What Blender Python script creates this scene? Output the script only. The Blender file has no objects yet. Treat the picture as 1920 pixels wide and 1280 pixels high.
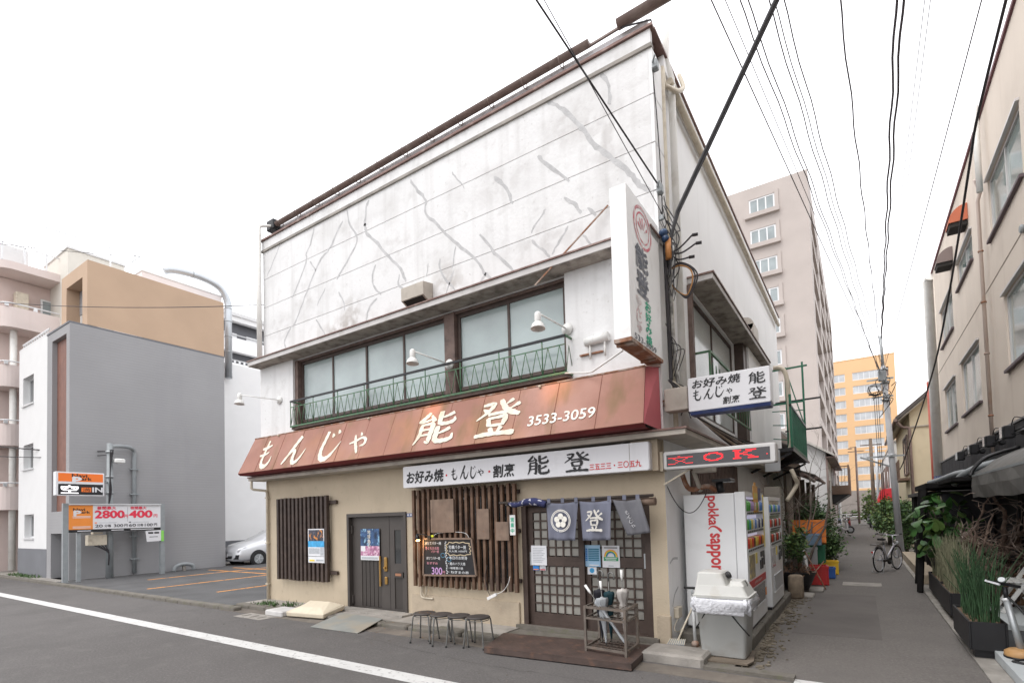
import bpy, math, random
from mathutils import Vector as V, Matrix
random.seed(7)
C = bpy.context.scene.collection
SC = bpy.context.scene
R = math.radians
PI = math.pi

# ------------------------------------------------------------------ camera, sky, sun, exposure
cam = bpy.data.objects.new('camera', bpy.data.cameras.new('camera'))
C.objects.link(cam)
_yaw, _pitch, _roll = 0.57954, 0.037015, -0.028376
_f = V((-math.sin(_yaw) * math.cos(_pitch), math.cos(_yaw) * math.cos(_pitch), math.sin(_pitch)))
_r = V((math.cos(_yaw), math.sin(_yaw), 0))
_u = _r.cross(_f)
_r2 = _r * math.cos(_roll) + _u * math.sin(_roll)
_u2 = -_r * math.sin(_roll) + _u * math.cos(_roll)
_m = Matrix((_r2, _u2, -_f)).transposed().to_4x4()
_m.translation = V((2.14, -6.65, 1.75))
cam.matrix_world = _m
cam.data.sensor_width = 36.0
cam.data.lens = 974.34 / 1920 * 36
cam.data.shift_x = -0.0078
cam.data.shift_y = 0.1515
cam.data.clip_start = 0.05
cam.data.clip_end = 2000
SC.camera = cam

SUN_EL, SUN_AZ = R(58), R(200)
w = bpy.data.worlds.new('World'); SC.world = w; w.use_nodes = True
nt = w.node_tree; nt.nodes.clear()
out = nt.nodes.new('ShaderNodeOutputWorld'); bg = nt.nodes.new('ShaderNodeBackground')
sky = nt.nodes.new('ShaderNodeTexSky'); sky.sky_type = 'NISHITA'; sky.sun_disc = False
sky.sun_elevation = SUN_EL; sky.sun_rotation = SUN_AZ; sky.air_density = 1.0; sky.dust_density = 6.0
mx = nt.nodes.new('ShaderNodeMix'); mx.data_type = 'RGBA'
mx.inputs[0].default_value = 0.93
mx.inputs[7].default_value = (12.6, 12.6, 12.9, 1)          # even overcast cloud layer
nt.links.new(sky.outputs[0], mx.inputs[6]); nt.links.new(mx.outputs[2], bg.inputs[0])
bg.inputs[1].default_value = 0.12
nt.links.new(bg.outputs[0], out.inputs[0])
sl = bpy.data.lights.new('sun', 'SUN'); sl.energy = 1.0; sl.angle = R(30); sl.color = (1, .97, .93)
so = bpy.data.objects.new('sun', sl); C.objects.link(so)
so.rotation_euler = (R(90) - SUN_EL, 0, R(180) - SUN_AZ + R(180))
_d = V((math.sin(SUN_AZ) * math.cos(SUN_EL), math.cos(SUN_AZ) * math.cos(SUN_EL), math.sin(SUN_EL)))
so.rotation_euler = _d.to_track_quat('Z', 'Y').to_euler()
SC.view_settings.view_transform = 'Standard'; SC.view_settings.look = 'None'
SC.view_settings.exposure = 0.45; SC.view_settings.gamma = 1.0; SC.view_settings.use_curve_mapping = False
SC.render.engine = 'CYCLES'
SC.cycles.max_bounces = 8; SC.cycles.diffuse_bounces = 7; SC.cycles.glossy_bounces = 3; SC.cycles.transmission_bounces = 4
SC.cycles.use_denoising = True; SC.cycles.denoiser = 'OPENIMAGEDENOISE'; SC.cycles.denoising_input_passes = 'RGB_ALBEDO_NORMAL'; SC.cycles.denoising_prefilter = 'ACCURATE'

# ------------------------------------------------------------------ materials
MATS = {}
def M(name, col, rough=.7, metal=0., var=.10, vs=2.5, bump=0., bs=40., dirt=None, streak=None, spec=.4, emit=0., wave=None, coat=0., alpha=1., blobs=()):
    """procedural surface: base colour with noise variation, optional stains (dirt), drip marks (streak), relief (bump) and ribs (wave)"""
    m = bpy.data.materials.new(name); m.use_nodes = True; MATS[name] = m
    n = m.node_tree; N = n.nodes; L = n.links
    b = N['Principled BSDF']
    b.inputs['Roughness'].default_value = rough; b.inputs['Metallic'].default_value = metal
    b.inputs['Specular IOR Level'].default_value = spec
    if coat: b.inputs['Coat Weight'].default_value = coat; b.inputs['Coat Roughness'].default_value = .08
    if alpha < 1: b.inputs['Alpha'].default_value = alpha
    g = N.new('ShaderNodeNewGeometry')
    def noise(scale, detail=5., vec=None):
        t = N.new('ShaderNodeTexNoise'); t.inputs['Scale'].default_value = scale; t.inputs['Detail'].default_value = detail
        L.new(vec or g.outputs['Position'], t.inputs['Vector']); return t.outputs[0]
    def ramp(x, lo, hi, a=0., c=1.):
        r = N.new('ShaderNodeMapRange'); r.inputs[1].default_value = lo; r.inputs[2].default_value = hi
        r.inputs[3].default_value = a; r.inputs[4].default_value = c; L.new(x, r.inputs[0]); return r.outputs[0]
    def mix(f, A, B):
        k = N.new('ShaderNodeMix'); k.data_type = 'RGBA'; L.new(f, k.inputs[0])
        for s, i in ((A, 6), (B, 7)):
            if isinstance(s, tuple): k.inputs[i].default_value = (*s[:3], 1)
            else: L.new(s, k.inputs[i])
        return k.outputs[2]
    lo = tuple(max(0, c * (1 - var)) for c in col); hi = tuple(min(1, c * (1 + var)) for c in col)
    c = mix(ramp(noise(vs), .3, .7), lo, hi)
    if dirt:
        for dc, amt, sc_, l, h in (dirt if isinstance(dirt[0], tuple) and len(dirt[0]) == 5 else [dirt]):
            c = mix(ramp(noise(sc_, 8.), l, h, 0, amt), c, dc)
    if streak:
        dc, amt, sx, l, h = streak
        mp = N.new('ShaderNodeMapping'); mp.inputs['Scale'].default_value = (sx, sx, sx * .07)
        L.new(g.outputs['Position'], mp.inputs[0])
        c = mix(ramp(noise(1., 6., mp.outputs[0]), l, h, 0, amt), c, dc)
    for (bx_, bz_, rx_, rz_, amt, bc) in blobs:      # stains at their own places on the wall
        s1 = N.new('ShaderNodeVectorMath'); s1.operation = 'SUBTRACT'; L.new(g.outputs['Position'], s1.inputs[0]); s1.inputs[1].default_value = (bx_, 0, bz_)
        s2 = N.new('ShaderNodeVectorMath'); s2.operation = 'MULTIPLY'; L.new(s1.outputs[0], s2.inputs[0]); s2.inputs[1].default_value = (1 / rx_, 0, 1 / rz_)
        s3 = N.new('ShaderNodeVectorMath'); s3.operation = 'LENGTH'; L.new(s2.outputs[0], s3.inputs[0])
        k1 = N.new('ShaderNodeMath'); k1.operation = 'MULTIPLY'; L.new(ramp(s3.outputs[1], .25, 1.1, 1, 0), k1.inputs[0]); L.new(ramp(noise(5.5, 9.), .42, .60, .05, amt), k1.inputs[1])
        c = mix(k1.outputs[0], c, bc)
    L.new(c, b.inputs['Base Color'])
    h = None
    if bump:
        bp = N.new('ShaderNodeBump'); bp.inputs['Strength'].default_value = min(1, bump); bp.inputs['Distance'].default_value = .02
        L.new(noise(bs, 6.), bp.inputs['Height']); h = bp.outputs[0]
    if wave:
        ax, sc_, st = wave
        wv = N.new('ShaderNodeTexWave'); wv.bands_direction = ax; wv.inputs['Scale'].default_value = sc_
        L.new(g.outputs['Position'], wv.inputs['Vector'])
        bp = N.new('ShaderNodeBump'); bp.inputs['Strength'].default_value = st; bp.inputs['Distance'].default_value = .01
        L.new(wv.outputs[1], bp.inputs['Height'])
        if h: L.new(h, bp.inputs['Normal'])
        h = bp.outputs[0]
    if h: L.new(h, b.inputs['Normal'])
    if emit:
        b.inputs['Emission Color'].default_value = (*col, 1); b.inputs['Emission Strength'].default_value = emit
    return m

# ------------------------------------------------------------------ mesh helpers
X, Y, Z = V((1, 0, 0)), V((0, 1, 0)), V((0, 0, 1))
class Fr:
    """local frame: origin o, axes u (along), v (up), n (outwards)"""
    def __init__(s, o, u, v, n): s.o, s.u, s.v, s.n = V(o), V(u), V(v), V(n)
    def p(s, a, b, c=0.): return s.o + s.u * a + s.v * b + s.n * c
class MB:
    def __init__(s): s.v = []; s.f = []; s.sm = []
    def face(s, pts, sm=False):
        k = len(s.v); s.v += [V(p) for p in pts]; s.f.append(tuple(range(k, k + len(pts)))); s.sm.append(sm); return s
    def hexa(s, c):
        k = len(s.v); s.v += [V(p) for p in c]
        for q in ((0, 3, 2, 1), (4, 5, 6, 7), (0, 1, 5, 4), (1, 2, 6, 5), (2, 3, 7, 6), (3, 0, 4, 7)):
            s.f.append(tuple(k + i for i in q)); s.sm.append(False)
        return s
    def box(s, x0, x1, y0, y1, z0, z1):
        return s.hexa([(x0, y0, z0), (x1, y0, z0), (x1, y1, z0), (x0, y1, z0), (x0, y0, z1), (x1, y0, z1), (x1, y1, z1), (x0, y1, z1)])
    def fbox(s, F, a0, a1, b0, b1, c0, c1):
        return s.hexa([F.p(a0, b0, c0), F.p(a1, b0, c0), F.p(a1, b1, c0), F.p(a0, b1, c0), F.p(a0, b0, c1), F.p(a1, b0, c1), F.p(a1, b1, c1), F.p(a0, b1, c1)])
    def cbox(s, x0, x1, y0, y1, z0, z1, c=.01):
        """box with chamfered edges"""
        return s.prism([(x0 + c, y0), (x1 - c, y0), (x1, y0 + c), (x1, y1 - c), (x1 - c, y1), (x0 + c, y1), (x0, y1 - c), (x0, y0 + c)], z0, z1, c)
    def prism(s, poly, z0, z1, c=0., F=None):
        F = F or Fr((0, 0, 0), X, Y, Z); n = len(poly); k = len(s.v)
        cx = sum(p[0] for p in poly) / n; cy = sum(p[1] for p in poly) / n
        rings = [(z0, 1 if c else 0), (z0 + c, 0), (z1 - c, 0), (z1, 1)] if c else [(z0, 0), (z1, 0)]
        for z, ins in rings:
            for (a, b) in poly:
                if ins:
                    d = V((cx - a, cy - b)); l = d.length or 1; d = d / l * min(c * 1.2, l * .4); a, b = a + d.x, b + d.y
                s.v.append(F.p(a, b, z))
        m = len(rings)
        for r in range(m - 1):
            for i in range(n):
                j = (i + 1) % n
                s.f.append((k + r * n + i, k + r * n + j, k + (r + 1) * n + j, k + (r + 1) * n + i)); s.sm.append(False)
        s.f.append(tuple(k + i for i in reversed(range(n)))); s.f.append(tuple(k + (m - 1) * n + i for i in range(n))); s.sm += [False, False]
        return s
    def bar(s, p, q, w, h=None, up=Z):
        p, q = V(p), V(q); h = h or w; d = (q - p)
        if d.length < 1e-6: return s
        d.normalize(); up = V(up)
        if abs(d.dot(up)) > .98: up = X if abs(d.x) < .9 else Y
        a = d.cross(up).normalized() * (w / 2); b = a.cross(d).normalized() * (h / 2)
        return s.hexa([p - a - b, p + a - b, p + a + b, p - a + b, q - a - b, q + a - b, q + a + b, q - a + b])
    def tube(s, pts, r, seg=8, cap=True):
        pts = [V(p) for p in pts]; n = len(pts)
        if n < 2: return s
        rs = r if isinstance(r, (list, tuple)) else [r] * n
        k = len(s.v); nrm = None
        for i, p in enumerate(pts):
            t = (pts[min(i + 1, n - 1)] - pts[max(i - 1, 0)])
            t = t.normalized() if t.length > 1e-9 else Z.copy()
            if nrm is None:
                nrm = t.cross(Z if abs(t.z) < .9 else X).normalized()
            else:
                nrm = nrm - t * nrm.dot(t)
                nrm = nrm.normalized() if nrm.length > 1e-6 else t.orthogonal().normalized()
            bn = t.cross(nrm)
            for j in range(seg):
                a = 2 * PI * j / seg
                s.v.append(p + (nrm * math.cos(a) + bn * math.sin(a)) * rs[i])
        for i in range(n - 1):
            for j in range(seg):
                j2 = (j + 1) % seg
                s.f.append((k + i * seg + j, k + i * seg + j2, k + (i + 1) * seg + j2, k + (i + 1) * seg + j)); s.sm.append(seg > 4)
        if cap:
            s.f.append(tuple(k + j for j in reversed(range(seg)))); s.f.append(tuple(k + (n - 1) * seg + j for j in range(seg))); s.sm += [False, False]
        return s
    def lathe(s, prof, o, axis=Z, seg=16):
        """prof: list of (radius, height) along axis"""
        o = V(o); axis = V(axis).normalized(); a = axis.orthogonal().normalized(); b = axis.cross(a); k = len(s.v)
        for r, h in prof:
            for j in range(seg):
                t = 2 * PI * j / seg; s.v.append(o + axis * h + (a * math.cos(t) + b * math.sin(t)) * r)
        for i in range(len(prof) - 1):
            for j in range(seg):
                j2 = (j + 1) % seg
                s.f.append((k + i * seg + j, k + i * seg + j2, k + (i + 1) * seg + j2, k + (i + 1) * seg + j)); s.sm.append(True)
        s.f.append(tuple(k + j for j in reversed(range(seg)))); s.f.append(tuple(k + (len(prof) - 1) * seg + j for j in range(seg))); s.sm += [False, False]
        return s
    def wall(s, F, U, Vv, holes=(), depth=.1):
        us = sorted({U[0], U[1], *[h[0] for h in holes], *[h[1] for h in holes]}); vs = sorted({Vv[0], Vv[1], *[h[2] for h in holes], *[h[3] for h in holes]})
        us = [a for a in us if U[0] <= a <= U[1]]; vs = [a for a in vs if Vv[0] <= a <= Vv[1]]
        for i in range(len(us) - 1):
            for j in range(len(vs) - 1):
                cu, cv = (us[i] + us[i + 1]) / 2, (vs[j] + vs[j + 1]) / 2
                if any(h[0] < cu < h[1] and h[2] < cv < h[3] for h in holes): continue
                s.face([F.p(us[i], vs[j]), F.p(us[i + 1], vs[j]), F.p(us[i + 1], vs[j + 1]), F.p(us[i], vs[j + 1])])
        for a0, a1, b0, b1 in holes:
            for (p, q) in (((a0, b0), (a1, b0)), ((a1, b0), (a1, b1)), ((a1, b1), (a0, b1)), ((a0, b1), (a0, b0))):
                s.face([F.p(*p), F.p(*q), F.p(*q, -depth), F.p(*p, -depth)])
        return s
    def ribbon(s, pts, ws, n, off=0.):
        """flat strip along pts (world), width per point, facing n"""
        pts = [V(p) for p in pts]; n = V(n); m = len(pts); L_ = []
        for i, p in enumerate(pts):
            t = (pts[min(i + 1, m - 1)] - pts[max(i - 1, 0)]).normalized(); c = n.cross(t).normalized() * (ws[i] / 2)
            L_.append((p + c + n * off, p - c + n * off))
        for i in range(m - 1): s.face([L_[i][0], L_[i][1], L_[i + 1][1], L_[i + 1][0]])
        return s
    def leaf(s, p, d, up, l, w_):
        p, d = V(p), V(d).normalized(); c = d.cross(V(up))
        c = (c.normalized() if c.length > 1e-4 else d.orthogonal().normalized()) * w_ / 2
        m = p + d * l * .45
        return s.face([p, m + c, p + d * l, m - c])
    def add(s, o):
        k = len(s.v); s.v += o.v; s.f += [tuple(i + k for i in f) for f in o.f]; s.sm += o.sm; return s
    def build(s, name, mat, parent=None, label=None, kind=None, bevel=0.):
        me = bpy.data.meshes.new(name)
        off = BASE.get(parent.name, V((0, 0, 0))) if parent else V((0, 0, 0))
        me.from_pydata([tuple(p - off) for p in s.v], [], s.f)
        me.polygons.foreach_set('use_smooth', s.sm); me.materials.append(mat); me.update()
        o = bpy.data.objects.new(name, me); C.objects.link(o)
        if parent: o.parent = parent; BASE[o.name] = off
        if label: o['label'] = label
        if kind: o['kind'] = kind
        if bevel:
            b = o.modifiers.new('edge', 'BEVEL'); b.width = bevel; b.segments = 2; b.limit_method = 'ANGLE'
        return o
BASE = {}
def thing(name, label, cat, loc=(0, 0, 0), group=None):
    o = bpy.data.objects.new(name, None); C.objects.link(o); o.location = loc; BASE[o.name] = V(loc)
    o.empty_display_size = .1
    o['label'] = label; o['category'] = cat
    if group: o['group'] = group
    return o
def tag(o, label, cat, group=None):
    o['label'] = label; o['category'] = cat
    if group: o['group'] = group
    return o
def struct(name, mb, mat, bevel=0.):
    return mb.build(name, mat, kind='structure', bevel=bevel)
def copy_tree(o, parent=None):
    c = o.copy(); C.objects.link(c); c.parent = parent
    for ch in [x for x in C.objects if x.parent == o]: copy_tree(ch, c)
    return c
def dup(o, loc, rz=None, label=None, scale=None):
    c = copy_tree(o); c.location = loc
    if rz is not None: c.rotation_euler = (0, 0, rz)
    if label: c['label'] = label
    if scale: c.scale = (scale,) * 3
    return c
def share(o, offset, parent, name=None, label=None):
    """copy of one mesh object with shared data, moved by offset"""
    c = o.copy(); C.objects.link(c); c.location = o.location + V(offset); c.parent = parent
    if label: c['label'] = label
    return c

# ------------------------------------------------------------------ lettering
_TXT = {}
def text(parent, s_, mat, F, c, w_, h_, bold=0., shear=0., off=.004, name='lettering', rot=0.):
    """lettering fitted into a w x h box centred at c=(u,v) on frame F; h or w None keeps the aspect"""
    cu = bpy.data.curves.new('lettering', 'FONT'); cu.body = s_; cu.shear = shear; cu.resolution_u = 3
    ob = bpy.data.objects.new('lettering_source', cu); C.objects.link(ob)
    dg = bpy.context.evaluated_depsgraph_get()
    me = bpy.data.meshes.new_from_object(ob.evaluated_get(dg))
    C.objects.unlink(ob); bpy.data.objects.remove(ob)
    xs = [v.co.x for v in me.vertices]; ys = [v.co.y for v in me.vertices]
    x0, x1, y0, y1 = min(xs), max(xs), min(ys), max(ys)
    if w_ is None: w_ = h_ * (x1 - x0) / (y1 - y0)
    if h_ is None: h_ = w_ * (y1 - y0) / (x1 - x0)
    sx, sy = w_ / (x1 - x0), h_ / (y1 - y0)
    mb = MB(); cr, sr = math.cos(rot), math.sin(rot)
    # heavier weight: the outline laid over itself with small shifts
    for k, (ox, oy) in enumerate(((0, 0), (bold, 0), (-bold, 0), (0, bold), (0, -bold)) if bold else ((0, 0),)):
        k0 = len(mb.v)
        for v in me.vertices:
            a, b = (v.co.x + ox - (x0 + x1) / 2) * sx, (v.co.y + oy - (y0 + y1) / 2) * sy
            mb.v.append(F.p(c[0] + a * cr - b * sr, c[1] + a * sr + b * cr, off + k * .00025))
        mb.f += [tuple(i + k0 for i in p.vertices) for p in me.polygons]
    mb.sm = [False] * len(mb.f)
    bpy.data.meshes.remove(me)
    return mb.build(name, mat, parent)
GLYPH = {
 'も': [[(.40,.98,.10),(.37,.72,.11),(.33,.42,.12),(.34,.2,.13),(.46,.07,.15),(.68,.06,.13),(.84,.2,.09),(.87,.4,.03)], [(.12,.7,.08),(.4,.72,.1),(.68,.8,.05)], [(.08,.46,.06),(.36,.47,.09),(.64,.55,.04)]],
 'ん': [[(.62,.97,.14),(.48,.74,.13),(.3,.42,.11),(.06,.04,.07)], [(.18,.25,.03),(.36,.46,.08),(.5,.46,.11),(.5,.26,.12),(.54,.09,.13),(.66,.05,.12),(.82,.18,.08),(.98,.5,.02)]],
 'じ': [[(.3,.95,.12),(.25,.66,.12),(.2,.36,.13),(.26,.13,.15),(.44,.04,.15),(.68,.16,.1),(.97,.56,.02)], [(.5,.86,.05),(.58,.74,.12)], [(.72,.95,.05),(.8,.83,.12)]],
 'ゃ': [[(.06,.5,.06),(.36,.58,.1),(.66,.7,.1),(.86,.6,.12),(.84,.4,.11),(.64,.34,.05)], [(.52,.95,.05),(.6,.8,.12)], [(.26,.86,.08),(.38,.5,.12),(.52,.2,.12),(.6,.03,.07)]],
 '能': [[(.3,.98,.08),(.2,.84,.1),(.08,.72,.08),(.24,.72,.06),(.42,.78,.05)], [(.34,.9,.05),(.46,.68,.12)], [(.15,.6,.09),(.14,.3,.09),(.03,.02,.03)], [(.12,.6,.07),(.3,.62,.07),(.43,.6,.11),(.42,.3,.11),(.4,.06,.09),(.31,.1,.03)], [(.17,.45,.06),(.39,.46,.06)], [(.17,.29,.06),(.39,.3,.06)], [(.92,.88,.1),(.78,.81,.08),(.62,.76,.04)], [(.6,.97,.12),(.59,.74,.11),(.62,.6,.11),(.78,.57,.1),(.94,.62,.1),(.95,.74,.03)], [(.9,.42,.1),(.76,.34,.08),(.6,.28,.04)], [(.58,.52,.12),(.57,.24,.12),(.6,.08,.12),(.78,.05,.12),(.96,.1,.1),(.98,.25,.03)]],
 '登': [[(.12,.88,.07),(.28,.9,.09),(.38,.88,.09),(.28,.7,.09),(.02,.48,.03)], [(.14,.78,.04),(.26,.68,.11)], [(.52,.99,.1),(.62,.78,.11),(.76,.63,.13),(.99,.52,.09)], [(.8,.96,.1),(.64,.83,.03)], [(.96,.83,.1),(.76,.7,.03)], [(.28,.6,.08),(.5,.62,.08),(.72,.62,.09)], [(.31,.5,.1),(.35,.27,.09)], [(.3,.49,.07),(.5,.5,.07),(.69,.5,.11),(.65,.27,.09)], [(.35,.29,.07),(.66,.29,.07)], [(.38,.23,.09),(.45,.1,.1)], [(.64,.24,.1),(.57,.1,.06)], [(.06,.03,.08),(.3,.06,.11),(.6,.06,.1),(.95,.04,.13)]],
}
def brush(parent, chars, mat, F, off=.004, shear=0., name='lettering', wide=1.):
    """brush-written characters; chars: list of (char, u0, v0, width, height) boxes on frame F; one mesh per character"""
    for ch, u0, v0, w_, h_ in chars:
        mb = MB(); k = 0
        for st in GLYPH[ch]:
            P = []; n = len(st)
            for i in range(n - 1):
                p0, p1, p2, p3 = st[max(i - 1, 0)], st[i], st[i + 1], st[min(i + 2, n - 1)]
                for t in [j / 6 for j in range(6)]:
                    P.append([.5 * (2 * p1[a] + (p2[a] - p0[a]) * t + (2 * p0[a] - 5 * p1[a] + 4 * p2[a] - p3[a]) * t * t + (3 * p1[a] - p0[a] - 3 * p2[a] + p3[a]) * t ** 3) for a in range(3)])
            P.append(list(st[-1]))
            k += 1; L_ = []
            for i, (a, b, q) in enumerate(P):
                a0, b0, _ = P[max(i - 1, 0)]; a1, b1, _ = P[min(i + 1, len(P) - 1)]
                t = V((a1 - a0, b1 - b0)); t = t.normalized() if t.length > 1e-6 else V((1, 0))
                q = q * wide * (1 + .12 * math.sin(i * 1.7 + k)); e = .7 if i in (0, len(P) - 1) else 1
                nx, ny = -t.y * q / 2 * e, t.x * q / 2 * e
                L_.append(((a + nx, b + ny), (a - nx, b - ny)))
            def pt(a): return F.p(u0 + (a[0] + shear * a[1]) * w_, v0 + a[1] * h_, off + k * .0004)
            for i in range(len(L_) - 1): mb.face([pt(L_[i][1]), pt(L_[i + 1][1]), pt(L_[i + 1][0]), pt(L_[i][0])])
        mb.build(name, mat, parent)
def hang(p, q, sag, n=14):
    p, q = V(p), V(q); return [p.lerp(q, i / n) - Z * sag * 4 * (i / n) * (1 - i / n) for i in range(n + 1)]
def smooth(pts, n=6):
    pts = [V(p) for p in pts]; o = []; m = len(pts)
    for i in range(m - 1):
        p0, p1, p2, p3 = pts[max(i - 1, 0)], pts[i], pts[i + 1], pts[min(i + 2, m - 1)]
        for j in range(n):
            t = j / n; o.append(.5 * ((2 * p1) + (p2 - p0) * t + (2 * p0 - 5 * p1 + 4 * p2 - p3) * t * t + (3 * p1 - p0 - 3 * p2 + p3) * t ** 3))
    o.append(pts[-1]); return o
def window(parent, F, rect, cols, fm, pm, fw=.05, inset=.06, rows=1, wname='window', sill=None):
    """window in a wall opening: frame (part) and panes (sub-parts), inset from the wall face"""
    a0, a1, b0, b1 = rect; m = MB()
    m.fbox(F, a0, a1, b0, b0 + fw, -inset - .05, -inset); m.fbox(F, a0, a1, b1 - fw, b1, -inset - .05, -inset)
    m.fbox(F, a0, a0 + fw, b0 + fw, b1 - fw, -inset - .05, -inset); m.fbox(F, a1 - fw, a1, b0 + fw, b1 - fw, -inset - .05, -inset)
    W = (a1 - a0 - fw) / cols
    for i in range(1, cols): m.fbox(F, a0 + W * i + fw * .1, a0 + W * i + fw * .9, b0 + fw, b1 - fw, -inset - .045 + .012 * (i % 2), -inset - .005)
    H = (b1 - b0 - fw) / rows
    for i in range(1, rows): m.fbox(F, a0 + fw, a1 - fw, b0 + H * i + fw * .2, b0 + H * i + fw * .8, -inset - .044, -inset - .008)
    if sill: m.fbox(F, a0 - .04, a1 + .04, b0 - sill, b0 - .002, -inset - .05, .05)
    fr = m.build(wname, fm, parent)
    p0 = None
    for i in range(cols):
        for j in range(rows):
            c0 = a0 + W * i + fw * .7; d0 = b0 + H * j + fw * .7
            MB().fbox(F, c0, c0 + W - fw * .4, d0, d0 + H - fw * .4, -inset - .036 + .008 * (i % 2), -inset - .030 + .008 * (i % 2)).build('pane', pm, fr)
    return fr
# ================================================================== materials used in the place
asphalt = M('asphalt', (.122, .115, .112), .9, var=.09, vs=.35, bump=.5, bs=150, dirt=[((.185, .175, .17), .6, 34., .5, .7), ((.07, .066, .064), .6, 48., .52, .7), ((.09, .086, .083), .45, .9, .48, .74), ((.15, .142, .136), .5, 3.5, .54, .7)], streak=None, spec=.25)
alley_tar = M('alley_asphalt', (.155, .143, .134), .92, var=.12, vs=.8, bump=.45, bs=90, dirt=[((.225, .21, .195), .6, 34., .5, .7), ((.09, .084, .08), .6, 48., .52, .7), ((.18, .167, .155), .4, 3., .54, .7), ((.11, .103, .097), .5, .8, .5, .72)], spec=.2)
lot_tar = M('lot_asphalt', (.10, .10, .102), .92, var=.16, vs=1.2, bump=.4, bs=90, dirt=((.11, .11, .11), .4, 20., .56, .72), spec=.2)
road_paint = M('road_paint', (.56, .56, .55), .75, var=.06, vs=6, bump=.2, bs=90, dirt=[((.16, .15, .15), .8, 16., .58, .70), ((.40, .385, .37), .5, 3., .5, .7)])
orange_paint = M('orange_paint', (.62, .27, .06), .8, var=.1, vs=6, dirt=((.1, .09, .09), .8, 9., .52, .66))
concrete = M('concrete', (.30, .28, .255), .9, var=.16, vs=4, bump=.4, bs=60, dirt=[((.12, .11, .10), .6, 3., .5, .72), ((.42, .40, .37), .4, 12., .55, .7)])
concrete_dark = M('concrete_mossy', (.17, .155, .135), .95, var=.2, vs=4, bump=.5, bs=50, dirt=[((.07, .065, .05), .7, 4., .45, .7), ((.12, .13, .06), .4, 7., .55, .72)])
white_wall = M('white_plaster', (.70, .70, .702), .8, var=.04, vs=1.1, bump=.25, bs=18, dirt=[((.40, .38, .36), .5, 1.0, .56, .8), ((.46, .45, .44), .4, 4.2, .56, .76), ((.36, .34, .32), .45, 15., .64, .74)], streak=((.46, .45, .44), .4, 5.5, .52, .76))
_st, _sl = (.36, .33, .305), (.42, .40, .39)
facade_m = M('facade_plaster', (.70, .70, .702), .8, var=.04, vs=1.1, bump=.25, bs=18, dirt=[((.40, .38, .36), .5, 1.0, .56, .8), ((.46, .45, .44), .4, 4.2, .56, .76), ((.36, .34, .32), .45, 15., .64, .74)], streak=((.46, .45, .44), .4, 5.5, .52, .76),
    blobs=((-6.2, 5.5, 1.0, .32, .7, _st), (-6.0, 5.8, .35, .4, .6, _st), (-3.5, 5.65, .45, .5, .65, _st), (-4.8, 6.7, .6, .4, .4, _sl), (-1.1, 7.4, .7, .5, .45, _sl), (-2.4, 7.0, .9, .4, .35, _sl), (-8.3, 6.0, .5, .4, .4, _sl), (-.5, 6.9, .5, .7, .45, _sl), (-1.6, 5.8, 1.1, .35, .4, _sl), (-5.8, 7.4, .6, .35, .35, _sl), (-7.4, 6.4, .6, .3, .4, _sl)))
side_wall = M('white_side_wall', (.80, .80, .80), .75, var=.03, vs=1.2, bump=.1, bs=25, streak=((.5, .49, .47), .25, 4., .56, .8))
lip_wall = M('stained_soffit', (.55, .42, .38), .8, var=.12, vs=4, dirt=((.28, .2, .17), .6, 5., .48, .7))
crack_fill = M('crack_filler', (.47, .47, .475), .8, var=.14, vs=9, bump=.4, bs=60)
beige = M('beige_render', (.47, .395, .295), .85, var=.05, vs=2.2, bump=.25, bs=45, dirt=[((.36, .29, .21), .4, 1.6, .54, .76), ((.26, .21, .16), .35, 6., .6, .75)], streak=((.33, .27, .2), .22, 5., .55, .78))
plinth_m = M('plinth_render', (.42, .35, .265), .9, var=.08, vs=3, bump=.4, bs=30, dirt=[((.2, .17, .13), .5, 3., .5, .72)])
eave_c = M('eave_concrete', (.44, .40, .35), .85, var=.1, vs=3, bump=.15, dirt=((.25, .22, .19), .5, 4., .48, .7))
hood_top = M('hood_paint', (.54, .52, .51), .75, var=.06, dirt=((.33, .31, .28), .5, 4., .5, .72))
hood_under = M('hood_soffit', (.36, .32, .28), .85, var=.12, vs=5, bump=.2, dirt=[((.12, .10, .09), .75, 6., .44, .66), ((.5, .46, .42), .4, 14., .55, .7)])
flash_brown = M('brown_flashing', (.17, .10, .085), .55, var=.15, vs=5, metal=.2, dirt=((.36, .3, .27), .5, 5., .52, .7))
gutter_m = M('gutter_brown', (.17, .12, .105), .5, var=.12, vs=6, dirt=((.3, .25, .22), .5, 5., .5, .7))
corrug = M('corrugated_parapet', (.60, .59, .61), .5, var=.05, wave=('X', 22., .5), streak=((.3, .26, .25), .4, 12., .5, .75))
frame_brown = M('window_bronze', (.085, .062, .054), .45, metal=.3, var=.15, vs=8)
frame_wood = M('window_timber', (.15, .105, .09), .7, var=.2, vs=7, bump=.2, dirt=((.07, .05, .045), .6, 10., .5, .7))
glass = M('reeded_glass', (.45, .53, .53), .12, var=.22, vs=.8, spec=.6, wave=('X', 30., .12), coat=.8, alpha=.72)  # broad tone variation paints in varied reflections of the street opposite
glass_side = M('curtained_reeded_glass', (.62, .66, .66), .2, var=.1, vs=1., spec=.5, wave=('Y', 30., .15), coat=.5)
glass_clear = M('window_glass', (.26, .30, .31), .07, var=.22, vs=.8, spec=.6, coat=.5)
glass_dark = M('dark_glass', (.035, .038, .04), .06, var=.3, vs=1.5, spec=.6, coat=.6)
curtain_m = M('net_curtain', (.80, .82, .82), .9, var=.06, vs=2)
pipe_white = M('white_pipe', (.74, .73, .70), .5, var=.05, vs=4, dirt=((.5, .46, .4), .4, 5., .52, .72))
pipe_cream = M('cream_pipe', (.56, .50, .40), .5, var=.08, vs=5, dirt=((.3, .24, .18), .5, 8., .52, .72))
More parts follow.
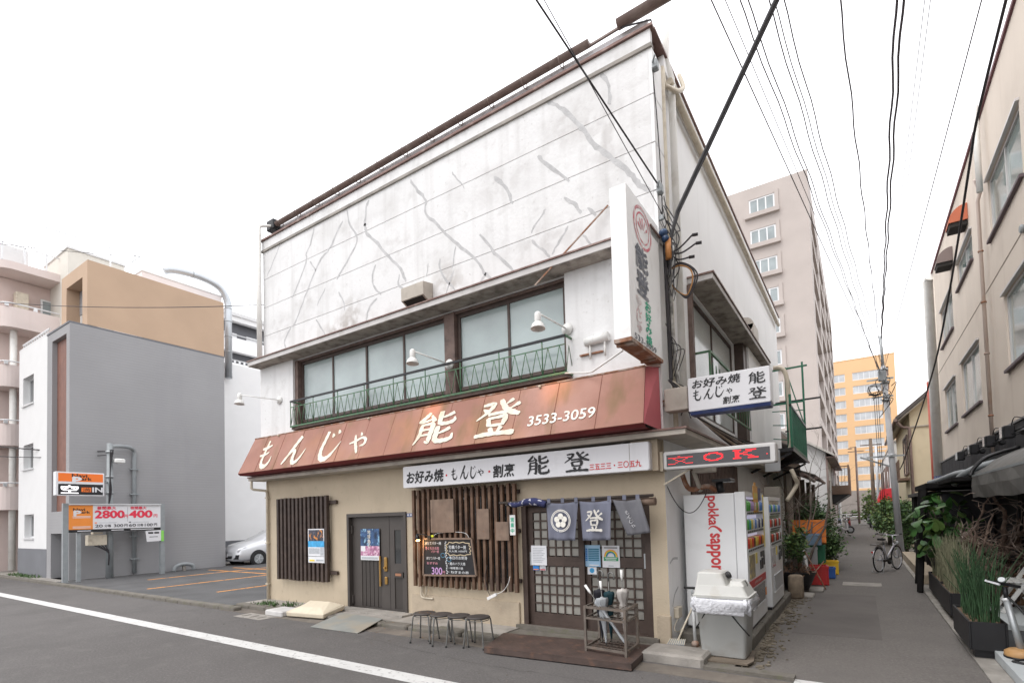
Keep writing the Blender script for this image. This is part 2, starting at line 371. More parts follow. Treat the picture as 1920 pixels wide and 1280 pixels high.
rust = M('rusty_metal', (.25, .12, .07), .8, var=.3, vs=12, bump=.2, dirt=((.42, .38, .34), .6, 8., .48, .62))
rail_green = M('green_railing_paint', (.065, .15, .08), .5, var=.2, vs=12, dirt=((.14, .10, .06), .5, 14., .52, .68))
steel = M('galvanised_steel', (.38, .40, .41), .45, metal=.5, var=.12, vs=9)
steel_grey = M('grey_painted_steel', (.27, .29, .30), .5, metal=.1, var=.08, vs=6)
black_rub = M('black_rubber', (.018, .018, .019), .55, var=.2, vs=8)
black_met = M('black_metal', (.022, .022, .024), .4, metal=.3, var=.2, vs=8)
wire_m = M('wire_sheath', (.03, .027, .03), .6, var=.2)
wire_sky = M('thin_overhead_wire', (.09, .08, .09), .6, var=.2)
wire_grey = M('grey_cable', (.085, .085, .09), .6, var=.2)
white_pl = M('white_plastic', (.74, .74, .73), .35, var=.03, vs=6)
ink = M('black_ink', (.02, .02, .022), .6, var=.1)
red_ink = M('red_ink', (.55, .03, .04), .6, var=.1)
white_ink = M('white_lettering', (.78, .76, .70), .7, var=.06, vs=9, dirt=((.62, .45, .3), .35, 6., .52, .7))
inner_dark = M('dark_interior', (.03, .027, .025), .9)

# ================================================================== ground
struct('ground', MB().face([(-500, -300, -.16), (500, -300, -.16), (500, 700, -.16), (-500, 700, -.16)]), concrete_dark)
def sheet(x0, x1, y0, y1, z): return MB().box(x0, x1, y0, y1, -.15, z)
struct('road', sheet(-160, 70, -14, -.62, 0), asphalt)
struct('far_pavement', sheet(-160, 70, -18, -14.003, .1), concrete)
struct('parking_lot', sheet(-19.75, -9.06, -.86, 22, .045), lot_tar)
struct('alley', sheet(.9, 3.12, -.617, 74, .006), alley_tar)
struct('building_plot', sheet(-9.06, .897, -.617, 22, .03), concrete_dark)
struct('gutter_strip', sheet(3.123, 3.45, -.617, 60, .025), concrete)
struct('right_plot', sheet(3.453, 30, -.617, 60, .03), concrete)
struct('left_plot', sheet(-60, -19.753, -.86, 60, .05), concrete)
struct('cross_street', sheet(-60, 60, 74.003, 84, .008), asphalt)
mb = MB(); mb.box(-80, -.2, -2.60, -2.37, .0, .004); struct('white_line', mb, road_paint)
mb = MB(); mb.box(1.5, 3.05, -.76, -.625, .0, .005); struct('white_stop_line', mb, road_paint)
for i, (x, y0, y1) in enumerate(((-14.3, -.3, 5.0), (-17.1, .8, 6.0), (-11.6, .2, 5.5))):
    m = MB(); m.hexa([(x - .06, y0, .045), (x + .06, y0, .045), (x + .0, y1, .045), (x - .12, y1, .045), (x - .06, y0, .049), (x + .06, y0, .049), (x + 0, y1, .049), (x - .12, y1, .049)])
    struct('bay_line', m, orange_paint)
m = MB().box(-18.6, -9.2, 3.35, 3.47, .045, .0495); struct('bay_cross_line', m, orange_paint)
m = MB().box(-18.6, -9.2, 4.25, 4.37, .045, .0495); struct('bay_cross_line', m, orange_paint)
# kerb: single stones
kerb = thing('kerb', 'low grey stone kerb between road and parking lot', 'kerb', (-16, -1, 0)); kerb['kind'] = 'structure'
del kerb['category']
x = -40.
while x < -9.0:
    l = .6 * random.uniform(.97, 1.0) if x > -26 else 3.
    dz = random.uniform(-.004, .006)
    MB().cbox(x, x + l - .012, -1.04, -.865, -.1, .075 + dz, .02).build('kerb_stone', concrete_dark, kerb)
    x += l
front_kerb = thing('front_kerb', 'broken stone kerb in front of the restaurant', 'kerb', (-5, -.6, 0)); front_kerb['kind'] = 'structure'; del front_kerb['category']
x = -9.0
while x < -2.3:
    l = random.uniform(.5, .62)
    if not (-5.9 < x < -5.4):
        dy = random.uniform(-.01, .01)
        MB().cbox(x, x + l - .015, -.74 + dy, -.56 + dy, -.1, .085 + random.uniform(-.02, .01), .025).build('kerb_stone', concrete_dark, front_kerb)
    x += l
struct('apron', MB().box(-9.02, -2.25, -.557, -.002, -.1, .07), concrete)
m = MB(); m.cbox(-.12, .60, -.68, -.23, -.1, .12, .03); struct('corner_kerb', m, concrete)
m = MB(); m.box(.605, 1.5, -.70, -.55, -.1, .035); struct('gutter_kerb', m, concrete_dark)
m = MB(); m.box(-2.25, -.0, -.60, -.002, -.1, .055); struct('door_apron', m, concrete_dark)
# low concrete base below the vending machines, in cast lengths
base_k = thing('machine_base', 'raised concrete base strip under the vending machines', 'kerb', (.9, 2, 0)); base_k['kind'] = 'structure'; del base_k['category']
for y0, y1 in ((.28, 1.35), (1.365, 2.5), (2.515, 3.6), (3.615, 4.5)):
    MB().cbox(.06, .95 + random.uniform(-.01, .01), y0, y1, -.1, .165, .02).build('concrete_block', concrete_dark, base_k)
m = MB()
for i in range(420):
    y = random.uniform(-.5, 6.5); x = .965 + abs(random.gauss(0, .13)) + .05 * math.sin(y * 3); r = random.uniform(.008, .035); h = random.uniform(.006, .022)
    n_ = random.choice((4, 5, 6)); a0 = random.uniform(0, 6)
    m.prism([(x + math.cos(a0 + 2 * PI * q / n_) * r * random.uniform(.7, 1.3), y + math.sin(a0 + 2 * PI * q / n_) * r * random.uniform(.7, 1.4)) for q in range(n_)], .0, .006 + h)
earth = M('brown_earth', (.17, .145, .11), .95, var=.4, vs=14, bump=.5, bs=40, dirt=((.09, .075, .055), .7, 6., .48, .66))
m.build('broken_edge_rubble', earth, kind='stuff')
m = MB()
for i in range(14):
    y = -.5 + i * .5; w_ = random.uniform(.06, .16)
    m.prism([(.955, y), (.955 + w_, y + random.uniform(0, .1)), (.955 + random.uniform(.05, .18), y + .25), (.955 + random.uniform(.04, .12), y + .45), (.955, y + .49)], .0, .010)
m.build('worn_edge', earth, kind='structure')
m = MB()
for i in range(160):
    x, y = random.uniform(-9, 3), random.uniform(-2.2, -.65)
    if i % 3 == 0: x, y = random.uniform(1.0, 3.0), random.uniform(-.5, 6)
    r = random.uniform(.002, .007); m.prism([(x - r, y - r * .6), (x + r, y - r * .3), (x + r * .6, y + r), (x - r * .8, y + r * .7)], .0, .006 + r * .5)
m.build('grit', concrete_dark, kind='stuff')
struct('road_edge', MB().box(-9.0, 1.48, -1.06, -.745, .0, .0035), M('dusty_road_edge', (.155, .135, .115), .95, var=.2, vs=2.5, bump=.3, bs=60, dirt=[((.09, .08, .072), .6, 2.2, .48, .68), ((.22, .20, .17), .5, 9., .55, .7)]))
for i, (x0, x1, y0, y1, k) in enumerate(((-14, -11.6, -7.2, -5.6, .9), (-30, -22, -4.8, -3.0, .88))):
    struct('road_patch', MB().box(x0, x1, y0, y1, .0, .003), M('asphalt_patch', tuple(k * c for c in (.125, .117, .113)), .9, var=.12, vs=1., bump=.35, bs=120, spec=.25))
struct('alley_patch', MB().box(1.25, 2.3, 1.6, 5.6, .0, .0095), M('alley_patch', (.135, .124, .117), .92, var=.14, vs=1.2, bump=.4, bs=90, spec=.2))
crk = M('asphalt_crack', (.045, .042, .04), .95, var=.2)
for k, P_ in enumerate((((-13, -5.3), (-11.5, -5.0), (-9.8, -5.15), (-8.2, -4.7), (-6.6, -4.9)), ((-5.2, -1.3), (-3.9, -1.42), (-2.6, -1.62), (-1.2, -1.7), (.4, -1.62), (1.6, -1.75)), ((-20, -2.9), (-17, -3.4), (-14, -3.1)))):
    q = smooth([(a, b, .0062 if a < 1.0 or b < -.6 else .0115) for a, b in P_], 8); q = [p + V((random.uniform(-.04, .04), random.uniform(-.03, .03), 0)) for p in q]
    m = MB(); m.ribbon(q, [random.uniform(.002, .006) for _ in q], Z); m.build('road_crack', crk, kind='structure')
# manhole cover and alley patches
mh = MB().box(1.72, 2.45, 7.0, 7.62, .0, .014)
tag(mh.build('manhole_cover', concrete), 'grey rectangular concrete inspection cover in the alley asphalt', 'manhole cover')
m = MB().box(-7.95, -7.05, -1.33, -.98, -.05, .006); mc = m.build('drain_cover', concrete)
tag(mc, 'worn concrete drain cover set in the road edge by the weeds', 'drain cover')
for k in range(3): MB().box(-7.8 + k * .26, -7.75 + k * .26, -1.25, -1.08, .0, .009).build('slot', concrete_dark, mc)
for (a, b, c, d) in ((3.123, 3.45, 1.2, 1.215), (3.123, 3.45, 3.1, 3.115), (3.123, 3.45, 5.0, 5.015), (3.123, 3.45, -.1, -.085)):
    pass
# ================================================================== restaurant building
LX, RX = -9.0, .035
house = thing('restaurant_building', 'two-storey white corner restaurant with cracked upper wall and beige ground floor', 'building', (-4.5, 6, 0))
FG = Fr((0, 0, 0), X, Z, -Y)            # ground-floor face, u = x, v = z, n towards the road
FU = Fr((0, -.05, 0), X, Z, -Y)         # upper face, a little proud
FS = Fr((.035, 0, 0), Y, Z, X)          # side face to the alley
# closed dark core added behind the faces to keep light from leaking
MB().box(-8.95, -.25, .35, 12.4, .0, 8.1).build('inner_core', inner_dark, house)
MB().box(LX, LX + .04, .0, 12.5, -.05, 8.05).build('party_wall', white_wall, house)
MB().box(LX + .02, .02, .05, 12.5, 8.05, 8.12).build('flat_roof', concrete, house)
m = MB(); m.wall(FG, (LX, RX), (-.05, 2.70), [(-6.25, -4.64, -.05, 1.885), (-2.2, -.185, .095, 1.97), (-8.32, -6.8, .66, 2.18), (-4.3, -2.32, .7, 2.22)], .2)
m.build('ground_floor_wall', beige, house)
for x0, x1 in ((-4.52, -2.26), (-.13, .05)):
    MB().cbox(x0, x1, -.035, .02, .0, .44 if x0 < -1 else .42, .01).build('plinth', plinth_m, house)
# window set in the slatted openings
window(house, FG, (-8.32, -6.8, .66, 2.18), 2, frame_brown, glass_dark, .05, .1)
window(house, FG, (-4.3, -2.32, .7, 2.22), 2, frame_brown, glass_dark, .05, .1)
# eave slab over the ground floor, turning the corner
m = MB(); m.prism([(LX - .12, -.36), (.42, -.36), (.42, 8.3), (.03, 8.3), (.03, .0), (LX - .12, .0)], 2.685, 2.745)
m.build('eave_slab', eave_c, house)
m = MB(); m.prism([(LX - .14, -.38), (.44, -.38), (.44, 8.3), (.03, 8.3), (.03, .0), (LX - .14, .0)], 2.748, 2.772)
m.build('eave_flashing', flash_brown, house)
MB().box(-.34, .02, -.2, .0, 2.28, 2.68).build('corner_bracket', plinth_m, house)
# wall strip behind the awning and upper floor
m = MB(); m.wall(FU, (LX, .06), (2.775, 5.30), [(-7.76, -1.31, 3.80, 5.19)], .16)
m.build('upper_floor_wall', white_wall, house)
MB().box(LX, .05, -.13, -.052, 3.62, 3.66).build('wall_lip', lip_wall, house)
for x0, x1 in ((LX - .02, -7.80), (-1.27, .07)):
    MB().box(x0, x1, -.12, -.053, 3.665, 5.28).build('wall_pier', white_wall, house)
# long window: seven sashes, heavy timber post
window(house, FU, (-7.70, -3.62, 3.86, 5.14), 4, frame_brown, glass, .055, .07)
window(house, FU, (-3.38, -1.32, 3.86, 5.14), 2, frame_brown, glass, .055, .07)
MB().box(-3.61, -3.39, -.06, .06, 3.82, 5.18).build('window_post', frame_wood, house)
MB().box(-7.82, -7.705, -.07, .06, 3.82, 5.18).build('window_post', frame_wood, house)
MB().box(-7.80, -1.31, -.10, .0, 3.74, 3.80).build('window_sill', frame_wood, house)
MB().box(-7.70, -1.32, -.03, .03, 5.145, 5.185).build('window_head', frame_wood, house)
# net curtains behind the reeded glass, pale strips standing in for its reflections
for k, (a0, a1, zt) in enumerate(((-7.62, -6.75, 5.0), (-6.7, -5.72, 4.92), (-5.66, -4.7, 5.02), (-4.6, -3.75, 4.95), (-3.3, -2.42, 4.97), (-2.3, -1.4, 5.03))):
    m = MB(); n = 44
    for i in range(n + 1):
        x = a0 + (a1 - a0) * i / n; y = .19 + .022 * math.sin(i * 1.35 + k) + .01 * math.sin(i * .5)
        m.v += [V((x, y, zt - .03 * (i % 3 == 0) )), V((x, y, 4.15 if k % 2 else 3.9))]
    for i in range(n): m.f.append((2 * i, 2 * i + 1, 2 * i + 3, 2 * i + 2)); m.sm.append(True)
    m.build('curtain', curtain_m, house)
for x, z in ((-7.2, 3.9), (-5.2, 3.95), (-2.9, 3.9), (-1.8, 3.92)): MB().cbox(x - .2, x + .22, .14, .3, 3.82, z + .25 + random.uniform(0, .15), .02).build('stored_box', M('box_tan', (.3, .33, .30), .8) if 'box_tan' not in MATS else MATS['box_tan'], house)
# hood over the window
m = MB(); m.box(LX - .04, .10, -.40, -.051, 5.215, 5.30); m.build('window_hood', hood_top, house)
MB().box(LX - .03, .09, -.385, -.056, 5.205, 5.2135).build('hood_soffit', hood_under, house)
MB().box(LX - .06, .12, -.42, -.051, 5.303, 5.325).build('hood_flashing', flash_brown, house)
# upper facade: five cement boards with open joints
zs = (5.33, 5.955, 6.60, 7.25, 7.885)
for i in range(4):
    MB().box(LX + .03, .052, -.06, .0, zs[i] + .005, zs[i + 1] - .005).build('wall_panel', facade_m, house)
    MB().box(.053, .1, -.058, .42, zs[i] + .009, zs[i + 1] - .009).build('corner_panel', side_wall, house)
MB().box(LX + .035, .04, -.045, .0, 5.33, 7.9).build('joint_backing', concrete, house)
MB().box(LX + .01, .105, -.09, .0, 7.875, 7.925).build('cornice_moulding', concrete, house)
MB().box(LX + .02, .09, -.075, .0, 7.928, 8.125).build('cornice_panel', white_wall, house)
MB().box(LX - .01, .13, -.11, .02, 8.128, 8.165).build('cornice_flashing', flash_brown, house)
MB().box(LX + .05, -.03, .22, .27, 8.13, 8.56).build('roof_parapet', corrug, house)
# eaves gutter with its hangers; the right-hand length has slipped
def half_pipe(x0, x1, y, z0, z1, r):
    m = MB(); k = 10
    for s in (0, 1):
        for i in range(k + 1):
            a = PI * (1 + i / k) ; m.v.append(V((x1 if s else x0, y + math.cos(a) * r, (z1 if s else z0) + math.sin(a) * r)))
    for i in range(k): m.f.append((i, i + 1, k + 2 + i, k + 1 + i)); m.sm.append(True)
    m.f.append(tuple(range(k + 1))); m.f.append(tuple(range(k + 1, 2 * k + 2))); m.sm += [False, False]
    return m
g = half_pipe(-8.75, -.86, .12, 8.56, 8.60, .066).build('gutter', gutter_m, house)
g2 = half_pipe(-.42, .33, .12, 8.63, 8.64, .085).build('gutter', gutter_m, house)
MB().bar((-.9, .16, 8.58), (-.35, .16, 8.60), .03).build('gutter_rod', gutter_m, house)
for i in range(12):
    x = -8.6 + i * .66
    MB().tube([(x, .04, 8.60), (x, .05, 8.52), (x, .12, 8.47), (x, .2, 8.5), (x, .22, 8.62)], .008, 5).build('gutter_hanger', gutter_m, house)
MB().cbox(-8.98, -8.70, .03, .22, 8.42, 8.66, .02).build('gutter_outlet', black_met, house)
# patched cracks in the facade
def crack(pts, w0=.035):
    P = smooth([(a, -.0612, b) for a, b in pts], 4); q = []
    for i, p in enumerate(P): q.append(p + V((random.uniform(-.012, .012), 0, random.uniform(-.012, .012))))
    W = [w0 * random.uniform(.65, 1.25) * (.5 if i in (0, len(q) - 1) else 1) for i in range(len(q))]
    MB().ribbon(q, W, -Y).build('patched_crack', crack_fill, house)
CRACKS = [
 ([(-8.31, 7.86), (-8.56, 7.58), (-8.80, 7.31)], 0.036),
 ([(-7.09, 7.85), (-7.22, 7.52), (-7.37, 7.38), (-7.38, 7.19), (-7.88, 6.56)], 0.038),
 ([(-6.18, 7.68), (-6.37, 7.49), (-6.60, 7.24), (-6.89, 7.11), (-7.34, 6.59), (-7.65, 6.17), (-7.86, 5.94)], 0.048),
 ([(-7.92, 5.95), (-8.16, 5.71), (-8.14, 5.52)], 0.045),
 ([(-6.05, 7.85), (-5.97, 7.53), (-5.76, 7.20), (-5.98, 6.90), (-6.39, 6.56)], 0.044),
 ([(-5.42, 7.82), (-5.50, 7.66), (-5.53, 7.39), (-5.53, 7.38), (-5.49, 7.20), (-5.27, 6.99), (-4.89, 6.55), (-4.60, 6.24), (-4.48, 5.98)], 0.060),
 ([(-4.64, 6.17), (-4.66, 5.99), (-4.52, 5.84)], 0.037),
 ([(-4.32, 7.79), (-4.14, 7.51), (-3.96, 7.29), (-3.98, 7.07), (-3.73, 6.79), (-3.52, 6.55), (-3.18, 6.20), (-2.88, 5.91), (-2.74, 5.66), (-2.59, 5.51)], 0.050),
 ([(-7.25, 7.19), (-7.06, 6.93)], 0.033),
 ([(-7.06, 5.91), (-6.78, 5.53)], 0.037),
 ([(-6.74, 6.49), (-7.03, 6.19)], 0.033),
 ([(-6.35, 6.29), (-6.20, 6.09), (-6.16, 5.87)], 0.037),
 ([(-5.26, 6.53), (-5.35, 6.29), (-5.29, 6.11), (-5.12, 5.92)], 0.039),
 ([(-5.22, 5.89), (-5.47, 5.73), (-5.53, 5.50)], 0.039),
 ([(-3.66, 6.17), (-3.65, 5.94), (-3.35, 5.52)], 0.035),
 ([(-3.30, 6.28), (-3.40, 5.92)], 0.034),
 ([(-3.36, 5.88), (-3.56, 5.50)], 0.031),
 ([(-2.81, 6.30), (-2.52, 5.92), (-2.16, 5.51)], 0.050),
 ([(-2.71, 5.64), (-2.83, 5.51)], 0.037),
 ([(-3.94, 6.15), (-3.98, 5.93)], 0.020),
 ([(-1.54, 8.02), (-1.44, 7.86), (-1.23, 7.64), (-1.00, 7.31), (-0.87, 7.11), (-0.73, 6.88), (-0.49, 6.59), (-0.26, 6.31), (-0.13, 6.10), (0.01, 5.97)], 0.071),
 ([(-0.57, 8.02), (-0.61, 7.90), (-0.52, 7.64), (-0.51, 7.37)], 0.051),
 ([(-1.69, 7.15), (-1.48, 6.89), (-1.17, 6.56)], 0.054),
 ([(-2.49, 7.13), (-2.26, 6.86), (-2.16, 6.57)], 0.057),
 ([(-1.27, 6.35), (-1.12, 6.21), (-0.99, 6.01)], 0.053),
 ([(-0.91, 6.07), (-0.77, 5.90)], 0.045),
 ([(-1.57, 6.28), (-1.69, 6.17), (-1.84, 6.01)], 0.034),
 ([(-1.83, 5.90), (-1.65, 5.69), (-1.52, 5.55)], 0.041),
 ([(-1.21, 5.90), (-1.35, 5.74), (-1.50, 5.58)], 0.033),
 ([(-0.97, 5.70), (-0.85, 5.52)], 0.039),
 ([(-3.36, 7.54), (-3.29, 7.44), (-3.10, 7.18)], 0.023),
]
for p, w_ in CRACKS: crack(p, w_)
# side facade to the alley
m = MB(); m.wall(FS, (.0, 12.5), (-.05, 8.05), [(1.55, 5.0, 3.3, 5.22), (1.2, 4.6, 1.9, 2.55)], .12); m.build('side_facade', side_wall, house)
MB().box(-8.9, .03, 12.45, 12.5, 0, 8.05).build('rear_wall', side_wall, house)
MB().box(.036, .11, .43, 12.5, 7.93, 8.13).build('side_cornice', side_wall, house)
MB().box(.0, .14, -.02, 12.55, 8.133, 8.165).build('side_flashing', flash_brown, house)
MB().tube([(.13, .6, 7.86), (.13, 12.3, 7.80)], .05, 10).build('side_gutter', pipe_cream, house)
MB().tube([(.04, .25, 8.17), (.04, 12.5, 8.47)], .018, 6).build('roof_edge_rail', flash_brown, house)
m = MB(); m.box(.037, .42, 1.48, 7.45, 5.27, 5.35); m.build('side_hood', hood_top, house)
MB().box(.04, .41, 1.5, 7.43, 5.258, 5.268).build('hood_soffit', hood_under, house)
MB().box(.037, .44, 1.46, 7.47, 5.353, 5.378).build('hood_flashing', flash_brown, house)
window(house, FS, (1.55, 5.0, 3.3, 5.22), 2, frame_brown, glass_side, .07, .05)
MB().box(.036, .10, 1.44, 1.55, 3.3, 5.24).build('window_post', frame_wood, house)
MB().box(.036, .22, 5.0, 5.35, 3.2, 5.25).build('window_post', frame_brown, house)
MB().box(.036, .26, 5.36, 7.2, 3.2, 5.25).build('shutter_box', side_wall, house)
gr = thing('ground_grille', 'dark vertical slat grille on the alley wall above the vending machines', 'grille', (.06, 3, 1.9))
for i in range(30):
    y = 1.22 + i * .115
    MB().box(.04, .075, y, y + .05, 1.85, 2.62).build('slat', frame_wood, gr)
MB().box(.037, .042, 1.2, 4.7, 1.85, 2.62).build('backing_board', inner_dark, gr)
# railing outside the long window
rl = thing('window_railing', 'thin green zigzag metal railing below the long upper window', 'railing', (-4.5, -.3, 3.7))
x0, x1, yr = -7.62, -1.19, -.30
MB().bar((x0, yr, 4.24), (x1, yr, 4.24), .03, .035).build('top_rail', black_met, rl)
MB().bar((x0, yr, 3.72), (x1, yr, 3.72), .035, .03).build('bottom_rail', rail_green, rl)
MB().bar((x0, yr, 4.12), (x1, yr, 4.12), .014).build('middle_rail', rail_green, rl)
n = 34; dx = (x1 - x0) / n
for i in range(n):
    a = x0 + i * dx
    MB().tube([(a, yr, 3.73), (a + dx / 2, yr, 4.12), ], .006, 5).build('zigzag_rod', rail_green, rl)
    MB().tube([(a + dx / 2, yr, 4.12), (a + dx, yr, 3.73)], .006, 5).build('zigzag_rod', rail_green, rl)
for i in range(0, n + 1, 4):
    MB().tube([(x0 + i * dx, yr, 3.72), (x0 + i * dx, yr, 4.23)], .009, 6).build('upright', rail_green, rl)
for x in (x0, x1):
    MB().bar((x, yr, 4.24), (x, -.06, 4.24), .025).build('end_rail', rail_green, rl); MB().bar((x, yr, 3.72), (x, -.06, 3.72), .025).build('end_rail', rail_green, rl)
    MB().tube([(x, yr, 3.72), (x, -.2, 4.12), (x, -.08, 3.73)], .006, 5).build('zigzag_rod', rail_green, rl)
MB().box(x0, x1, -.28, -.12, 3.66, 3.70).build('bottom_ledge', frame_wood, rl)
rs = thing('side_railing', 'green metal railing across the side window above the alley', 'railing', (.3, 3, 3.4))
MB().bar((.30, 1.6, 4.2), (.30, 5.0, 4.2), .035).build('top_rail', rail_green, rs); MB().bar((.05, 1.6, 4.2), (.30, 1.6, 4.2), .03).build('end_rail', rail_green, rs)
MB().bar((.30, 1.6, 3.4), (.30, 5.0, 3.4), .03).build('bottom_rail', rail_green, rs); MB().bar((.30, 1.6, 3.4), (.30, 1.6, 4.2), .03).build('upright', rail_green, rs)
for i in range(14):
    a = 1.65 + i * .24
    MB().tube([(.30, a, 3.41), (.30, a + .12, 4.06), (.30, a + .24, 3.41)], .007, 5).build('zigzag_rod', rail_green, rs)
# concrete exhaust hood in the facade
vt = thing('exhaust_hood', 'stained square concrete exhaust hood on the cracked white facade', 'vent', (-4.1, -.1, 5.6))
m = MB(); m.hexa([(-4.36, -.30, 5.52), (-3.84, -.30, 5.52), (-3.84, -.062, 5.40), (-4.36, -.062, 5.40), (-4.36, -.30, 5.74), (-3.84, -.30, 5.74), (-3.84, -.062, 5.78), (-4.36, -.062, 5.78)])
m.build('hood_box', eave_c, vt)
MB().hexa([(-4.32, -.285, 5.505), (-3.88, -.285, 5.505), (-3.88, -.075, 5.395), (-4.32, -.075, 5.395), (-4.32, -.285, 5.513), (-3.88, -.285, 5.513), (-3.88, -.075, 5.403), (-4.32, -.075, 5.403)]).build('opening', inner_dark, vt)
# steel double door
dr = Fr((0, .1, 0), X, Z, -Y)
door_m = M('brown_steel_door', (.075, .066, .061), .5, metal=.2, var=.06, vs=5, bump=.06)
door_d = M('door_recess', (.055, .048, .044), .5, metal=.2, var=.06)
brass = M('brass', (.42, .25, .08), .35, metal=.8, var=.15, vs=20)
df = MB(); df.fbox(dr, -6.25, -6.19, -.05, 1.885, 0, .13); df.fbox(dr, -4.70, -4.64, -.05, 1.885, 0, .13); df.fbox(dr, -6.19, -4.70, 1.82, 1.885, 0, .13)
df.build('door_frame', door_m, house)
d1 = MB(); d1.wall(Fr((0, .06, 0), X, Z, -Y), (-6.185, -5.16), (-.03, 1.815), [(-5.93, -5.38, .12, 1.58)], .03); d1 = d1.build('door', door_m, house)
d2 = MB(); d2.wall(Fr((0, .06, 0), X, Z, -Y), (-5.15, -4.705), (-.03, 1.815), [(-5.04, -4.84, .12, .78), (-5.03, -4.86, .95, 1.56)], .03); d2 = d2.build('door', door_m, house)
m = MB()
for i in range(5):
    m.box(-5.925 + i * .11, -5.925 + i * .11 + .095, .07, .088, .125, 1.575)
m.build('door_panel', door_d, d1)
MB().box(-5.04, -4.84, .075, .088, .12, .78).build('door_panel', door_d, d2); MB().box(-5.03, -4.86, .075, .088, .95, 1.56).build('pane', glass_dark, d2)
m = MB(); m.box(-5.41, -5.375, .025, .045, .52, 1.08); m.box(-5.40, -5.385, .045, .062, .56, .6); m.box(-5.40, -5.385, .045, .062, .98, 1.02); m.build('handle', brass, d1)
m = MB(); m.cbox(-5.29, -5.21, .03, .058, .80, 1.06, .01); m.cbox(-5.28, -5.21, .03, .058, .56, .70, .01); m.lathe([(.022, 0), (.022, .03)], (-5.25, .03, .87), -Y, 10); m.build('lock', brass, d1)
m = MB(); m.box(-5.02, -4.80, .035, .058, .70, .80); mb_ = m.build('letter_slot', door_d, d2); MB().box(-4.99, -4.84, .03, .0345, .73, .775).build('flap', M('copper', (.4, .2, .12), .4, metal=.6), mb_)
for x in (-6.17, -4.72):
    for z in (.15, 1.5): MB().cbox(x - .015, x + .015, .02, .058, z, z + .16, .004).build('hinge', door_m, house)
MB().box(-6.3, -4.5, -.3, .0, .071, .10).build('door_step', concrete, house)
# sliding lattice doors
sd_m = M('sliding_door_timber', (.062, .042, .034), .6, var=.2, vs=6, bump=.15, wave=('Z', 5., .05))
paper = M('frosted_door_glass', (.27, .26, .235), .3, var=.25, vs=2.5, spec=.4)
m = MB(); m.box(-2.2, -2.12, .0, .19, .1, 1.97); m.box(-.265, -.185, .0, .19, .1, 1.97); m.box(-2.12, -.265, .0, .19, 1.90, 1.97); m.box(-2.12, -.265, .0, .19, .095, .12)
m.build('door_frame', sd_m, house)
MB().box(-2.3, -.1, -.08, .0, .056, .12).build('door_sill', concrete_dark, house)
for k, (a0, a1, yy) in enumerate(((-2.12, -1.19, .06), (-1.20, -.265, .11))):
    m = MB(); st_ = .085
    m.box(a0, a0 + st_, yy, yy + .045, .12, 1.90); m.box(a1 - st_, a1, yy, yy + .045, .12, 1.90)
    m.box(a0 + st_, a1 - st_, yy, yy + .045, 1.80, 1.90); m.box(a0 + st_, a1 - st_, yy, yy + .045, 1.00, 1.14); m.box(a0 + st_, a1 - st_, yy, yy + .045, .12, .30)
    sd = m.build('sliding_door', sd_m, house)
    for (z0, z1, rows) in ((.30, 1.00, 5), (1.14, 1.80, 5)):
        W = (a1 - a0 - 2 * st_) / 6; H = (z1 - z0) / rows; b = MB()
        for i in range(1, 6): b.box(a0 + st_ + W * i - .011, a0 + st_ + W * i + .011, yy + .004, yy + .035, z0, z1)
        for j in range(1, rows): b.box(a0 + st_, a1 - st_, yy + .006, yy + .033, z0 + H * j - .011, z0 + H * j + .011)
        b.build('lattice', sd_m, sd)
        for i in range(6):
            for j in range(rows):
                MB().box(a0 + st_ + W * i + .012, a0 + st_ + W * (i + 1) - .012, yy + .02, yy + .028, z0 + H * j + .012, z0 + H * (j + 1) - .012).build('pane', paper, sd)
    x = a0 + .04 if k == 0 else a1 - .04
    m = MB(); m.cbox(x - .018, x + .018, yy - .008, yy, 1.0, 1.2, .003); m.build('pull', steel, sd)
# downpipes on the building
MB().tube([(-8.97, -.16, 8.5), (-8.97, -.16, 5.31)], .055, 10).build('downpipe', pipe_white, house)
MB().tube(smooth([(-8.97, -.16, 8.42), (-8.9, -.1, 8.47), (-8.8, .05, 8.5)], 4), .03, 8).build('downpipe_elbow', pipe_white, house)
m = MB(); m.tube([(-9.05, -.33, 2.72), (-9.05, -.33, 2.52), (-9.03, -.3, 2.5), (-8.92, -.08, 2.47), (-8.92, -.05, 2.42), (-8.92, -.05, .05)], .028, 8); dp = m.build('downpipe', pipe_cream, house)
for z in (.4, 1.3, 2.3): MB().box(-8.96, -8.88, -.085, -.012, z, z + .025).build('pipe_clip', pipe_cream, dp)
MB().box(-9.0, -8.955, -.02, -.001, .0, 2.68).build('corner_trim', beige, house)
# ================================================================== awning and signs on the restaurant
awn_m = M('faded_red_awning', (.295, .135, .098), .6, var=.10, vs=1.6, bump=.08, bs=12, dirt=[((.42, .235, .185), .75, .9, .46, .70), ((.34, .16, .07), .6, .8, .53, .70), ((.25, .13, .085), .4, 5., .55, .72)], streak=((.17, .105, .04), .7, 3.4, .52, .72))
M('awning_seam', (.22, .09, .06), .7, var=.15)
awn_side = M('awning_end_pink', (.52, .13, .15), .6, var=.08, vs=2, dirt=((.4, .12, .1), .4, 3., .5, .7))
awn_under = M('awning_underside', (.16, .022, .022), .8, var=.15, vs=3)
cream_face = M('sign_face_white', (.66, .66, .685), .35, var=.03, vs=2.5, dirt=((.55, .55, .57), .3, 3., .55, .75), streak=((.5, .5, .5), .2, 6., .58, .78))
led_off = M('led_panel', (.045, .04, .045), .3, var=.1, vs=20, coat=.3)
led_red = M('led_red', (.9, .02, .03), .5, emit=.8)
navy = M('navy_film', (.012, .025, .10), .4, var=.25, vs=5, dirt=((.08, .09, .13), .5, 6., .52, .7))
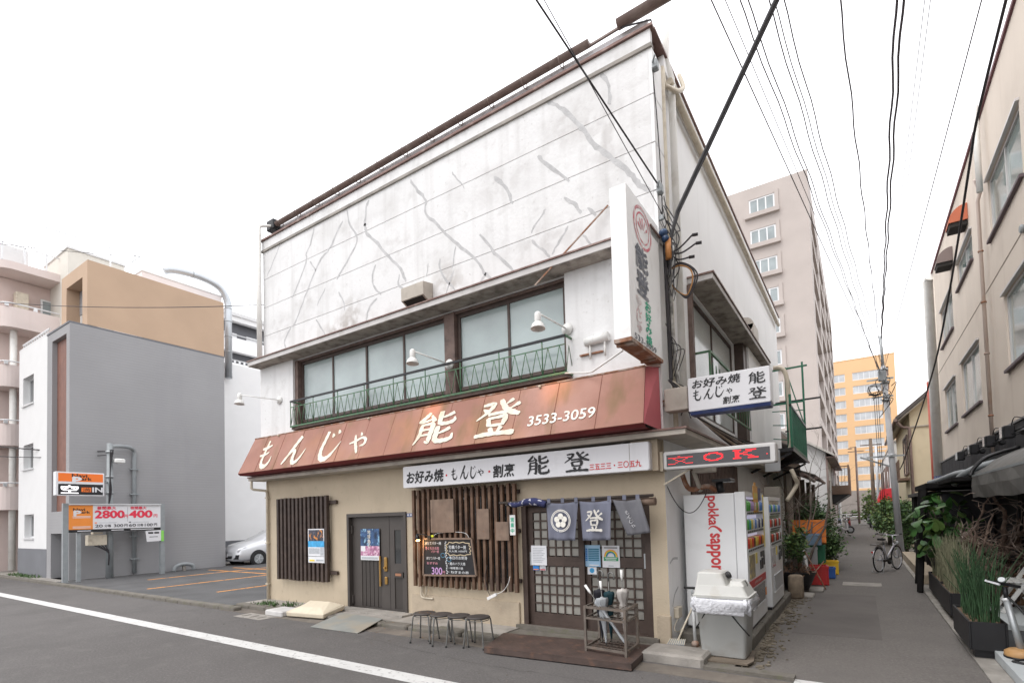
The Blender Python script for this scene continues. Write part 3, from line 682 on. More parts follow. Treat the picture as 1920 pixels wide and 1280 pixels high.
aw = thing('awning', 'long sloping faded red shop awning with white brush lettering', 'awning', (-4.5, -.3, 2.8))
A0, A1 = -9.055, .0
_L = math.hypot(.32, .77)
FA = Fr((0, -.62, 2.83), X, (0, .32 / _L, .77 / _L), (0, -.77 / _L, .32 / _L))
n = 14; W = (A1 - A0) / n
for i in range(n):
    a = A0 + i * W; t0 = 0.13 * (1 - (i) / n) - .06 * i / n; t1 = .13 * (1 - (i + 1) / n) - .06 * (i + 1) / n
    t0 = .134 if i == 0 else 0; t1 = -.06 if i == n - 1 else 0
    b = .004 + random.uniform(0, .005)
    m = MB(); m.hexa([FA.p(a + .003, 0, -.012), FA.p(a + W - .003, 0, -.012), FA.p(a + W - .003 + t1, .834, -.012), FA.p(a + .003 + t0, .834, -.012), FA.p(a + .003, 0, b), FA.p(a + W - .003, 0, b), FA.p(a + W - .003 + t1, .834, b), FA.p(a + .003 + t0, .834, b)])
    m.build('panel', awn_m, aw)
MB().hexa([(A0, -.625, 2.822), (A1, -.625, 2.822), (A1, -.57, 2.785), (A0, -.57, 2.785), (A0, -.607, 2.829), (A1, -.607, 2.829), (A1, -.55, 2.80), (A0, -.55, 2.80)]).build('hem', awn_under, aw)
MB().face([(A0, -.57, 2.788), (A1, -.57, 2.788), (A1, -.04, 2.78), (A0, -.04, 2.78)]).build('underside', awn_under, aw)
MB().face([(A0, -.62, 2.825), (A0 + .134, -.3, 3.6), (A0 + .134, -.06, 3.62), (A0, -.03, 2.80)]).build('end_cap', awn_m, aw)
MB().face([(A1 + .001, -.62, 2.825), (A1 - .058, -.3, 3.6), (A1 + .03, -.06, 3.62), (A1 + .035, -.055, 2.80)]).build('end_cap', awn_side, aw, label='pink end panel of the awning')
MB().hexa([(A0 + .13, -.31, 3.585), (A1 - .05, -.31, 3.585), (A1 - .03, -.06, 3.60), (A0 + .13, -.06, 3.60), (A0 + .13, -.31, 3.60), (A1 - .05, -.31, 3.60), (A1 - .03, -.06, 3.615), (A0 + .13, -.06, 3.615)]).build('top_panel', awn_m, aw)
MB().bar(FA.p(A0 + .134, .834, .008), FA.p(A1 - .06, .834, .008), .02).build('top_edge', rust, aw)
for i in range(1, n):
    a = A0 + i * W
    MB().fbox(FA, a - .003, a + .003, .0, .833, .006, .011).build('seam', MATS['awning_seam'], aw)
for a in (-5.2, -1.6, -8.0): MB().lathe([(.02, 0), (.02, .04), (.01, .05)], FA.p(a, .80, 0), FA.n, 8).build('stud', pipe_cream, aw)
brush(aw, [('も', -8.47, .06, .56, .66), ('ん', -7.55, .06, .72, .64), ('じ', -6.46, .05, .68, .66), ('ゃ', -5.56, .10, .52, .46), ('能', -3.90, .10, .84, .60), ('登', -2.66, .09, .80, .62)], M('cream_lettering', (.70, .655, .55), .75, var=.1, vs=7, dirt=((.5, .33, .2), .4, 4., .54, .72)), FA, off=.014, wide=1.1)
text(aw, '3533-3059', white_ink, FA, (-1.18, .25), 1.02, .155, bold=.015, off=.012)

# long white sign over the door
sg = thing('white_shop_sign', 'long white box sign with black brush lettering and red numerals below the awning', 'shop sign', (-2.2, -.2, 2.28))
m = MB(); m.cbox(-4.41, -.055, -.30, -.06, 2.285, 2.645, .012); m.build('sign_box', cream_face, sg)
MB().box(-.32, -.314, -.3035, -.301, 2.29, 2.64).build('joint', concrete, sg)
FB = Fr((0, -.30, 0), X, Z, -Y)
text(sg, 'お好み焼', ink, FB, (-3.90, 2.452), .83, .20, bold=.03, shear=.12)
text(sg, '割烹', ink, FB, (-2.29, 2.435), .39, .185, bold=.03, shear=.12)
brush(sg, [('も', -3.33, 2.355, .15, .19), ('ん', -3.15, 2.355, .19, .22), ('じ', -2.95, 2.355, .15, .2), ('ゃ', -2.80, 2.38, .14, .12), ('能', -1.88, 2.335, .37, .28), ('登', -1.27, 2.335, .39, .27)], ink, FB, wide=1.05)
text(sg, '三五三三・三〇五九', red_ink, FB, (-.525, 2.378), .72, .085, bold=.02)
for a in (-3.42, -2.56):
    MB().lathe([(.018, 0), (.018, .004)], (a, -.3002, 2.44), -Y, 10).build('red_dot', red_ink, sg)
for a in (-4.0, -2.2, -.5): MB().box(a - .02, a + .02, -.09, -.002, 2.646, 2.684).build('bracket', steel, sg)

# vertical projecting sign
vs = thing('vertical_sign', 'tall white weathered projecting sign with red emblem and faded vertical lettering', 'shop sign', (0, -.6, 3.66))
m = MB(); m.box(-.095, .10, -1.20, -.10, 3.70, 5.44); m.build('sign_box', M('weathered_sign_face', (.82, .82, .82), .45, var=.03, vs=3, dirt=((.5, .47, .44), .35, 4., .58, .74)), vs)
m = MB(); m.box(-.10, .105, -1.205, -.095, 3.655, 3.698); m.build('bottom_tray', rust, vs)
for y in (-1.12, -.35): MB().box(-.10, .10, y - .02, y + .02, 3.63, 3.654).build('tray_strut', rust, vs)
for z in (3.85, 5.2): MB().box(-.03, .03, -.10, -.06, z, z + .08).build('bracket', rust, vs)
FV = Fr((.10, 0, 0), Y, Z, X)
pinkf = M('faded_red_paint', (.62, .16, .20), .7, var=.2, vs=12, dirt=((.72, .66, .66), .8, 9., .45, .6)); pinkl = M('very_faded_red', (.68, .45, .45), .7, var=.15, vs=12, dirt=((.74, .72, .72), .85, 8., .42, .6))
greenf = M('faded_green_paint', (.05, .42, .26), .7, var=.15, vs=10); greyf = M('faded_black_paint', (.14, .15, .18), .7, var=.25, vs=12, dirt=((.4, .4, .42), .5, 9., .5, .62))
m = MB()
for k in range(28):
    a0, a1 = 2 * PI * k / 28, 2 * PI * (k + 1) / 28
    for r0, r1 in ((.27, .31), (.20, .225)):
        m.face([FV.p(-.69 + math.cos(a) * r * 1.0, 5.14 + math.sin(a) * r * .82, .003) for a, r in ((a0, r0), (a0, r1), (a1, r1), (a1, r0))])
m.build('emblem', pinkf, vs)
m = MB()
for k in range(5):
    a = PI * (.15 + .17 * k); m.face([FV.p(-.69 + math.cos(b) * r, 5.08 + math.sin(b) * r, .004) for b, r in ((a, .05), (a, .18), (a + .22, .18), (a + .22, .05))])
m.build('emblem_petal', pinkf, vs)
for i, ch in enumerate('能登'): text(vs, ch, greyf, FV, (-.76, 4.74 - i * .31), .40, .27, bold=.04)
for i, ch in enumerate('お好み焼'): text(vs, ch, greenf, FV, (-.60, 4.215 - i * .135), .20, .115, bold=.03)
for i, ch in enumerate('もんじゃ'): text(vs, ch, pinkl, FV, (-.92, 4.2 - i * .11), .16, .095, bold=.03)
text(vs, '533-3059', greyf, FV, (-.72, 3.745), .74, .065, bold=.02)
st_ = MB(); st_.bar((-.572, -.10, 5.962), (-1.555, -.47, 4.98), .018); 
tag(st_.build('wire_stay', rust), 'thin rusty stay rod slanting in front of the white facade above the windows', 'stay rod')
tag(MB().tube([(-.12, -.9, 3.66), (-.75, -.4, 3.63), (-.85, -.36, 3.64), (-1.25, -.3, 3.72)], .012, 6).build('conduit', pipe_white), 'bent white conduit running below the vertical sign to the window railing', 'conduit')

# side sign
ss = thing('side_sign', 'white box sign with black brush lettering and navy base on the alley corner', 'shop sign', (.9, 0, 2.95))
MB().cbox(.40, 1.335, -.10, .12, 2.985, 3.40, .008).build('sign_box', cream_face, ss)
MB().hexa([(.42, -.09, 2.94), (1.325, -.09, 2.94), (1.325, .11, 2.94), (.42, .11, 2.94), (.41, -.098, 2.983), (1.33, -.098, 2.983), (1.33, .118, 2.983), (.41, .118, 2.983)]).build('sign_base', navy, ss)
MB().cbox(.09, .385, -.07, .12, 3.03, 3.32, .01).build('side_box', eave_c, ss)
MB().box(.02, .40, .0, .06, 3.13, 3.2).build('arm', rust, ss)
FZ = Fr((0, -.10, 0), X, Z, -Y)
text(ss, 'お好み焼', ink, FZ, (.735, 3.315), .56, .105, bold=.02, shear=.15)
text(ss, '割烹', ink, FZ, (.907, 3.068), .19, .085, bold=.02, shear=.15)
brush(ss, [('も', .45, 3.11, .12, .14), ('ん', .58, 3.11, .13, .13), ('じ', .71, 3.12, .12, .14), ('ゃ', .845, 3.14, .08, .075), ('能', 1.10, 3.215, .18, .14), ('登', 1.09, 3.035, .20, .14)], ink, FZ)

# scrolling display
ls = thing('scrolling_display', 'long thin display board with glowing red letters O and K over the vending machine', 'display board', (.7, -.05, 2.28))
MB().cbox(.055, 1.365, -.12, .06, 2.285, 2.51, .015).build('housing', M('aluminium_housing', (.52, .51, .50), .4, metal=.3, var=.06, vs=5), ls)
MB().box(.105, 1.30, -.1235, -.12, 2.318, 2.468).build('screen', led_off, ls)
MB().box(.02, .054, -.12, .02, 2.27, 2.52).build('end_plate', pipe_cream, ls)
FL = Fr((0, -.1235, 0), X, Z, -Y)
FONT5 = {'O': ["000111111000", "011100001110", "110000000011", "100000000001", "100000000001", "110000000011", "011100001110", "000111111000"], 'K': ["111100111110", "011000011000", "011001100000", "011110000000", "011001100000", "011000011000", "011000001100", "111100011111"], '文': ["0000100000", "1111111111", "0010000100", "0001001000", "0000110000", "0001001000", "1110000111"]}
def dots(ch, u0, v0, w_, h_):
    rows = FONT5[ch]; m = MB(); nr, nc = len(rows), len(rows[0])
    for r, row in enumerate(rows):
        for c, q in enumerate(row):
            if q == '1':
                for a in range(2):
                    for b in range(2):
                        cw, ch_ = w_ / nc, h_ / nr; x = u0 + c * cw + a * cw / 2; z = v0 + (nr - 1 - r) * ch_ + b * ch_ / 2
                        if ch == '文' and b == 1: continue
                        m.face([FL.p(x, z, .002), FL.p(x + cw * .46, z, .002), FL.p(x + cw * .46, z + ch_ * .46, .002), FL.p(x, z + ch_ * .46, .002)])
    return m.build('lettering', led_red, ls)
dots('O', .565, 2.352, .225, .10); dots('K', .90, 2.352, .28, .105); dots('文', .125, 2.345, .31, .105)
MB().face([FL.p(1.262, 2.38, .002), FL.p(1.276, 2.38, .002), FL.p(1.276, 2.39, .002), FL.p(1.262, 2.39, .002)]).build('lettering', led_red, ls)
MB().bar((.03, -.03, 2.10), (.36, .0, 2.28), .03, .02).build('stay', pipe_cream, ls)

# gooseneck lamps
lamp_w = M('lamp_white', (.72, .72, .70), .4, var=.05, vs=9, dirt=((.4, .36, .3), .4, 14., .58, .7))
def gooseneck(label, base, head, wy):
    t = thing('sign_lamp', label, 'lamp', base, 'swan-neck lamps lighting the awning')
    b, h = V(base), V(head)
    MB().lathe([(.085, 0), (.085, .02), (.03, .03), (.02, .06)], b, -Y, 16).build('wall_plate', lamp_w, t)
    MB().tube([b + V((0, -.05, 0)), h + V((.05, 0, .13))], .011, 7).build('arm', lamp_w, t)
    d = V((.02, -.06, -1)).normalized()
    MB().lathe([(.02, -.02), (.042, 0), (.046, .02), (.046, .11), (.035, .13)], h + V((0, 0, .16)), d, 14).build('lamp_body', lamp_w, t)
    m = MB(); m.lathe([(.04, .12), (.075, .15), (.098, .205), (.10, .22), (.094, .218), (.07, .16)], h + V((0, 0, .16)), d, 18); s = m.build('lamp_shade', lamp_w, t)
    return t
gooseneck('white swan-neck lamp at the right end of the window railing beside the vertical sign', (-1.24, -.13, 4.385), (-1.355, -.75, 4.29), -.13)
gooseneck('white swan-neck lamp in front of the heavy post of the long window', (-3.45, -.12, 4.29), (-3.67, -.75, 4.25), -.13)
gooseneck('white swan-neck lamp sticking out at the left corner over the parking lot', (-8.27, -.13, 4.40), (-8.72, -.75, 4.33), -.13)
sb = thing('small_wall_lamp', 'short white tube lamp fixed to the pier beside the vertical sign', 'lamp', (-.75, -.14, 4.0))
MB().tube([(-.95, -.17, 4.12), (-.6, -.17, 4.14)], .06, 10).build('lamp_body', lamp_w, sb)
for x in (-.88, -.66): MB().tube([(x, -.17, 4.08), (x, -.17, 3.88)], .014, 6).build('leg', pipe_white, sb)
MB().box(-1.05, -.7, -.16, -.125, 3.95, 3.97).build('bracket', rust, sb)

# ================================================================== ground-floor front: slatted screens
dark_slat = M('dark_stained_timber', (.05, .034, .028), .6, var=.25, vs=6, bump=.2, bs=30, dirt=((.10, .07, .055), .5, 9., .5, .7))
warm_slat = M('weathered_timber_slats', (.125, .072, .045), .65, var=.3, vs=5, bump=.25, bs=25, dirt=[((.05, .032, .025), .8, 2.2, .5, .66), ((.24, .15, .095), .5, 6., .55, .7)])
s1 = thing('slatted_screen', 'dark brown slatted timber screen left of the steel door', 'slatted screen', (-7.6, -.08, .55))
sl = None
for i in range(13):
    x = -8.42 + i * (8.42 - 6.72) / 12.4
    if sl is None: sl = MB().box(-8.44, -8.37, -.13, -.065, .545, 2.265).build('slat', dark_slat, s1); sl0 = sl; x0 = x
    else: share(sl0, (x - x0 + random.uniform(-.004, .004), 0, random.uniform(-.012, .012)), s1)
for z in (.70, 2.10): MB().box(-8.42, -6.52, -.062, -.018, z, z + .07).build('rail', dark_slat, s1)
s2 = thing('slatted_screen', 'wide weathered brown slatted screen hung with boards beside the sliding doors', 'slatted screen', (-3.3, -.08, .6), 'slatted screens')
s1['group'] = 'slatted screens'
sl0 = None
for i in range(19):
    x = -4.36 + i * 2.115 / 18
    if sl0 is None: sl0 = MB().box(-4.385, -4.335, -.12, -.065, .60, 2.25).build('slat', warm_slat, s2); x0 = x
    else: share(sl0, (x - x0 + random.uniform(-.004, .004), random.uniform(-.004, .004), random.uniform(-.01, .01)), s2)
for z in (.74, 1.5, 2.1): MB().box(-4.38, -2.2, -.062, -.015, z, z + .06).build('rail', dark_slat, s2)
board_m = M('bare_board', (.20, .14, .105), .75, var=.18, vs=6, bump=.2, bs=30, streak=((.10, .07, .055), .6, 9., .5, .68), dirt=((.32, .24, .18), .4, 4., .52, .7))
for lab, (x0, x1, z0, z1) in (('large blank weathered board hung on the wide slatted screen', (-3.93, -3.42, 1.515, 2.065)), ('narrow blank weathered board on the wide slatted screen', (-2.945, -2.705, 1.405, 1.88)), ('small blank weathered board next to the green and white plate', (-2.58, -2.335, 1.385, 1.67))):
    b = MB(); b.cbox(x0, x1, -.15, -.125, z0, z1, .004); tag(b.build('notice_board', board_m), lab, 'board', 'blank boards on the slatted screen')
pl = thing('opening_plate', 'narrow white plate with green characters at the edge of the slatted screen', 'sign', (-2.27, -.13, 1.46))
MB().cbox(-2.325, -2.225, -.135, -.123, 1.465, 1.77, .002).build('plate', white_pl, pl)
FP = Fr((0, -.135, 0), X, Z, -Y)
for i, ch in enumerate('営業中'): text(pl, ch, greenf, FP, (-2.275, 1.70 - i * .083), .06, .065, bold=.02)
ap = thing('address_plate', 'small blue address plate beside the steel door', 'address plate', (-4.56, -.01, 1.8))
MB().box(-4.625, -4.49, -.012, -.002, 1.795, 1.855).build('plate', M('enamel_blue', (.02, .06, .22), .4, var=.1), ap)
for a in (-4.61, -4.585, -4.545, -4.52): MB().box(a, a + .015, -.0132, -.0125, 1.808, 1.843).build('mark', white_ink, ap)

# chalkboard with its lamp
cb = thing('chalkboard', 'black chalkboard menu in wooden frame hung on the slatted screen', 'chalkboard', (-3.5, -.15, .8))
cw = M('chalk_white', (.62, .64, .66), .9, var=.1); cp = M('chalk_pink', (.60, .27, .33), .9, var=.1); cl = M('chalk_lilac', (.55, .33, .62), .9, var=.1); cy_ = M('chalk_cream', (.60, .50, .34), .9, var=.1); cbl = M('chalk_blue', (.08, .22, .33), .9, var=.1)
Q = [(-4.10, .80), (-2.965, .83), (-3.045, 1.415), (-4.075, 1.41)]
def lerp2(u, v):
    a = V(Q[0]).lerp(V(Q[1]), u); b = V(Q[3]).lerp(V(Q[2]), u); c = a.lerp(b, v); return c
MB().hexa([(p[0], -.165, p[1]) for p in (Q[0], Q[1])] + [(Q[1][0], -.15, Q[1][1]), (Q[0][0], -.15, Q[0][1])] + [(Q[3][0], -.165, Q[3][1]), (Q[2][0], -.165, Q[2][1]), (Q[2][0], -.15, Q[2][1]), (Q[3][0], -.15, Q[3][1])]).build('slate', M('blackboard', (.018, .017, .019), .7, var=.3, vs=5), cb)
for i in range(4):
    a, b = Q[i], Q[(i + 1) % 4]
    MB().bar((a[0], -.165, a[1]), (b[0], -.165, b[1]), .028, .03, up=Y).build('frame_strip', board_m, cb)
FC = Fr((0, -.165, 0), X, Z, -Y)
def chalk(s_, m_, u, v, w_, h_): c = lerp2(u, v); text(cb, s_, m_, FC, (c.x, c.y), w_, h_, bold=.01, off=.002)
chalk('ほたてバター焼', cw, .20, .88, .36, .05); chalk('まぐろホホ肉', cp, .18, .74, .30, .055); chalk('バター焼', cp, .24, .65, .17, .045)
chalk('ほたてバター焼', cw, .20, .47, .30, .05); chalk('おすすめ', cp, .18, .33, .24, .04); chalk('300', cl, .27, .12, .23, .115); chalk('円', cp, .405, .08, .05, .05)
chalk('牡蠣バター焼', cw, .70, .77, .36, .06); chalk('大人気 1000円', cw, .70, .66, .38, .035)
chalk('・本日のお刺身', cw, .68, .48, .42, .055); chalk('・鮭のハラス焼', cw, .66, .32, .36, .05); chalk('・味噌漬け焼', cw, .64, .20, .30, .04); chalk('・ねぎまの串', cw, .68, .09, .42, .045)
m = MB()
for i in range(26):
    t0, t1 = 2 * PI * i / 26, 2 * PI * (i + 1) / 26; k0, k1 = (1, .86) if i % 2 else (.86, 1)
    def ep(t, k): 
        c = lerp2(.715 + .25 * k * max(-1, min(1, 1.25 * math.cos(t))), .725 + .185 * k * max(-1, min(1, 1.2 * math.sin(t)))); return (c.x, -.1675, c.y)
    m.ribbon([ep(t0, k0), ep(t1, k1)], [.012, .012], -Y)
m.build('chalk_border', cy_, cb)
m = MB()
for i in range(20):
    c = lerp2(.463 + random.uniform(-.008, .008), .06 + i * .045); m.face([(c.x - .014, -.1675, c.y - .007), (c.x + .012, -.1675, c.y - .008), (c.x + .015, -.1675, c.y + .006), (c.x - .01, -.1675, c.y + .007)])
m.build('chalk_divider', cw, cb)
m = MB()
for (u, v) in ((.40, .55), (.52, .44)):
    for i in range(12):
        t = 2 * PI * i / 12; c = lerp2(u, v); m.ribbon([(c.x + math.cos(t) * .045, -.1675, c.y + math.sin(t) * .035), (c.x + math.cos(t + .55) * .045, -.1675, c.y + math.sin(t + .55) * .035)], [.01, .01], -Y)
m.build('chalk_flourish', cbl, cb)
MB().tube(smooth([(-3.9, -.14, 1.43), (-3.8, -.13, 1.5), (-3.45, -.12, 1.52), (-3.2, -.13, 1.5), (-3.12, -.14, 1.43)], 4), .004, 5).build('hanging_cord', white_pl, cb)
lm = thing('clip_lamp', 'small black clip lamp glowing orange at the corner of the chalkboard', 'lamp', (-4.1, -.2, 1.42))
MB().lathe([(.018, 0), (.03, .05), (.045, .10), (.043, .10), (.01, .03)], (-4.14, -.26, 1.50), V((.25, -.1, -1)), 12).build('lamp_shade', black_met, lm)
MB().lathe([(.0, 0), (.03, .008), (.034, .022)], (-4.117, -.268, 1.406), V((.25, -.1, -1)), 10).build('bulb', M('bulb_glow', (1, .62, .22), .4, emit=7.), lm)
MB().tube(smooth([(-4.14, -.26, 1.50), (-4.05, -.24, 1.49), (-3.98, -.2, 1.475), (-3.93, -.17, 1.44)], 4), .008, 6).build('arm', black_met, lm)
MB().cbox(-3.97, -3.9, -.2, -.165, 1.40, 1.46, .005).build('clip', black_met, lm); MB().cbox(-3.9, -3.84, -.185, -.165, 1.44, 1.475, .005).build('tag', M('yellow_plastic', (.55, .60, .03), .4), lm)
pt = bpy.data.lights.new('clip_lamp_light', 'POINT'); pt.energy = 1.6; pt.color = (1, .55, .2); pt.shadow_soft_size = .02
po = bpy.data.objects.new('clip_lamp_light', pt); C.objects.link(po); po.location = V((-4.09, -.285, 1.36)) - BASE[lm.name]; po.parent = lm
# awning spot glow comes from the two lit sign lamps
for p in ((-1.35, -.8, 4.2), (-3.66, -.8, 4.15)):
    L_ = bpy.data.lights.new('sign_lamp_light', 'SPOT'); L_.energy = 22; L_.color = (1, .50, .16); L_.spot_size = R(44); L_.spot_blend = 1.0; L_.shadow_soft_size = .04
    ob = bpy.data.objects.new('sign_lamp_light', L_); C.objects.link(ob); ob.location = p
    ob.rotation_euler = (V((0, .55, -.75)) * -1).to_track_quat('Z', 'Y').to_euler()

# posters and papers
def poster(name, label, cat, F, rect, sheet_m, prints, texts=()):
    t = thing(name, label, cat, F.p(rect[0], rect[2], 0))
    MB().fbox(F, *rect, 0, .003).build('sheet', sheet_m, t)
    for k, (nm, m_, a0, a1, b0, b1) in enumerate(prints):
        W, H = rect[1] - rect[0], rect[3] - rect[2]
        a = rect[0] + a0 * W; b = rect[0] + a1 * W; c = rect[2] + b0 * H; d = rect[2] + b1 * H; o = .0038 + k * .0006
        MB().face([F.p(a, c, o), F.p(b, c, o), F.p(b, d, o), F.p(a, d, o)]).build(nm, m_, t)
    for (s_, m_, u, v, w_, h_) in texts:
        W, H = rect[1] - rect[0], rect[3] - rect[2]
        text(t, s_, m_, F, (rect[0] + u * W, rect[2] + v * H), w_ * W, h_ * H, bold=.01, off=.009)
    return t
paper_w = M('paper_white', (.70, .71, .74), .7, var=.03, vs=8); sky_b = M('print_blue', (.05, .33, .62), .5, var=.25, vs=14); pic_d = M('print_dark_photo', (.05, .05, .07), .5, var=.8, vs=16, dirt=((.65, .25, .05), .9, 13., .55, .62)); pic_p = M('print_pink_photo', (.42, .18, .30), .5, var=.5, vs=22, dirt=((.75, .6, .68), .8, 20., .5, .62)); pic_n = M('print_night_photo', (.03, .07, .16), .5, var=.7, vs=10, dirt=((.3, .55, .75), .8, 14., .56, .64)); grey_p = M('print_grey', (.42, .44, .47), .6, var=.15, vs=30); teal_p = M('print_teal', (.02, .15, .24), .6, var=.1); cyan_p = M('print_pale_blue', (.33, .52, .70), .6, var=.06); green_p = M('print_green', (.03, .30, .12), .6); orange_p = M('print_orange', (.85, .25, .03), .6); yellow_p = M('print_yellow', (.80, .62, .06), .6); blue_p = M('print_mid_blue', (.03, .18, .50), .6)
poster('festival_poster', 'tall colourful poster with night photo and blue band on the dark slatted screen', 'poster', Fr((0, -.132, 0), X, Z, -Y), (-7.325, -6.805, .93, 1.61), paper_w,
       [('photo', pic_d, .04, .96, .64, .97), ('blue_band', sky_b, .0, 1., .46, .64), ('text_block', grey_p, .05, .72, .26, .43), ('text_block', grey_p, .76, .97, .22, .45), ('rule', ink, 0, 1, .185, .195), ('mark', yellow_p, .08, .4, .04, .09), ('text_block', grey_p, .5, .95, .05, .1)])
poster('door_poster', 'blue and pink photo poster on the left leaf of the steel door', 'poster', Fr((0, .038, 0), X, Z, -Y), (-5.925, -5.40, 1.0, 1.59), paper_w,
       [('photo', pic_n, .0, 1., .45, 1.), ('photo', pic_p, .0, 1., .14, .45), ('text_block', paper_w, .02, .25, .28, .45), ('text_block', grey_p, .05, .9, .03, .1)], [('地', white_ink, .47, .90, .15, .13), ('球', white_ink, .47, .75, .15, .13), ('島', white_ink, .47, .60, .15, .13), ('の', white_ink, .47, .46, .13, .11)])
FD = Fr((0, .052, 0), X, Z, -Y); FD2 = Fr((0, .102, 0), X, Z, -Y)
lines = [('text_line', grey_p, .12, .9 - .1 * (i % 3), .84 - i * .085, .87 - i * .085) for i in range(9)]
poster('white_notice', 'white printed notice on the left sliding door', 'notice', FD, (-2.07, -1.80, 1.005, 1.30), paper_w, lines)
poster('blue_notice', 'pale blue notice with dark blue table on the middle of the sliding doors', 'notice', FD2, (-1.20, -.955, 1.005, 1.31), cyan_p,
       [('table_row', teal_p, .25, .93, .78 - i * .085, .84 - i * .085) for i in range(7)] + [('row_mark', blue_p, .08, .2, .78 - i * .085, .84 - i * .085) for i in range(7)] + [('text_line', paper_w, .3, .9, .05, .1)])
rn = poster('rainbow_notice', 'white notice with a rainbow arch and green band on the right sliding door', 'notice', FD2, (-.925, -.665, 1.0, 1.305), paper_w,
       [('green_band', green_p, .08, .92, .30, .48), ('text_line', ink, .12, .88, .88, .92), ('text_line', paper_w, .16, .84, .41, .44), ('text_line', paper_w, .2, .8, .34, .37), ('text_line', grey_p, .35, .65, .06, .1)])
for r_, m_ in ((.10, orange_p), (.088, yellow_p), (.076, green_p), (.064, blue_p)):
    m = MB()
    for k in range(12):
        a0, a1 = PI * k / 12, PI * (k + 1) / 12
        m.face([FD2.p(-.795 + math.cos(a) * q, 1.15 + math.sin(a) * q, .0075) for a, q in ((a0, r_ - .012), (a0, r_), (a1, r_), (a1, r_ - .012))])
    m.build('rainbow_band', m_, rn)
rb = poster('round_mark_notice', 'small white square notice with a blue disc below the blue notice', 'notice', FD2, (-1.16, -1.02, .895, .998), paper_w, [('caption', grey_p, .3, .9, .05, .12)])
m = MB(); m.lathe([(.037, 0), (.037, .001)], FD2.p(-1.09, .952, .0045), -Y, 18); m.build('disc', sky_b, rb)
for lab, a, m_ in (('dark blue card sticker below the white notice', -2.045, blue_p), ('red and grey card sticker below the white notice', -1.925, grey_p)):
    t = poster('card_sticker', lab, 'sticker', FD, (a, a + .105, .93, .995), m_, [('mark', orange_p if m_ is blue_p else red_ink, .1, .9, .1, .3)])

# noren curtain on its pole
nr = thing('shop_curtain', 'faded blue split shop curtain with white crest and characters over the sliding doors', 'curtain', (-1.2, -.25, 1.95))
cloth = M('faded_indigo_cloth', (.145, .153, .20), .9, var=.12, vs=3, bump=.1, bs=200, dirt=((.19, .19, .225), .5, 2.5, .48, .7)); cloth2 = M('faded_grey_cloth', (.125, .125, .14), .9, var=.12, vs=3, bump=.1, bs=200, dirt=((.2, .2, .21), .5, 2.5, .5, .7)); cloth_n = M('navy_cloth', (.03, .035, .10), .9, var=.2, vs=5, dirt=((.6, .6, .65), .9, 16., .6, .63))
pole_m = M('dark_bamboo', (.05, .04, .035), .5, var=.2, vs=8)
MB().tube([(-2.42, -.25, 1.955), (-.04, -.25, 1.965)], .02, 10).build('pole', pole_m, nr)
MB().tube([(-.28, -.2, 1.885), (-.03, -.2, 1.89)], .05, 12).build('log_bracket', board_m, nr); MB().tube([(-2.3, -.25, 1.93), (-2.3, -.02, 1.90)], .02, 8).build('pole_bracket', pole_m, nr)
def cloth_panel(top0, top1, bl, br, mt, ph, zt=1.93):
    m = MB(); nu, nv = 12, 12
    for j in range(nv + 1):
        v = j / nv
        for i in range(nu + 1):
            u = i / nu
            x = (top0 + (top1 - top0) * u) * (1 - v) + (bl[0] + (br[0] - bl[0]) * u) * v
            z = zt * (1 - v) + (bl[1] + (br[1] - bl[1]) * u) * v - .02 * math.sin(PI * u) * (1 - v) * (1 if True else 0)
            y = -.27 - .05 * v + .022 * math.sin(u * 9 + ph) * (.4 + v) + .01 * math.sin(u * 21 + v * 3 + ph)
            m.v.append(V((x, y, z)))
    for j in range(nv):
        for i in range(nu):
            a = j * (nu + 1) + i; m.f.append((a, a + nu + 1, a + nu + 2, a + 1)); m.sm.append(True)
    o = m.build('cloth_panel', mt, nr); s_ = o.modifiers.new('thick', 'SOLIDIFY'); s_.thickness = .004
    return o
c1 = cloth_panel(-1.60, -1.09, (-1.55, 1.405), (-1.13, 1.395), cloth, .3)
c2 = cloth_panel(-1.08, -.60, (-1.02, 1.395), (-.60, 1.405), cloth, 1.4)
c3 = cloth_panel(-.59, -.20, (-.38, 1.46), (-.06, 1.50), cloth2, 2.6)
for x in (-1.55, -1.33, -1.12, -.86, -.63, -.42, -.24):
    MB().box(x - .025, x + .025, -.275, -.268, 1.92, 1.985).build('loop', cloth, nr)
m = MB(); m.tube(smooth([(-2.25, -.26, 1.94), (-2.1, -.28, 1.915), (-1.9, -.27, 1.955), (-1.72, -.28, 1.94), (-1.6, -.27, 1.90)], 5), [.012, .02, .03, .035, .04, .04, .035, .04, .045, .05, .05, .05, .055, .06, .06, .055, .055, .05, .05, .05, .045], 9); m.build('rolled_cloth', cloth_n, nr)
FN = Fr((0, -.335, 0), X, Z, -Y)
m = MB()
for k in range(28):
    a0, a1 = 2 * PI * k / 28, 2 * PI * (k + 1) / 28
    for r0, r1 in ((.145, .155), (.128, .137)):
        m.face([FN.p(-1.335 + math.cos(a) * r, 1.67 + math.sin(a) * r, 0) for a, r in ((a0, r0), (a0, r1), (a1, r1), (a1, r0))])
for k in range(5):
    a = PI / 2 + k * 2 * PI / 5
    cxx, czz = -1.335 + math.cos(a) * .062, 1.67 + math.sin(a) * .062
    m.face([FN.p(cxx + math.cos(b) * .042, czz + math.sin(b) * .042, 0.001) for b in [2 * PI * q / 10 for q in range(10)]])
m.build('crest', white_ink, nr)
brush(nr, [('登', -.96, 1.52, .26, .29)], M('cloth_white', (.62, .60, .55), .9, var=.1, vs=9), FN, off=0)
fa = M('faint_white', (.42, .42, .44), .9)
for i, ch in enumerate('もんじゃ'): brush(nr, [(ch, -.40 + i * .025, 1.735 - i * .058, .07, .05)], fa, FN, off=.0)
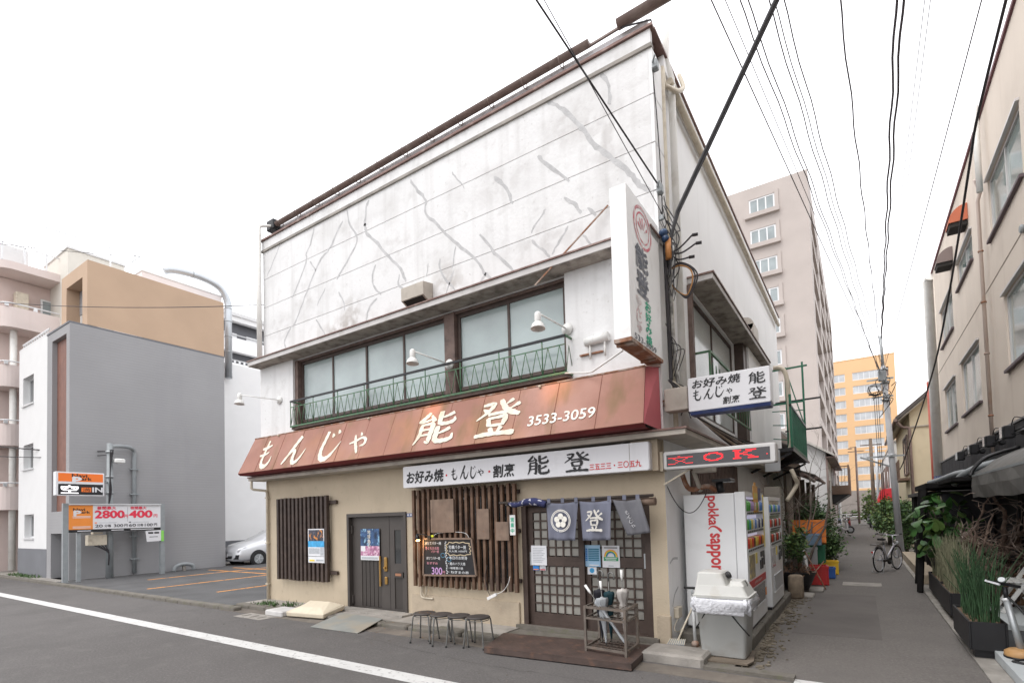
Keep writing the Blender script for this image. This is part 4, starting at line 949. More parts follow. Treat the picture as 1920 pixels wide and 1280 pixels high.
# ================================================================== things standing in front of the restaurant
seat_m = M('stool_seat_vinyl', (.055, .048, .045), .5, var=.2, vs=9); leg_m = M('worn_grey_tube', (.16, .16, .155), .4, metal=.4, var=.25, vs=14)
def make_stool(label):
    t = thing('stool', label, 'stool', (0, 0, 0), 'round stools in front of the restaurant')
    MB().lathe([(.05, .425), (.158, .425), (.168, .432), (.168, .448), (.155, .456), (.06, .458)], (0, 0, 0), Z, 24).build('seat', seat_m, t)
    for k in range(4):
        a = PI / 4 + k * PI / 2; c, s = math.cos(a), math.sin(a)
        p = smooth([(c * .08, s * .08, .418), (c * .15, s * .15, .418), (c * .178, s * .178, .39), (c * .20, s * .20, .2), (c * .225, s * .225, .012)], 5)
        l = MB().tube(p, .0105, 8).build('leg', leg_m, t)
        MB().lathe([(.014, 0), (.014, .025)], (c * .226, s * .226, 0.0), Z, 8).build('rubber_foot', black_rub, l)
    m = MB(); m.tube([(math.cos(a) * .15, math.sin(a) * .15, .405) for a in [2 * PI * i / 24 for i in range(25)]], .006, 6); m.build('ring', leg_m, t)
    return t
stool = make_stool('round grey stool leftmost of the row, nearest the steel door')
stool.scale = (.96, .96, .90)
stool.location = (-3.17, -1.13, 0); stool.rotation_euler = (0, 0, .3)
dup(stool, (-2.87, -1.11, 0), .9, 'round grey stool second from the steel door in the row')
dup(stool, (-2.58, -1.07, 0), .5, 'round grey stool third from the steel door in the row')
dup(stool, (-2.27, -1.03, 0), .15, 'round grey stool rightmost of the row, beside the rusty step plate')

# plates and blocks along the kerb
chk = M('rusty_chequer_plate', (.095, .067, .058), .6, metal=.3, var=.2, vs=5, bump=.3, bs=70, dirt=[((.05, .04, .036), .6, 3., .5, .7), ((.22, .12, .08), .5, 9., .55, .7)])
pp = thing('step_plate', 'rusty brown chequered steel step plate in front of the sliding doors', 'step plate', (-1, -.9, 0))
m = MB(); m.prism([(-1.98, -1.30), (-.05, -1.16), (-.13, -.26), (-2.22, -.52)], .078, .088); top = m.build('plate', chk, pp)
m = MB(); m.hexa([(-1.98, -1.30, .015), (-.05, -1.16, .015), (-.05, -1.145, .015), (-1.98, -1.285, .015), (-1.98, -1.30, .077), (-.05, -1.16, .077), (-.05, -1.145, .077), (-1.98, -1.285, .077)]); m.build('front_lip', chk, pp)
m = MB(); m.hexa([(-.067, -1.13, .015), (-.052, -1.13, .015), (-.13, -.3, .015), (-.145, -.3, .015), (-.067, -1.13, .077), (-.052, -1.13, .077), (-.13, -.3, .077), (-.145, -.3, .077)]); m.build('side_lip', chk, pp)
for (a, b) in ((-1.8, -1.15), (-.2, -1.05), (-1.9, -.7), (-.25, -.5)): MB().box(a - .03, a + .03, b - .03, b + .03, 0, .077).build('foot', black_met, pp)
m = MB()
for i in range(44):
    for j in range(22):
        x = -2.1 + i * .046; y = -1.28 + j * .046
        if x > -2.2 - (y + .52) * .3 and x < -.09 - (y + 1.16) * .09 and y > -1.28 + (x + 1.98) * .0725 and y < -.54 + (x + 2.2) * .12:
            d = .011; s = 1 if (i + j) % 2 else -1
            m.face([(x - d, y - s * d - .003, .0888), (x + d, y + s * d - .003, .0888), (x + d, y + s * d + .003, .0896), (x - d, y - s * d + .003, .0896)])
m.build('tread_pattern', M('plate_tread', (.17, .10, .08), .5, metal=.4, var=.2), pp, kind='stuff')
rp = thing('ramp_plate', 'flat grey metal ramp plate leading up to the steel door', 'ramp', (-5.1, -.9, 0))
MB().hexa([(-5.60, -1.30, .005), (-4.46, -1.26, .005), (-4.66, -.58, .085), (-5.80, -.52, .085), (-5.60, -1.30, .015), (-4.46, -1.26, .015), (-4.66, -.58, .097), (-5.80, -.52, .097)]).build('plate', M('grey_ramp_steel', (.27, .28, .265), .55, metal=.2, var=.1, vs=3, dirt=((.38, .31, .22), .5, 2.5, .5, .68)), rp)
for (a, b) in ((-5.5, -.8), (-4.75, -.8)): MB().box(a - .03, a + .03, b - .2, b + .2, 0.0, .045).build('bearer', black_met, rp)
cr_ = thing('cream_block', 'cream plastic block with a chamfered top tilted on the kerb by the wall', 'block', (-6.4, -.5, 0))
plas = M('cream_plastic', (.62, .55, .43), .5, var=.05, vs=4, dirt=((.4, .33, .24), .4, 4., .52, .72))
def rot2(x, y, a, cx, cy): return (cx + x * math.cos(a) - y * math.sin(a), cy + x * math.sin(a) + y * math.cos(a))
P4 = lambda hx, hy, z, a=.14, cx=-6.42, cy=-.62: [(*rot2(sx * hx, sy * hy, a, cx, cy), z + .05 * sx * 0 + .04 * sy) for sx, sy in ((-1, -1), (1, -1), (1, 1), (-1, 1))]
m = MB(); m.hexa(P4(.46, .26, .06) + P4(.47, .27, .15)); m.build('base', plas, cr_, bevel=.02)
m = MB(); m.hexa(P4(.45, .25, .152) + P4(.26, .12, .225)); m.build('top', plas, cr_, bevel=.02)
MB().box(-6.75, -6.6, -.75, -.5, .02, .07).build('hollow_edge', black_met, cr_); MB().box(-6.35, -6.05, -.72, -.5, .02, .07).build('hollow_edge', black_met, cr_)
slb = MB().cbox(-7.45, -6.9, -1.0, -.60, .0, .11, .02); tag(slb.build('loose_slab', M('pale_concrete', (.5, .49, .48), .9, var=.1, vs=5, bump=.3)), 'pale loose concrete slab lying at the kerb between weeds and cream block', 'slab')
weed_m = M('weed_green', (.06, .115, .035), .7, var=.35, vs=8)
wd = thing('weed', 'low green weeds growing at the foot of the wall by the downpipe', 'plant', (-8.0, -.5, .05))
m = MB()
for i in range(260):
    c = V((-8.15 if i % 5 < 3 else -7.6, -.5 if i % 5 < 3 else -.42, .07)); p = c + V((random.gauss(0, .16), random.gauss(0, .08), 0))
    m.leaf(p, (random.gauss(0, .6), random.gauss(0, .6), random.uniform(.2, 1)), Z, random.uniform(.05, .12), random.uniform(.015, .03))
m.build('foliage', weed_m, wd, kind='stuff')
st = MB()
for i in range(7): a = i * .9; st.tube([(-8.15, -.5, .05), (-8.15 + math.cos(a) * .1, -.5 + math.sin(a) * .06, .16)], .003, 4)
st.build('stem', weed_m, wd)
cd = thing('conduit_tap', 'cream pipe stub and coiled cable on the wall below the slatted screen', 'pipe', (-4.25, -.05, .4))
MB().tube(smooth([(-4.28, -.04, .66), (-4.28, -.045, .5), (-4.27, -.05, .42), (-4.2, -.05, .395), (-4.0, -.05, .39)], 5), .014, 7).build('pipe', pipe_cream, cd)
MB().lathe([(.03, 0), (.035, .02), (.03, .07), (.015, .08)], (-4.28, -.045, .60), Z, 10).build('pipe_cap', pipe_cream, cd)
MB().tube([(-4.18 + math.cos(a) * .05, -.05 - .002 * a, .53 + math.sin(a) * .1) for a in [i * .5 for i in range(40)]], .004, 5).build('cable_coil', pipe_cream, cd)
ps_ = thing('power_strip', 'white power strip dangling on its cord below the slatted screen', 'power strip', (-2.67, -.16, .52))
MB().bar((-2.76, -.16, .485), (-2.59, -.16, .565), .045, .03, up=Y).build('socket_box', white_pl, ps_)
MB().tube(smooth([(-2.59, -.16, .565), (-2.47, -.15, .62), (-2.38, -.14, .73), (-2.35, -.13, .84)], 5), .005, 5).build('cord', white_pl, ps_)
MB().tube(smooth([(-2.72, -.14, .52), (-2.78, -.13, .62), (-2.82, -.125, .80), (-2.78, -.125, 1.0)], 5), .005, 5).build('cord', wire_m, ps_)

# umbrella stand
usm = M('umbrella_stand_steel', (.17, .145, .125), .5, metal=.4, var=.2, vs=12, dirt=((.25, .17, .12), .5, 10., .52, .68))
us = thing('umbrella_stand', 'brown steel grid umbrella stand on the step plate', 'umbrella stand', (-.45, -.62, .089))
O_ = V((-.735, -.88, .089)); uu = V((.54, -.06, 0)); vv = V((-.03, .46, 0))
def sp(a, b, z): return O_ + uu * a + vv * b + Z * z
for a in (0, 1):
    for b in (0, 1): MB().bar(sp(a, b, 0), sp(a, b, .545), .028).build('leg', usm, us)
for z, w_ in ((.53, .028), (.40, .022), (.05, .028)):
    for (p, q) in (((0, 0), (1, 0)), ((1, 0), (1, 1)), ((1, 1), (0, 1)), ((0, 1), (0, 0))): MB().bar(sp(*p, z), sp(*q, z), w_ * .8, w_).build('rail', usm, us)
for z in (.53, .40, .05):
    for i in range(1, 6): MB().bar(sp(i / 6, 0, z), sp(i / 6, 1, z), .007).build('grid_bar', usm, us)
    for i in range(1, 4): MB().bar(sp(0, i / 4, z), sp(1, i / 4, z), .007).build('grid_bar', usm, us)
clear = M('clear_umbrella_film', (.36, .38, .40), .25, var=.12, vs=9, spec=.5); milky = M('milky_umbrella_film', (.50, .47, .445), .35, var=.1, vs=9); darkf = M('dark_umbrella_fabric', (.018, .018, .026), .7, var=.3, vs=9); tealf = M('teal_umbrella_fabric', (.012, .05, .065), .7, var=.3, vs=9)
def umbrella(label, foot, tip, fab, hook, wid=.055, handle=black_met):
    t = thing('umbrella', label, 'umbrella', foot, 'umbrellas in the stand'); f, h = V(foot), V(tip); d = (h - f).normalized(); L_ = (h - f).length
    m = MB(); seg = 14; k = 0; a_ = d.orthogonal().normalized(); b_ = d.cross(a_)
    prof = [(.06, .008), (.15, .014), (.35, .42 * wid), (.5, wid * .62), (.56, wid * .5), (.62, wid * .8), (.70, wid), (.735, wid * .95), (.74, .3 * wid), (.755, .012)]
    for q, r in prof:
        for j in range(seg):
            t_ = 2 * PI * j / seg; rr = r * (1 + .38 * (1 if j % 2 else -1)) * (1 + .1 * math.sin(j * 2.3 + q * 9)); m.v.append(f + d * (L_ * q) + (a_ * math.cos(t_) + b_ * math.sin(t_)) * rr)
    for i in range(len(prof) - 1):
        for j in range(seg): m.f.append((i * seg + j, i * seg + (j + 1) % seg, (i + 1) * seg + (j + 1) % seg, (i + 1) * seg + j)); m.sm.append(True)
    m.build('canopy', fab, t)
    MB().tube([f, f + d * L_ * .92], .006, 6).build('shaft', leg_m, t)
    if hook:
        e = f + d * L_ * .9; s = V((1, -.3, 0)).normalized()
        MB().tube([e, e + d * .06] + [e + d * .06 + d * (math.sin(q) * .045) + s * (.045 - .045 * math.cos(q)) for q in [.4, .8, 1.2, 1.6, 2., 2.4, 2.8, 3.1]] + [e + d * .02 + s * .09], .011, 7).build('handle', handle, t)
    else: MB().tube([f + d * L_ * .86, f + d * L_ * .9, h], [.01, .016, .018], 8).build('handle', handle, t)
umbrella('black hooked umbrella at the left rear of the stand', (-.63, -.62, .15), (-.68, -.60, 1.02), darkf, True, .06, leg_m)
umbrella('dark teal hooked umbrella behind the clear one', (-.52, -.60, .15), (-.53, -.62, 1.0), tealf, True, .055, leg_m)
umbrella('clear film umbrella hanging nose down at the left front of the stand', (-.50, -.80, .15), (-.60, -.70, .92), clear, False, .062, white_pl)
umbrella('milky white umbrella standing upright with a white handle', (-.34, -.58, .15), (-.335, -.66, 1.06), milky, False, .062, white_pl)
umbrella('clear folded umbrella leaning far across the stand with its handle out on the left', (-.20, -.83, .16), (-.80, -.72, .86), clear, False, .028, white_pl)

# ================================================================== vending machines
vm_w = M('vending_white', (.80, .81, .82), .35, var=.025, vs=2, coat=.2, dirt=((.5, .49, .47), .25, 3., .56, .74)); vm_g = M('vending_grey', (.42, .43, .44), .4, var=.06, vs=4); vm_glass_back = M('vending_lit_back', (.58, .56, .70), .5, emit=.4); vm_dark = M('vending_slot_dark', (.03, .03, .032), .3, var=.2); vm_red = M('vending_red', (.50, .035, .04), .4, var=.1); vm_or = M('vending_orange', (.75, .25, .02), .4); vm_film = M('smoked_window', (.32, .30, .32), .08, var=.3, vs=6, coat=.6)
cans = [M('can_' + n, c, .35, var=.25, vs=60, spec=.5) for n, c in (('green', (.10, .38, .08)), ('lilac', (.40, .28, .50)), ('white', (.62, .62, .60)), ('blue', (.12, .25, .60)), ('red', (.60, .06, .04)), ('amber', (.62, .30, .05)), ('brown', (.16, .07, .04)), ('teal', (.05, .33, .38)), ('navy', (.04, .05, .14)), ('yellow', (.65, .52, .10)))]
def vending(label, x0, x1, y0, y1, z0, z1, lit, rows):
    t = thing('vending_machine', label, 'vending machine', ((x0 + x1) / 2, (y0 + y1) / 2, z0), 'drink vending machines')
    F = Fr((x1, 0, 0), Y, Z, X)
    MB().cbox(x0, x1 - .13, y0 + .012, y1 - .012, z0 + .03, z1 - .012, .012).build('cabinet', vm_w, t)
    H = z1 - z0
    m = MB(); m.wall(F, (y0, y1), (z0 + .05, z1), [(y0 + .07, y1 - .07, z0 + .56 * H, z1 - .06)], .09)
    m.box(x1 - .125, x1 - .002, y0, y0 + .012, z0 + .05, z1); m.box(x1 - .125, x1 - .002, y1 - .012, y1, z0 + .05, z1); m.box(x1 - .125, x1 - .002, y0 + .012, y1 - .012, z1 - .012, z1 - .001)
    dr_ = m.build('door', vm_w, t)
    MB().fbox(F, y0 + .07, y1 - .07, z0 + .56 * H, z1 - .06, -.10, -.091).build('display_back', vm_glass_back if lit else vm_film, dr_)
    zb = z0 + .56 * H; hh = (z1 - .06 - zb) / 3
    for r in range(3):
        zz = zb + r * hh
        MB().fbox(F, y0 + .07, y1 - .07, zz, zz + .05, -.09, .004).build('shelf', vm_w, dr_)
        n = 9; W = (y1 - y0 - .16) / n
        for i in range(n):
            MB().fbox(F, y0 + .09 + i * W, y0 + .09 + i * W + W * .62, zz + .012, zz + .036, .0045, .010).build('button', vm_dark, dr_)
            if not rows[r]: continue
            c = cans[rows[r][i % len(rows[r])]]; rad = W * .46; h = hh - .085 if r == 2 else hh - .11
            cx = y0 + .09 + i * W + W * .35
            prof = [(rad * .85, 0), (rad, .01), (rad, h * .72), (rad * .55, h * .86), (rad * .35, h * .9), (rad * .35, h)] if r == 2 else [(rad * .85, 0), (rad, .01), (rad, h * .9), (rad * .8, h)]
            MB().lathe(prof, (x1 - .05, cx, zz + .051), Z, 10).build('drink', c if lit else cans[(rows[r][i % len(rows[r])])], dr_)
    if not lit: MB().fbox(F, y0 + .075, y1 - .075, zb + .052, z1 - .065, -.012, -.008).build('window_pane', vm_film, dr_)
    MB().fbox(F, y0 + .12, y0 + .50, z0 + .37 * H, z0 + .54 * H, .0005, .008).build('sample_window', M('sample_print', (.40, .33, .15), .3, var=.6, vs=14, dirt=((.2, .17, .2), .7, 9., .5, .6)) if lit else vm_film, dr_)
    MB().fbox(F, y0 + .60, y0 + .72, z0 + .46 * H, z0 + .54 * H, .0005, .008).build('price_card', cans[9], dr_)
    m = MB(); m.fbox(F, y1 - .50, y1 - .42, z0 + .40 * H, z0 + .47 * H, .0005, .014); m.fbox(F, y1 - .36, y1 - .28, z0 + .40 * H, z0 + .48 * H, .0005, .014); m.fbox(F, y1 - .18, y1 - .14, z0 + .42 * H, z0 + .50 * H, .0005, .014); m.build('coin_slot', vm_dark, dr_)
    m = MB(); m.fbox(F, y1 - .44, y1 - .14, z0 + .495 * H, z0 + .535 * H, .0005, .012); m.build('display', vm_dark, dr_)
    if lit: 
        MB().fbox(F, y0 + .06, y1 - .06, z0 + .30 * H, z0 + .355 * H, .0005, .006).build('red_strip', vm_red, dr_); text(dr_, 'pokka sapporo', white_ink, F, ((y0 + y1) / 2, z0 + .328 * H), .6, .05, off=.008)
        MB().fbox(F, y1 - .14, y1 - .07, z0 + .17 * H, z0 + .23 * H, .0005, .01).build('orange_label', vm_or, dr_)
    m = MB(); m.fbox(F, y0 + .22, y1 - .22, z0 + .15 * H, z0 + .29 * H, .0005, .016); m.build('delivery_flap', vm_g if not lit else M('flap_smoked', (.09, .09, .09), .15, var=.2, coat=.4), dr_)
    MB().fbox(F, y0 + .2, y1 - .2, z0 + .14 * H, z0 + .15 * H - .002, .0005, .02).build('flap_lip', vm_w, dr_)
    MB().fbox(F, y1 - .03, y1 - .005, z0 + .56 * H, z1 - .02, .0005, .01).build('side_strip', cans[9] if lit else vm_g, dr_)
    MB().cbox(x0 + .02, x1 - .02, y0 + .02, y1 - .02, z0, z0 + .03, .005).build('plinth', vm_dark, t)
    return t
v1 = vending('tall white vending machine with red lettering on its side and lit rows of drinks', .10, .895, .55, 2.0, .167, 1.985, True, [[4, 5, 4, 6, 9, 5, 4, 6, 5], [0, 7, 9, 2, 3, 2, 8, 2, 8], [0, 0, 1, 1, 2, 0, 2, 3, 3]])
vending('white vending machine with dim unlit windows behind the lit one', .16, .925, 2.35, 3.75, .167, 1.945, False, [[6, 4, 6, 2], [4, 6, 2, 6], [3, 0, 2, 3]])
FP1 = Fr((0, .562, 0), X, Z, -Y)
red_l = M('red_side_lettering', (.60, .045, .05), .5, var=.05)
text(v1, 'pokka', red_l, FP1, (.474, 1.752), .385, .17, bold=.03, off=.003, rot=-PI / 2)
text(v1, 'sapporo', red_l, FP1, (.474, 1.155), .58, .17, bold=.03, off=.003, rot=-PI / 2)
m = MB()
sw = smooth([(.42, 1.50, .012), (.455, 1.535, .03), (.50, 1.54, .04), (.545, 1.515, .05), (.575, 1.485, .055), (.585, 1.465, .03)], 5)
m.ribbon([FP1.p(p[0], p[1], .004) for p in sw], [p[2] * .62 for p in sw], -Y); m.build('swoosh', red_l, v1)
sd = thing('sticker_toy', 'orange and yellow price placard standing on the lit vending machine', 'placard', (.86, 1.3, 1.985))
for (a, b, c, d, k) in ((1.12, 1.5, 1.70, 2.08, 5), (1.22, 1.36, 2.08, 2.13, 5), (1.3, 1.52, 1.74, 1.88, 4), (1.52, 1.75, 1.88, 2.06, 8), (1.15, 1.45, 1.9, 1.98, 9)): MB().box(.897 + k * .0004, .902 + k * .0004, a, b, c, d).build('card', cans[k], sd)
# recycling bin with bag and stepped lid
bin_m = M('bin_grey_plastic', (.43, .44, .43), .5, var=.05, vs=3, dirt=((.28, .24, .2), .5, 3.5, .54, .72)); lid_m = M('bin_lid_white', (.56, .56, .535), .45, var=.05, vs=4, dirt=((.42, .38, .32), .4, 5., .54, .7)); bag_m = M('white_plastic_bag', (.70, .71, .75), .22, var=.12, vs=14, bump=1., bs=26, coat=.3)
bn = thing('recycling_bin', 'grey plastic recycling bin with white bag and stepped lid beside the vending machine', 'bin', (.75, -.12, .06))
def ring(cx, cy, hx, hy, z, r, n=5):
    o = []
    for q, (sx, sy) in enumerate(((1, 1), (-1, 1), (-1, -1), (1, -1))):
        for i in range(n):
            a = q * PI / 2 + i / (n - 1) * PI / 2
            o.append(V((cx + sx * (hx - r) + math.cos(a) * r, cy + sy * (hy - r) + math.sin(a) * r, z)))
    return o
def loft(rings, sm=True):
    m = MB(); n = len(rings[0])
    for r in rings: m.v += r
    for i in range(len(rings) - 1):
        for j in range(n): m.f.append((i * n + j, i * n + (j + 1) % n, (i + 1) * n + (j + 1) % n, (i + 1) * n + j)); m.sm.append(sm)
    m.f.append(tuple(reversed(range(n)))); m.f.append(tuple((len(rings) - 1) * n + j for j in range(n))); m.sm += [False, False]
    return m
bx, by = .735, -.10
loft([ring(bx, by, .235, .20, .055, .03), ring(bx, by, .245, .21, .07, .04), ring(bx, by, .285, .235, .60, .05), ring(bx, by, .30, .25, .605, .05), ring(bx, by, .30, .25, .66, .05)]).build('body', bin_m, bn)
R_ = []
for k, (z, e) in enumerate(((.575, .004), (.60, .012), (.63, .022), (.655, .030), (.685, .026), (.715, .022), (.745, .008))):
    r = ring(bx, by, .30 + e, .25 + e, z, .06, 14); R_.append([p + (p - V((bx, by, p.z))).normalized() * (.010 * math.sin(i * 1.1 + k * .7) + .012 * math.sin(i * 2.7 - k * 1.3) + random.uniform(-.012, .012)) + Z * (.03 * math.sin(i * .55 + 1) * (1 if k < 3 else .4) + random.uniform(-.006, .006)) for i, p in enumerate(r)])
loft(R_, True).build('bag', bag_m, bn)
loft([ring(bx, by, .315, .26, .735, .03), ring(bx, by, .318, .263, .765, .03), ring(bx, by, .30, .245, .77, .03), ring(bx - .02, by, .265, .215, .875, .03)], False).build('lid', lid_m, bn)
loft([ring(bx - .11, by, .175, .21, .87, .03), ring(bx - .125, by, .14, .185, 1.01, .03), ring(bx - .13, by, .125, .17, 1.025, .03)], False).build('lid_step', lid_m, bn)
loft([ring(bx + .165, by, .085, .15, .872, .02), ring(bx + .155, by, .065, .13, .925, .02)], False).build('lid_step', lid_m, bn)
for (a, b, c) in ((bx + .06, by, .985), (bx + .235, by + .0, .885)): MB().lathe([(.045, -.02), (.045, .0), (.0, .001)], (a, b, c), V((1, -.35, .5)), 14).build('hole', vm_dark, bn)
for (p, q) in (((bx - .12, by - .252, .66), (bx - .30, by - .20, .36)), ((bx + .04, by - .252, .66), (bx + .295, by - .22, .33))): MB().tube(hang(p, q, .01, 6), .008, 5).build('strap', black_rub, bn)
tag(MB().prism([(.33, -.50), (1.02, -.46), (1.06, -.30), (1.0, .18), (.36, .16)], .032, .05).build('cardboard_sheet', M('wet_board', (.16, .13, .10), .9, var=.2, vs=5)), 'flat dark board lying under the recycling bin', 'board')
# tools leaning at the corner
tl = thing('hand_pump', 'pale metal tube tool with black T handle leaning at the white wall', 'tool', (.30, .12, .05))
MB().tube([(.32, .08, .06), (.285, .16, .66)], .022, 10).build('tube', M('chalky_tube', (.55, .56, .56), .4, var=.08), tl); MB().tube([(.285, .16, .66), (.28, .17, .76)], .012, 8).build('rod', steel, tl)
MB().tube([(.18, .17, .765), (.36, .17, .765)], .016, 8).build('handle', black_rub, tl); MB().lathe([(.05, 0), (.045, .05), (.02, .07)], (.32, .08, .05), Z, 10).build('foot', rust, tl)
rk = thing('dustpan_rake', 'small metal rake head on a pale pole at the corner of the wall', 'rake', (.12, -.08, .06))
MB().tube([(.14, -.06, .13), (.27, .20, .52)], .012, 7).build('pole', pipe_cream, rk)
MB().hexa([(.03, -.17, .085), (.24, -.12, .085), (.23, -.02, .13), (.05, -.06, .13), (.03, -.17, .10), (.24, -.12, .10), (.23, -.02, .145), (.05, -.06, .145)]).build('head', steel_grey, rk)
for i in range(9): MB().bar((.035 + i * .025, -.172 + i * .006, .10), (.05 + i * .022, -.07 + i * .005, .15), .007).build('tooth', pipe_cream, rk)
mb = thing('outdoor_socket', 'weathered outdoor socket box with cable low on the white side wall', 'socket', (.06, .25, .4))
MB().cbox(.037, .10, .16, .32, .36, .50, .006).build('box', pipe_cream, mb); MB().tube(smooth([(.08, .2, .36), (.06, .1, .28), (.08, .05, .22), (.1, .2, .2), (.12, .4, .3)], 5), .006, 5).build('cable', pipe_cream, mb)
for i, (y0, z0, y1, z1) in enumerate(((.08, 1.08, .42, 1.12), (.12, .52, .40, .74))):
    m = MB(); m.ribbon(smooth([(.0362, y0, z0), (.0362, (y0 + y1) / 2 - .03, (z0 + z1) / 2 + .03), (.0362, y1, z1)], 5), [.03] * 11, X); m.build('patched_crack', crack_fill, house)
# cables and fittings on the alley side
tag(MB().tube([(.13, .70, 2.78), (.13, .70, 7.95), (.10, .55, 8.15), (.13, .62, 8.95)], .052, 12).build('downpipe', pipe_white), 'tall white drainpipe rising past the roof at the alley corner', 'drainpipe')
tag(MB().tube(smooth([(.105, .35, 2.78), (.105, .35, 7.5), (.12, .42, 7.66), (.2, .7, 7.75), (.22, 1.0, 8.0), (.14, 1.1, 8.3)], 6), .032, 10).build('downpipe', pipe_cream), 'slim cream drainpipe bending at the top beside the tall white drainpipe', 'drainpipe')
pts = smooth([(.13, .06, 5.25), (.135, .06, 4.6), (.13, .10, 3.9), (.15, .05, 3.45)], 8)
tag(MB().tube(pts, .022, 7).build('cable', wire_m), 'thick black cable running down the alley corner beside the vertical sign', 'cable')
tag(MB().tube(smooth([(.16, .22, 5.3), (.15, .20, 4.7), (.14, .26, 4.0), (.17, .3, 3.42)], 8), .024, 8).build('cable_sleeve', M('mottled_sleeve', (.30, .29, .27), .7, var=.7, vs=12)), 'mottled grey cable sleeve running down next to the black cable', 'cable')
tag(MB().tube(smooth([(.12, .14, 5.2), (.14, .16, 4.3), (.13, .2, 3.5)], 6), .008, 5).build('cable', wire_m), 'thin black cable between the two thick cables on the corner', 'cable')
ins = thing('insulator', 'blue and orange insulator where the cables meet the corner', 'insulator', (.16, -.02, 5.3))
MB().lathe([(.03, 0), (.055, .02), (.055, .08), (.03, .09), (.05, .11), (.05, .15), (.025, .17)], (.13, -.02, 5.42), V((.3, .1, -1)), 12).build('bell', M('blue_porcelain', (.03, .07, .16), .25, var=.2), ins); MB().tube([(.19, .02, 5.30), (.19, .03, 5.04)], .04, 10).build('orange_tube', M('orange_tube', (.55, .24, .08), .5, var=.12), ins)
cl_ = thing('cable_loop', 'looped cable tails with taped ends sticking out at the alley corner', 'cable', (.3, .2, 5.1))
for k, (dx, dy, dz) in enumerate(((.25, .35, .42), (.30, .25, .28), (.20, .3, .13))):
    e = V((.18 + dx, .2 + dy * .3, 4.98 + dz)); MB().tube(smooth([(.16, .2, 5.2), (.16 + dx * .5, .2, 5.14 + (dz - .25) * .5), e], 5), .011, 6).build('tail', wire_m, cl_); MB().tube([e, e + V((.07, .02, .0))], .02, 6).build('taped_end', wire_m, cl_)
for k in range(3):
    MB().tube(smooth([(.16, .2, 4.98), (.28, .22, 5.0 + .02 * k), (.40 + k * .02, .24, 4.93), (.43 + k * .03, .24, 4.78), (.36, .24, 4.60 - k * .02), (.26, .22, 4.64), (.17, .2, 4.76)], 5), .011, 6).build('loop', wire_m if k else M('orange_cable', (.40, .20, .07), .6), cl_)
tag(MB().tube(smooth([(.10, -.06, 7.6), (.12, -.02, 7.0), (.14, 0, 6.2), (.14, .0, 5.6)], 6), .008, 5).build('cable', wire_m), 'black cable hanging down the upper corner from a bracket', 'cable')
for (a, b, c, l) in ((.12, -.05, 7.62, 'small cable bracket high on the corner below the cornice'), (.12, -.06, 5.95, 'small cable bracket where the thin overhead wire lands')):
    m = MB(); m.cbox(a - .02, a + .05, b - .04, b + .06, c - .06, c + .06, .01); m.tube([(a, b - .05, c), (a + .05, b - .12, c + .03)], .012, 6); tag(m.build('cable_bracket', steel_grey), l, 'bracket')
ct = thing('wire_tangle', 'tangle of thin wires and clips around the insulator on the alley corner', 'cable', (.15, 0, 5.2))
for k in range(16):
    a = V((.11 + random.uniform(0, .04), random.uniform(-.06, .25), random.uniform(5.2, 5.95))); b = V((.12 + random.uniform(0, .05), random.uniform(-.05, .35), random.uniform(4.3, 5.3)))
    MB().tube(smooth([a, a.lerp(b, .35) + V((random.uniform(.0, .16), random.uniform(-.12, .16), random.uniform(-.12, .05))), a.lerp(b, .7) + V((random.uniform(.0, .1), random.uniform(-.1, .12), random.uniform(-.1, .1))), b], 6), random.choice((.0045, .006, .008)), 5).build('wire', random.choice((wire_m, wire_m, wire_grey)), ct)
for k in range(5): MB().cbox(.10, .16, -.04 + k * .06, .0 + k * .06, 5.55 - k * .22, 5.62 - k * .22, .008).build('clip', steel_grey, ct)
for k in range(4): MB().tube(smooth([(.12, .02 + k * .1, 4.2 - k * .1), (.2 + k * .02, .05 + k * .1, 3.9), (.13, .1 + k * .08, 3.55)], 6), .006, 5).build('wire', wire_m, ct)
jb = thing('junction_cluster', 'tangle of cables and blue clip beside the side sign', 'cable', (.2, .1, 3.3))
for k in range(9):
    a = V((.12 + random.uniform(0, .06), -.02 + random.uniform(-.05, .3), 3.45)); b = V((.1 + random.uniform(0, .35), random.uniform(-.05, .4), 2.9 + random.uniform(0, .3)))
    MB().tube(smooth([a, a.lerp(b, .5) + V((random.uniform(-.02, .14), random.uniform(-.1, .1), random.uniform(-.1, .1))), b], 6), random.choice((.006, .009, .012)), 5).build('cable', random.choice((wire_m, wire_grey, pipe_cream)), jb)
for k in range(5):
    y0 = 1.0 + k * .5
    tag(MB().tube(hang((.09 + k * .02, .4, 3.35 - k * .05), (.12 + k * .03, 8.6, 2.95 + k * .07), .18 - .03 * k, 16), (.018, .026, .014, .022, .012)[k], 6).build('cable', (wire_m, pipe_cream, wire_m, M('grey_duct', (.33, .30, .27), .6), wire_m)[k]), ('black cable sagging lowest along the alley wall above the eave', 'cream conduit along the alley wall above the eave', 'thin black cable along the alley wall', 'grey duct along the alley wall above the eave', 'topmost thin cable along the alley wall above the eave')[k], 'cable')
tag(MB().tube(hang((.08, -.06, 2.08), (.42, .52, 1.98), .30, 18), .006, 5).build('cable', wire_m), 'thin wire drooping from the wall corner to the top of the vending machine', 'wire')
bx_ = thing('wall_pipework', 'rusty brackets and pipes above the lit vending machine', 'pipework', (.3, .5, 2.1))
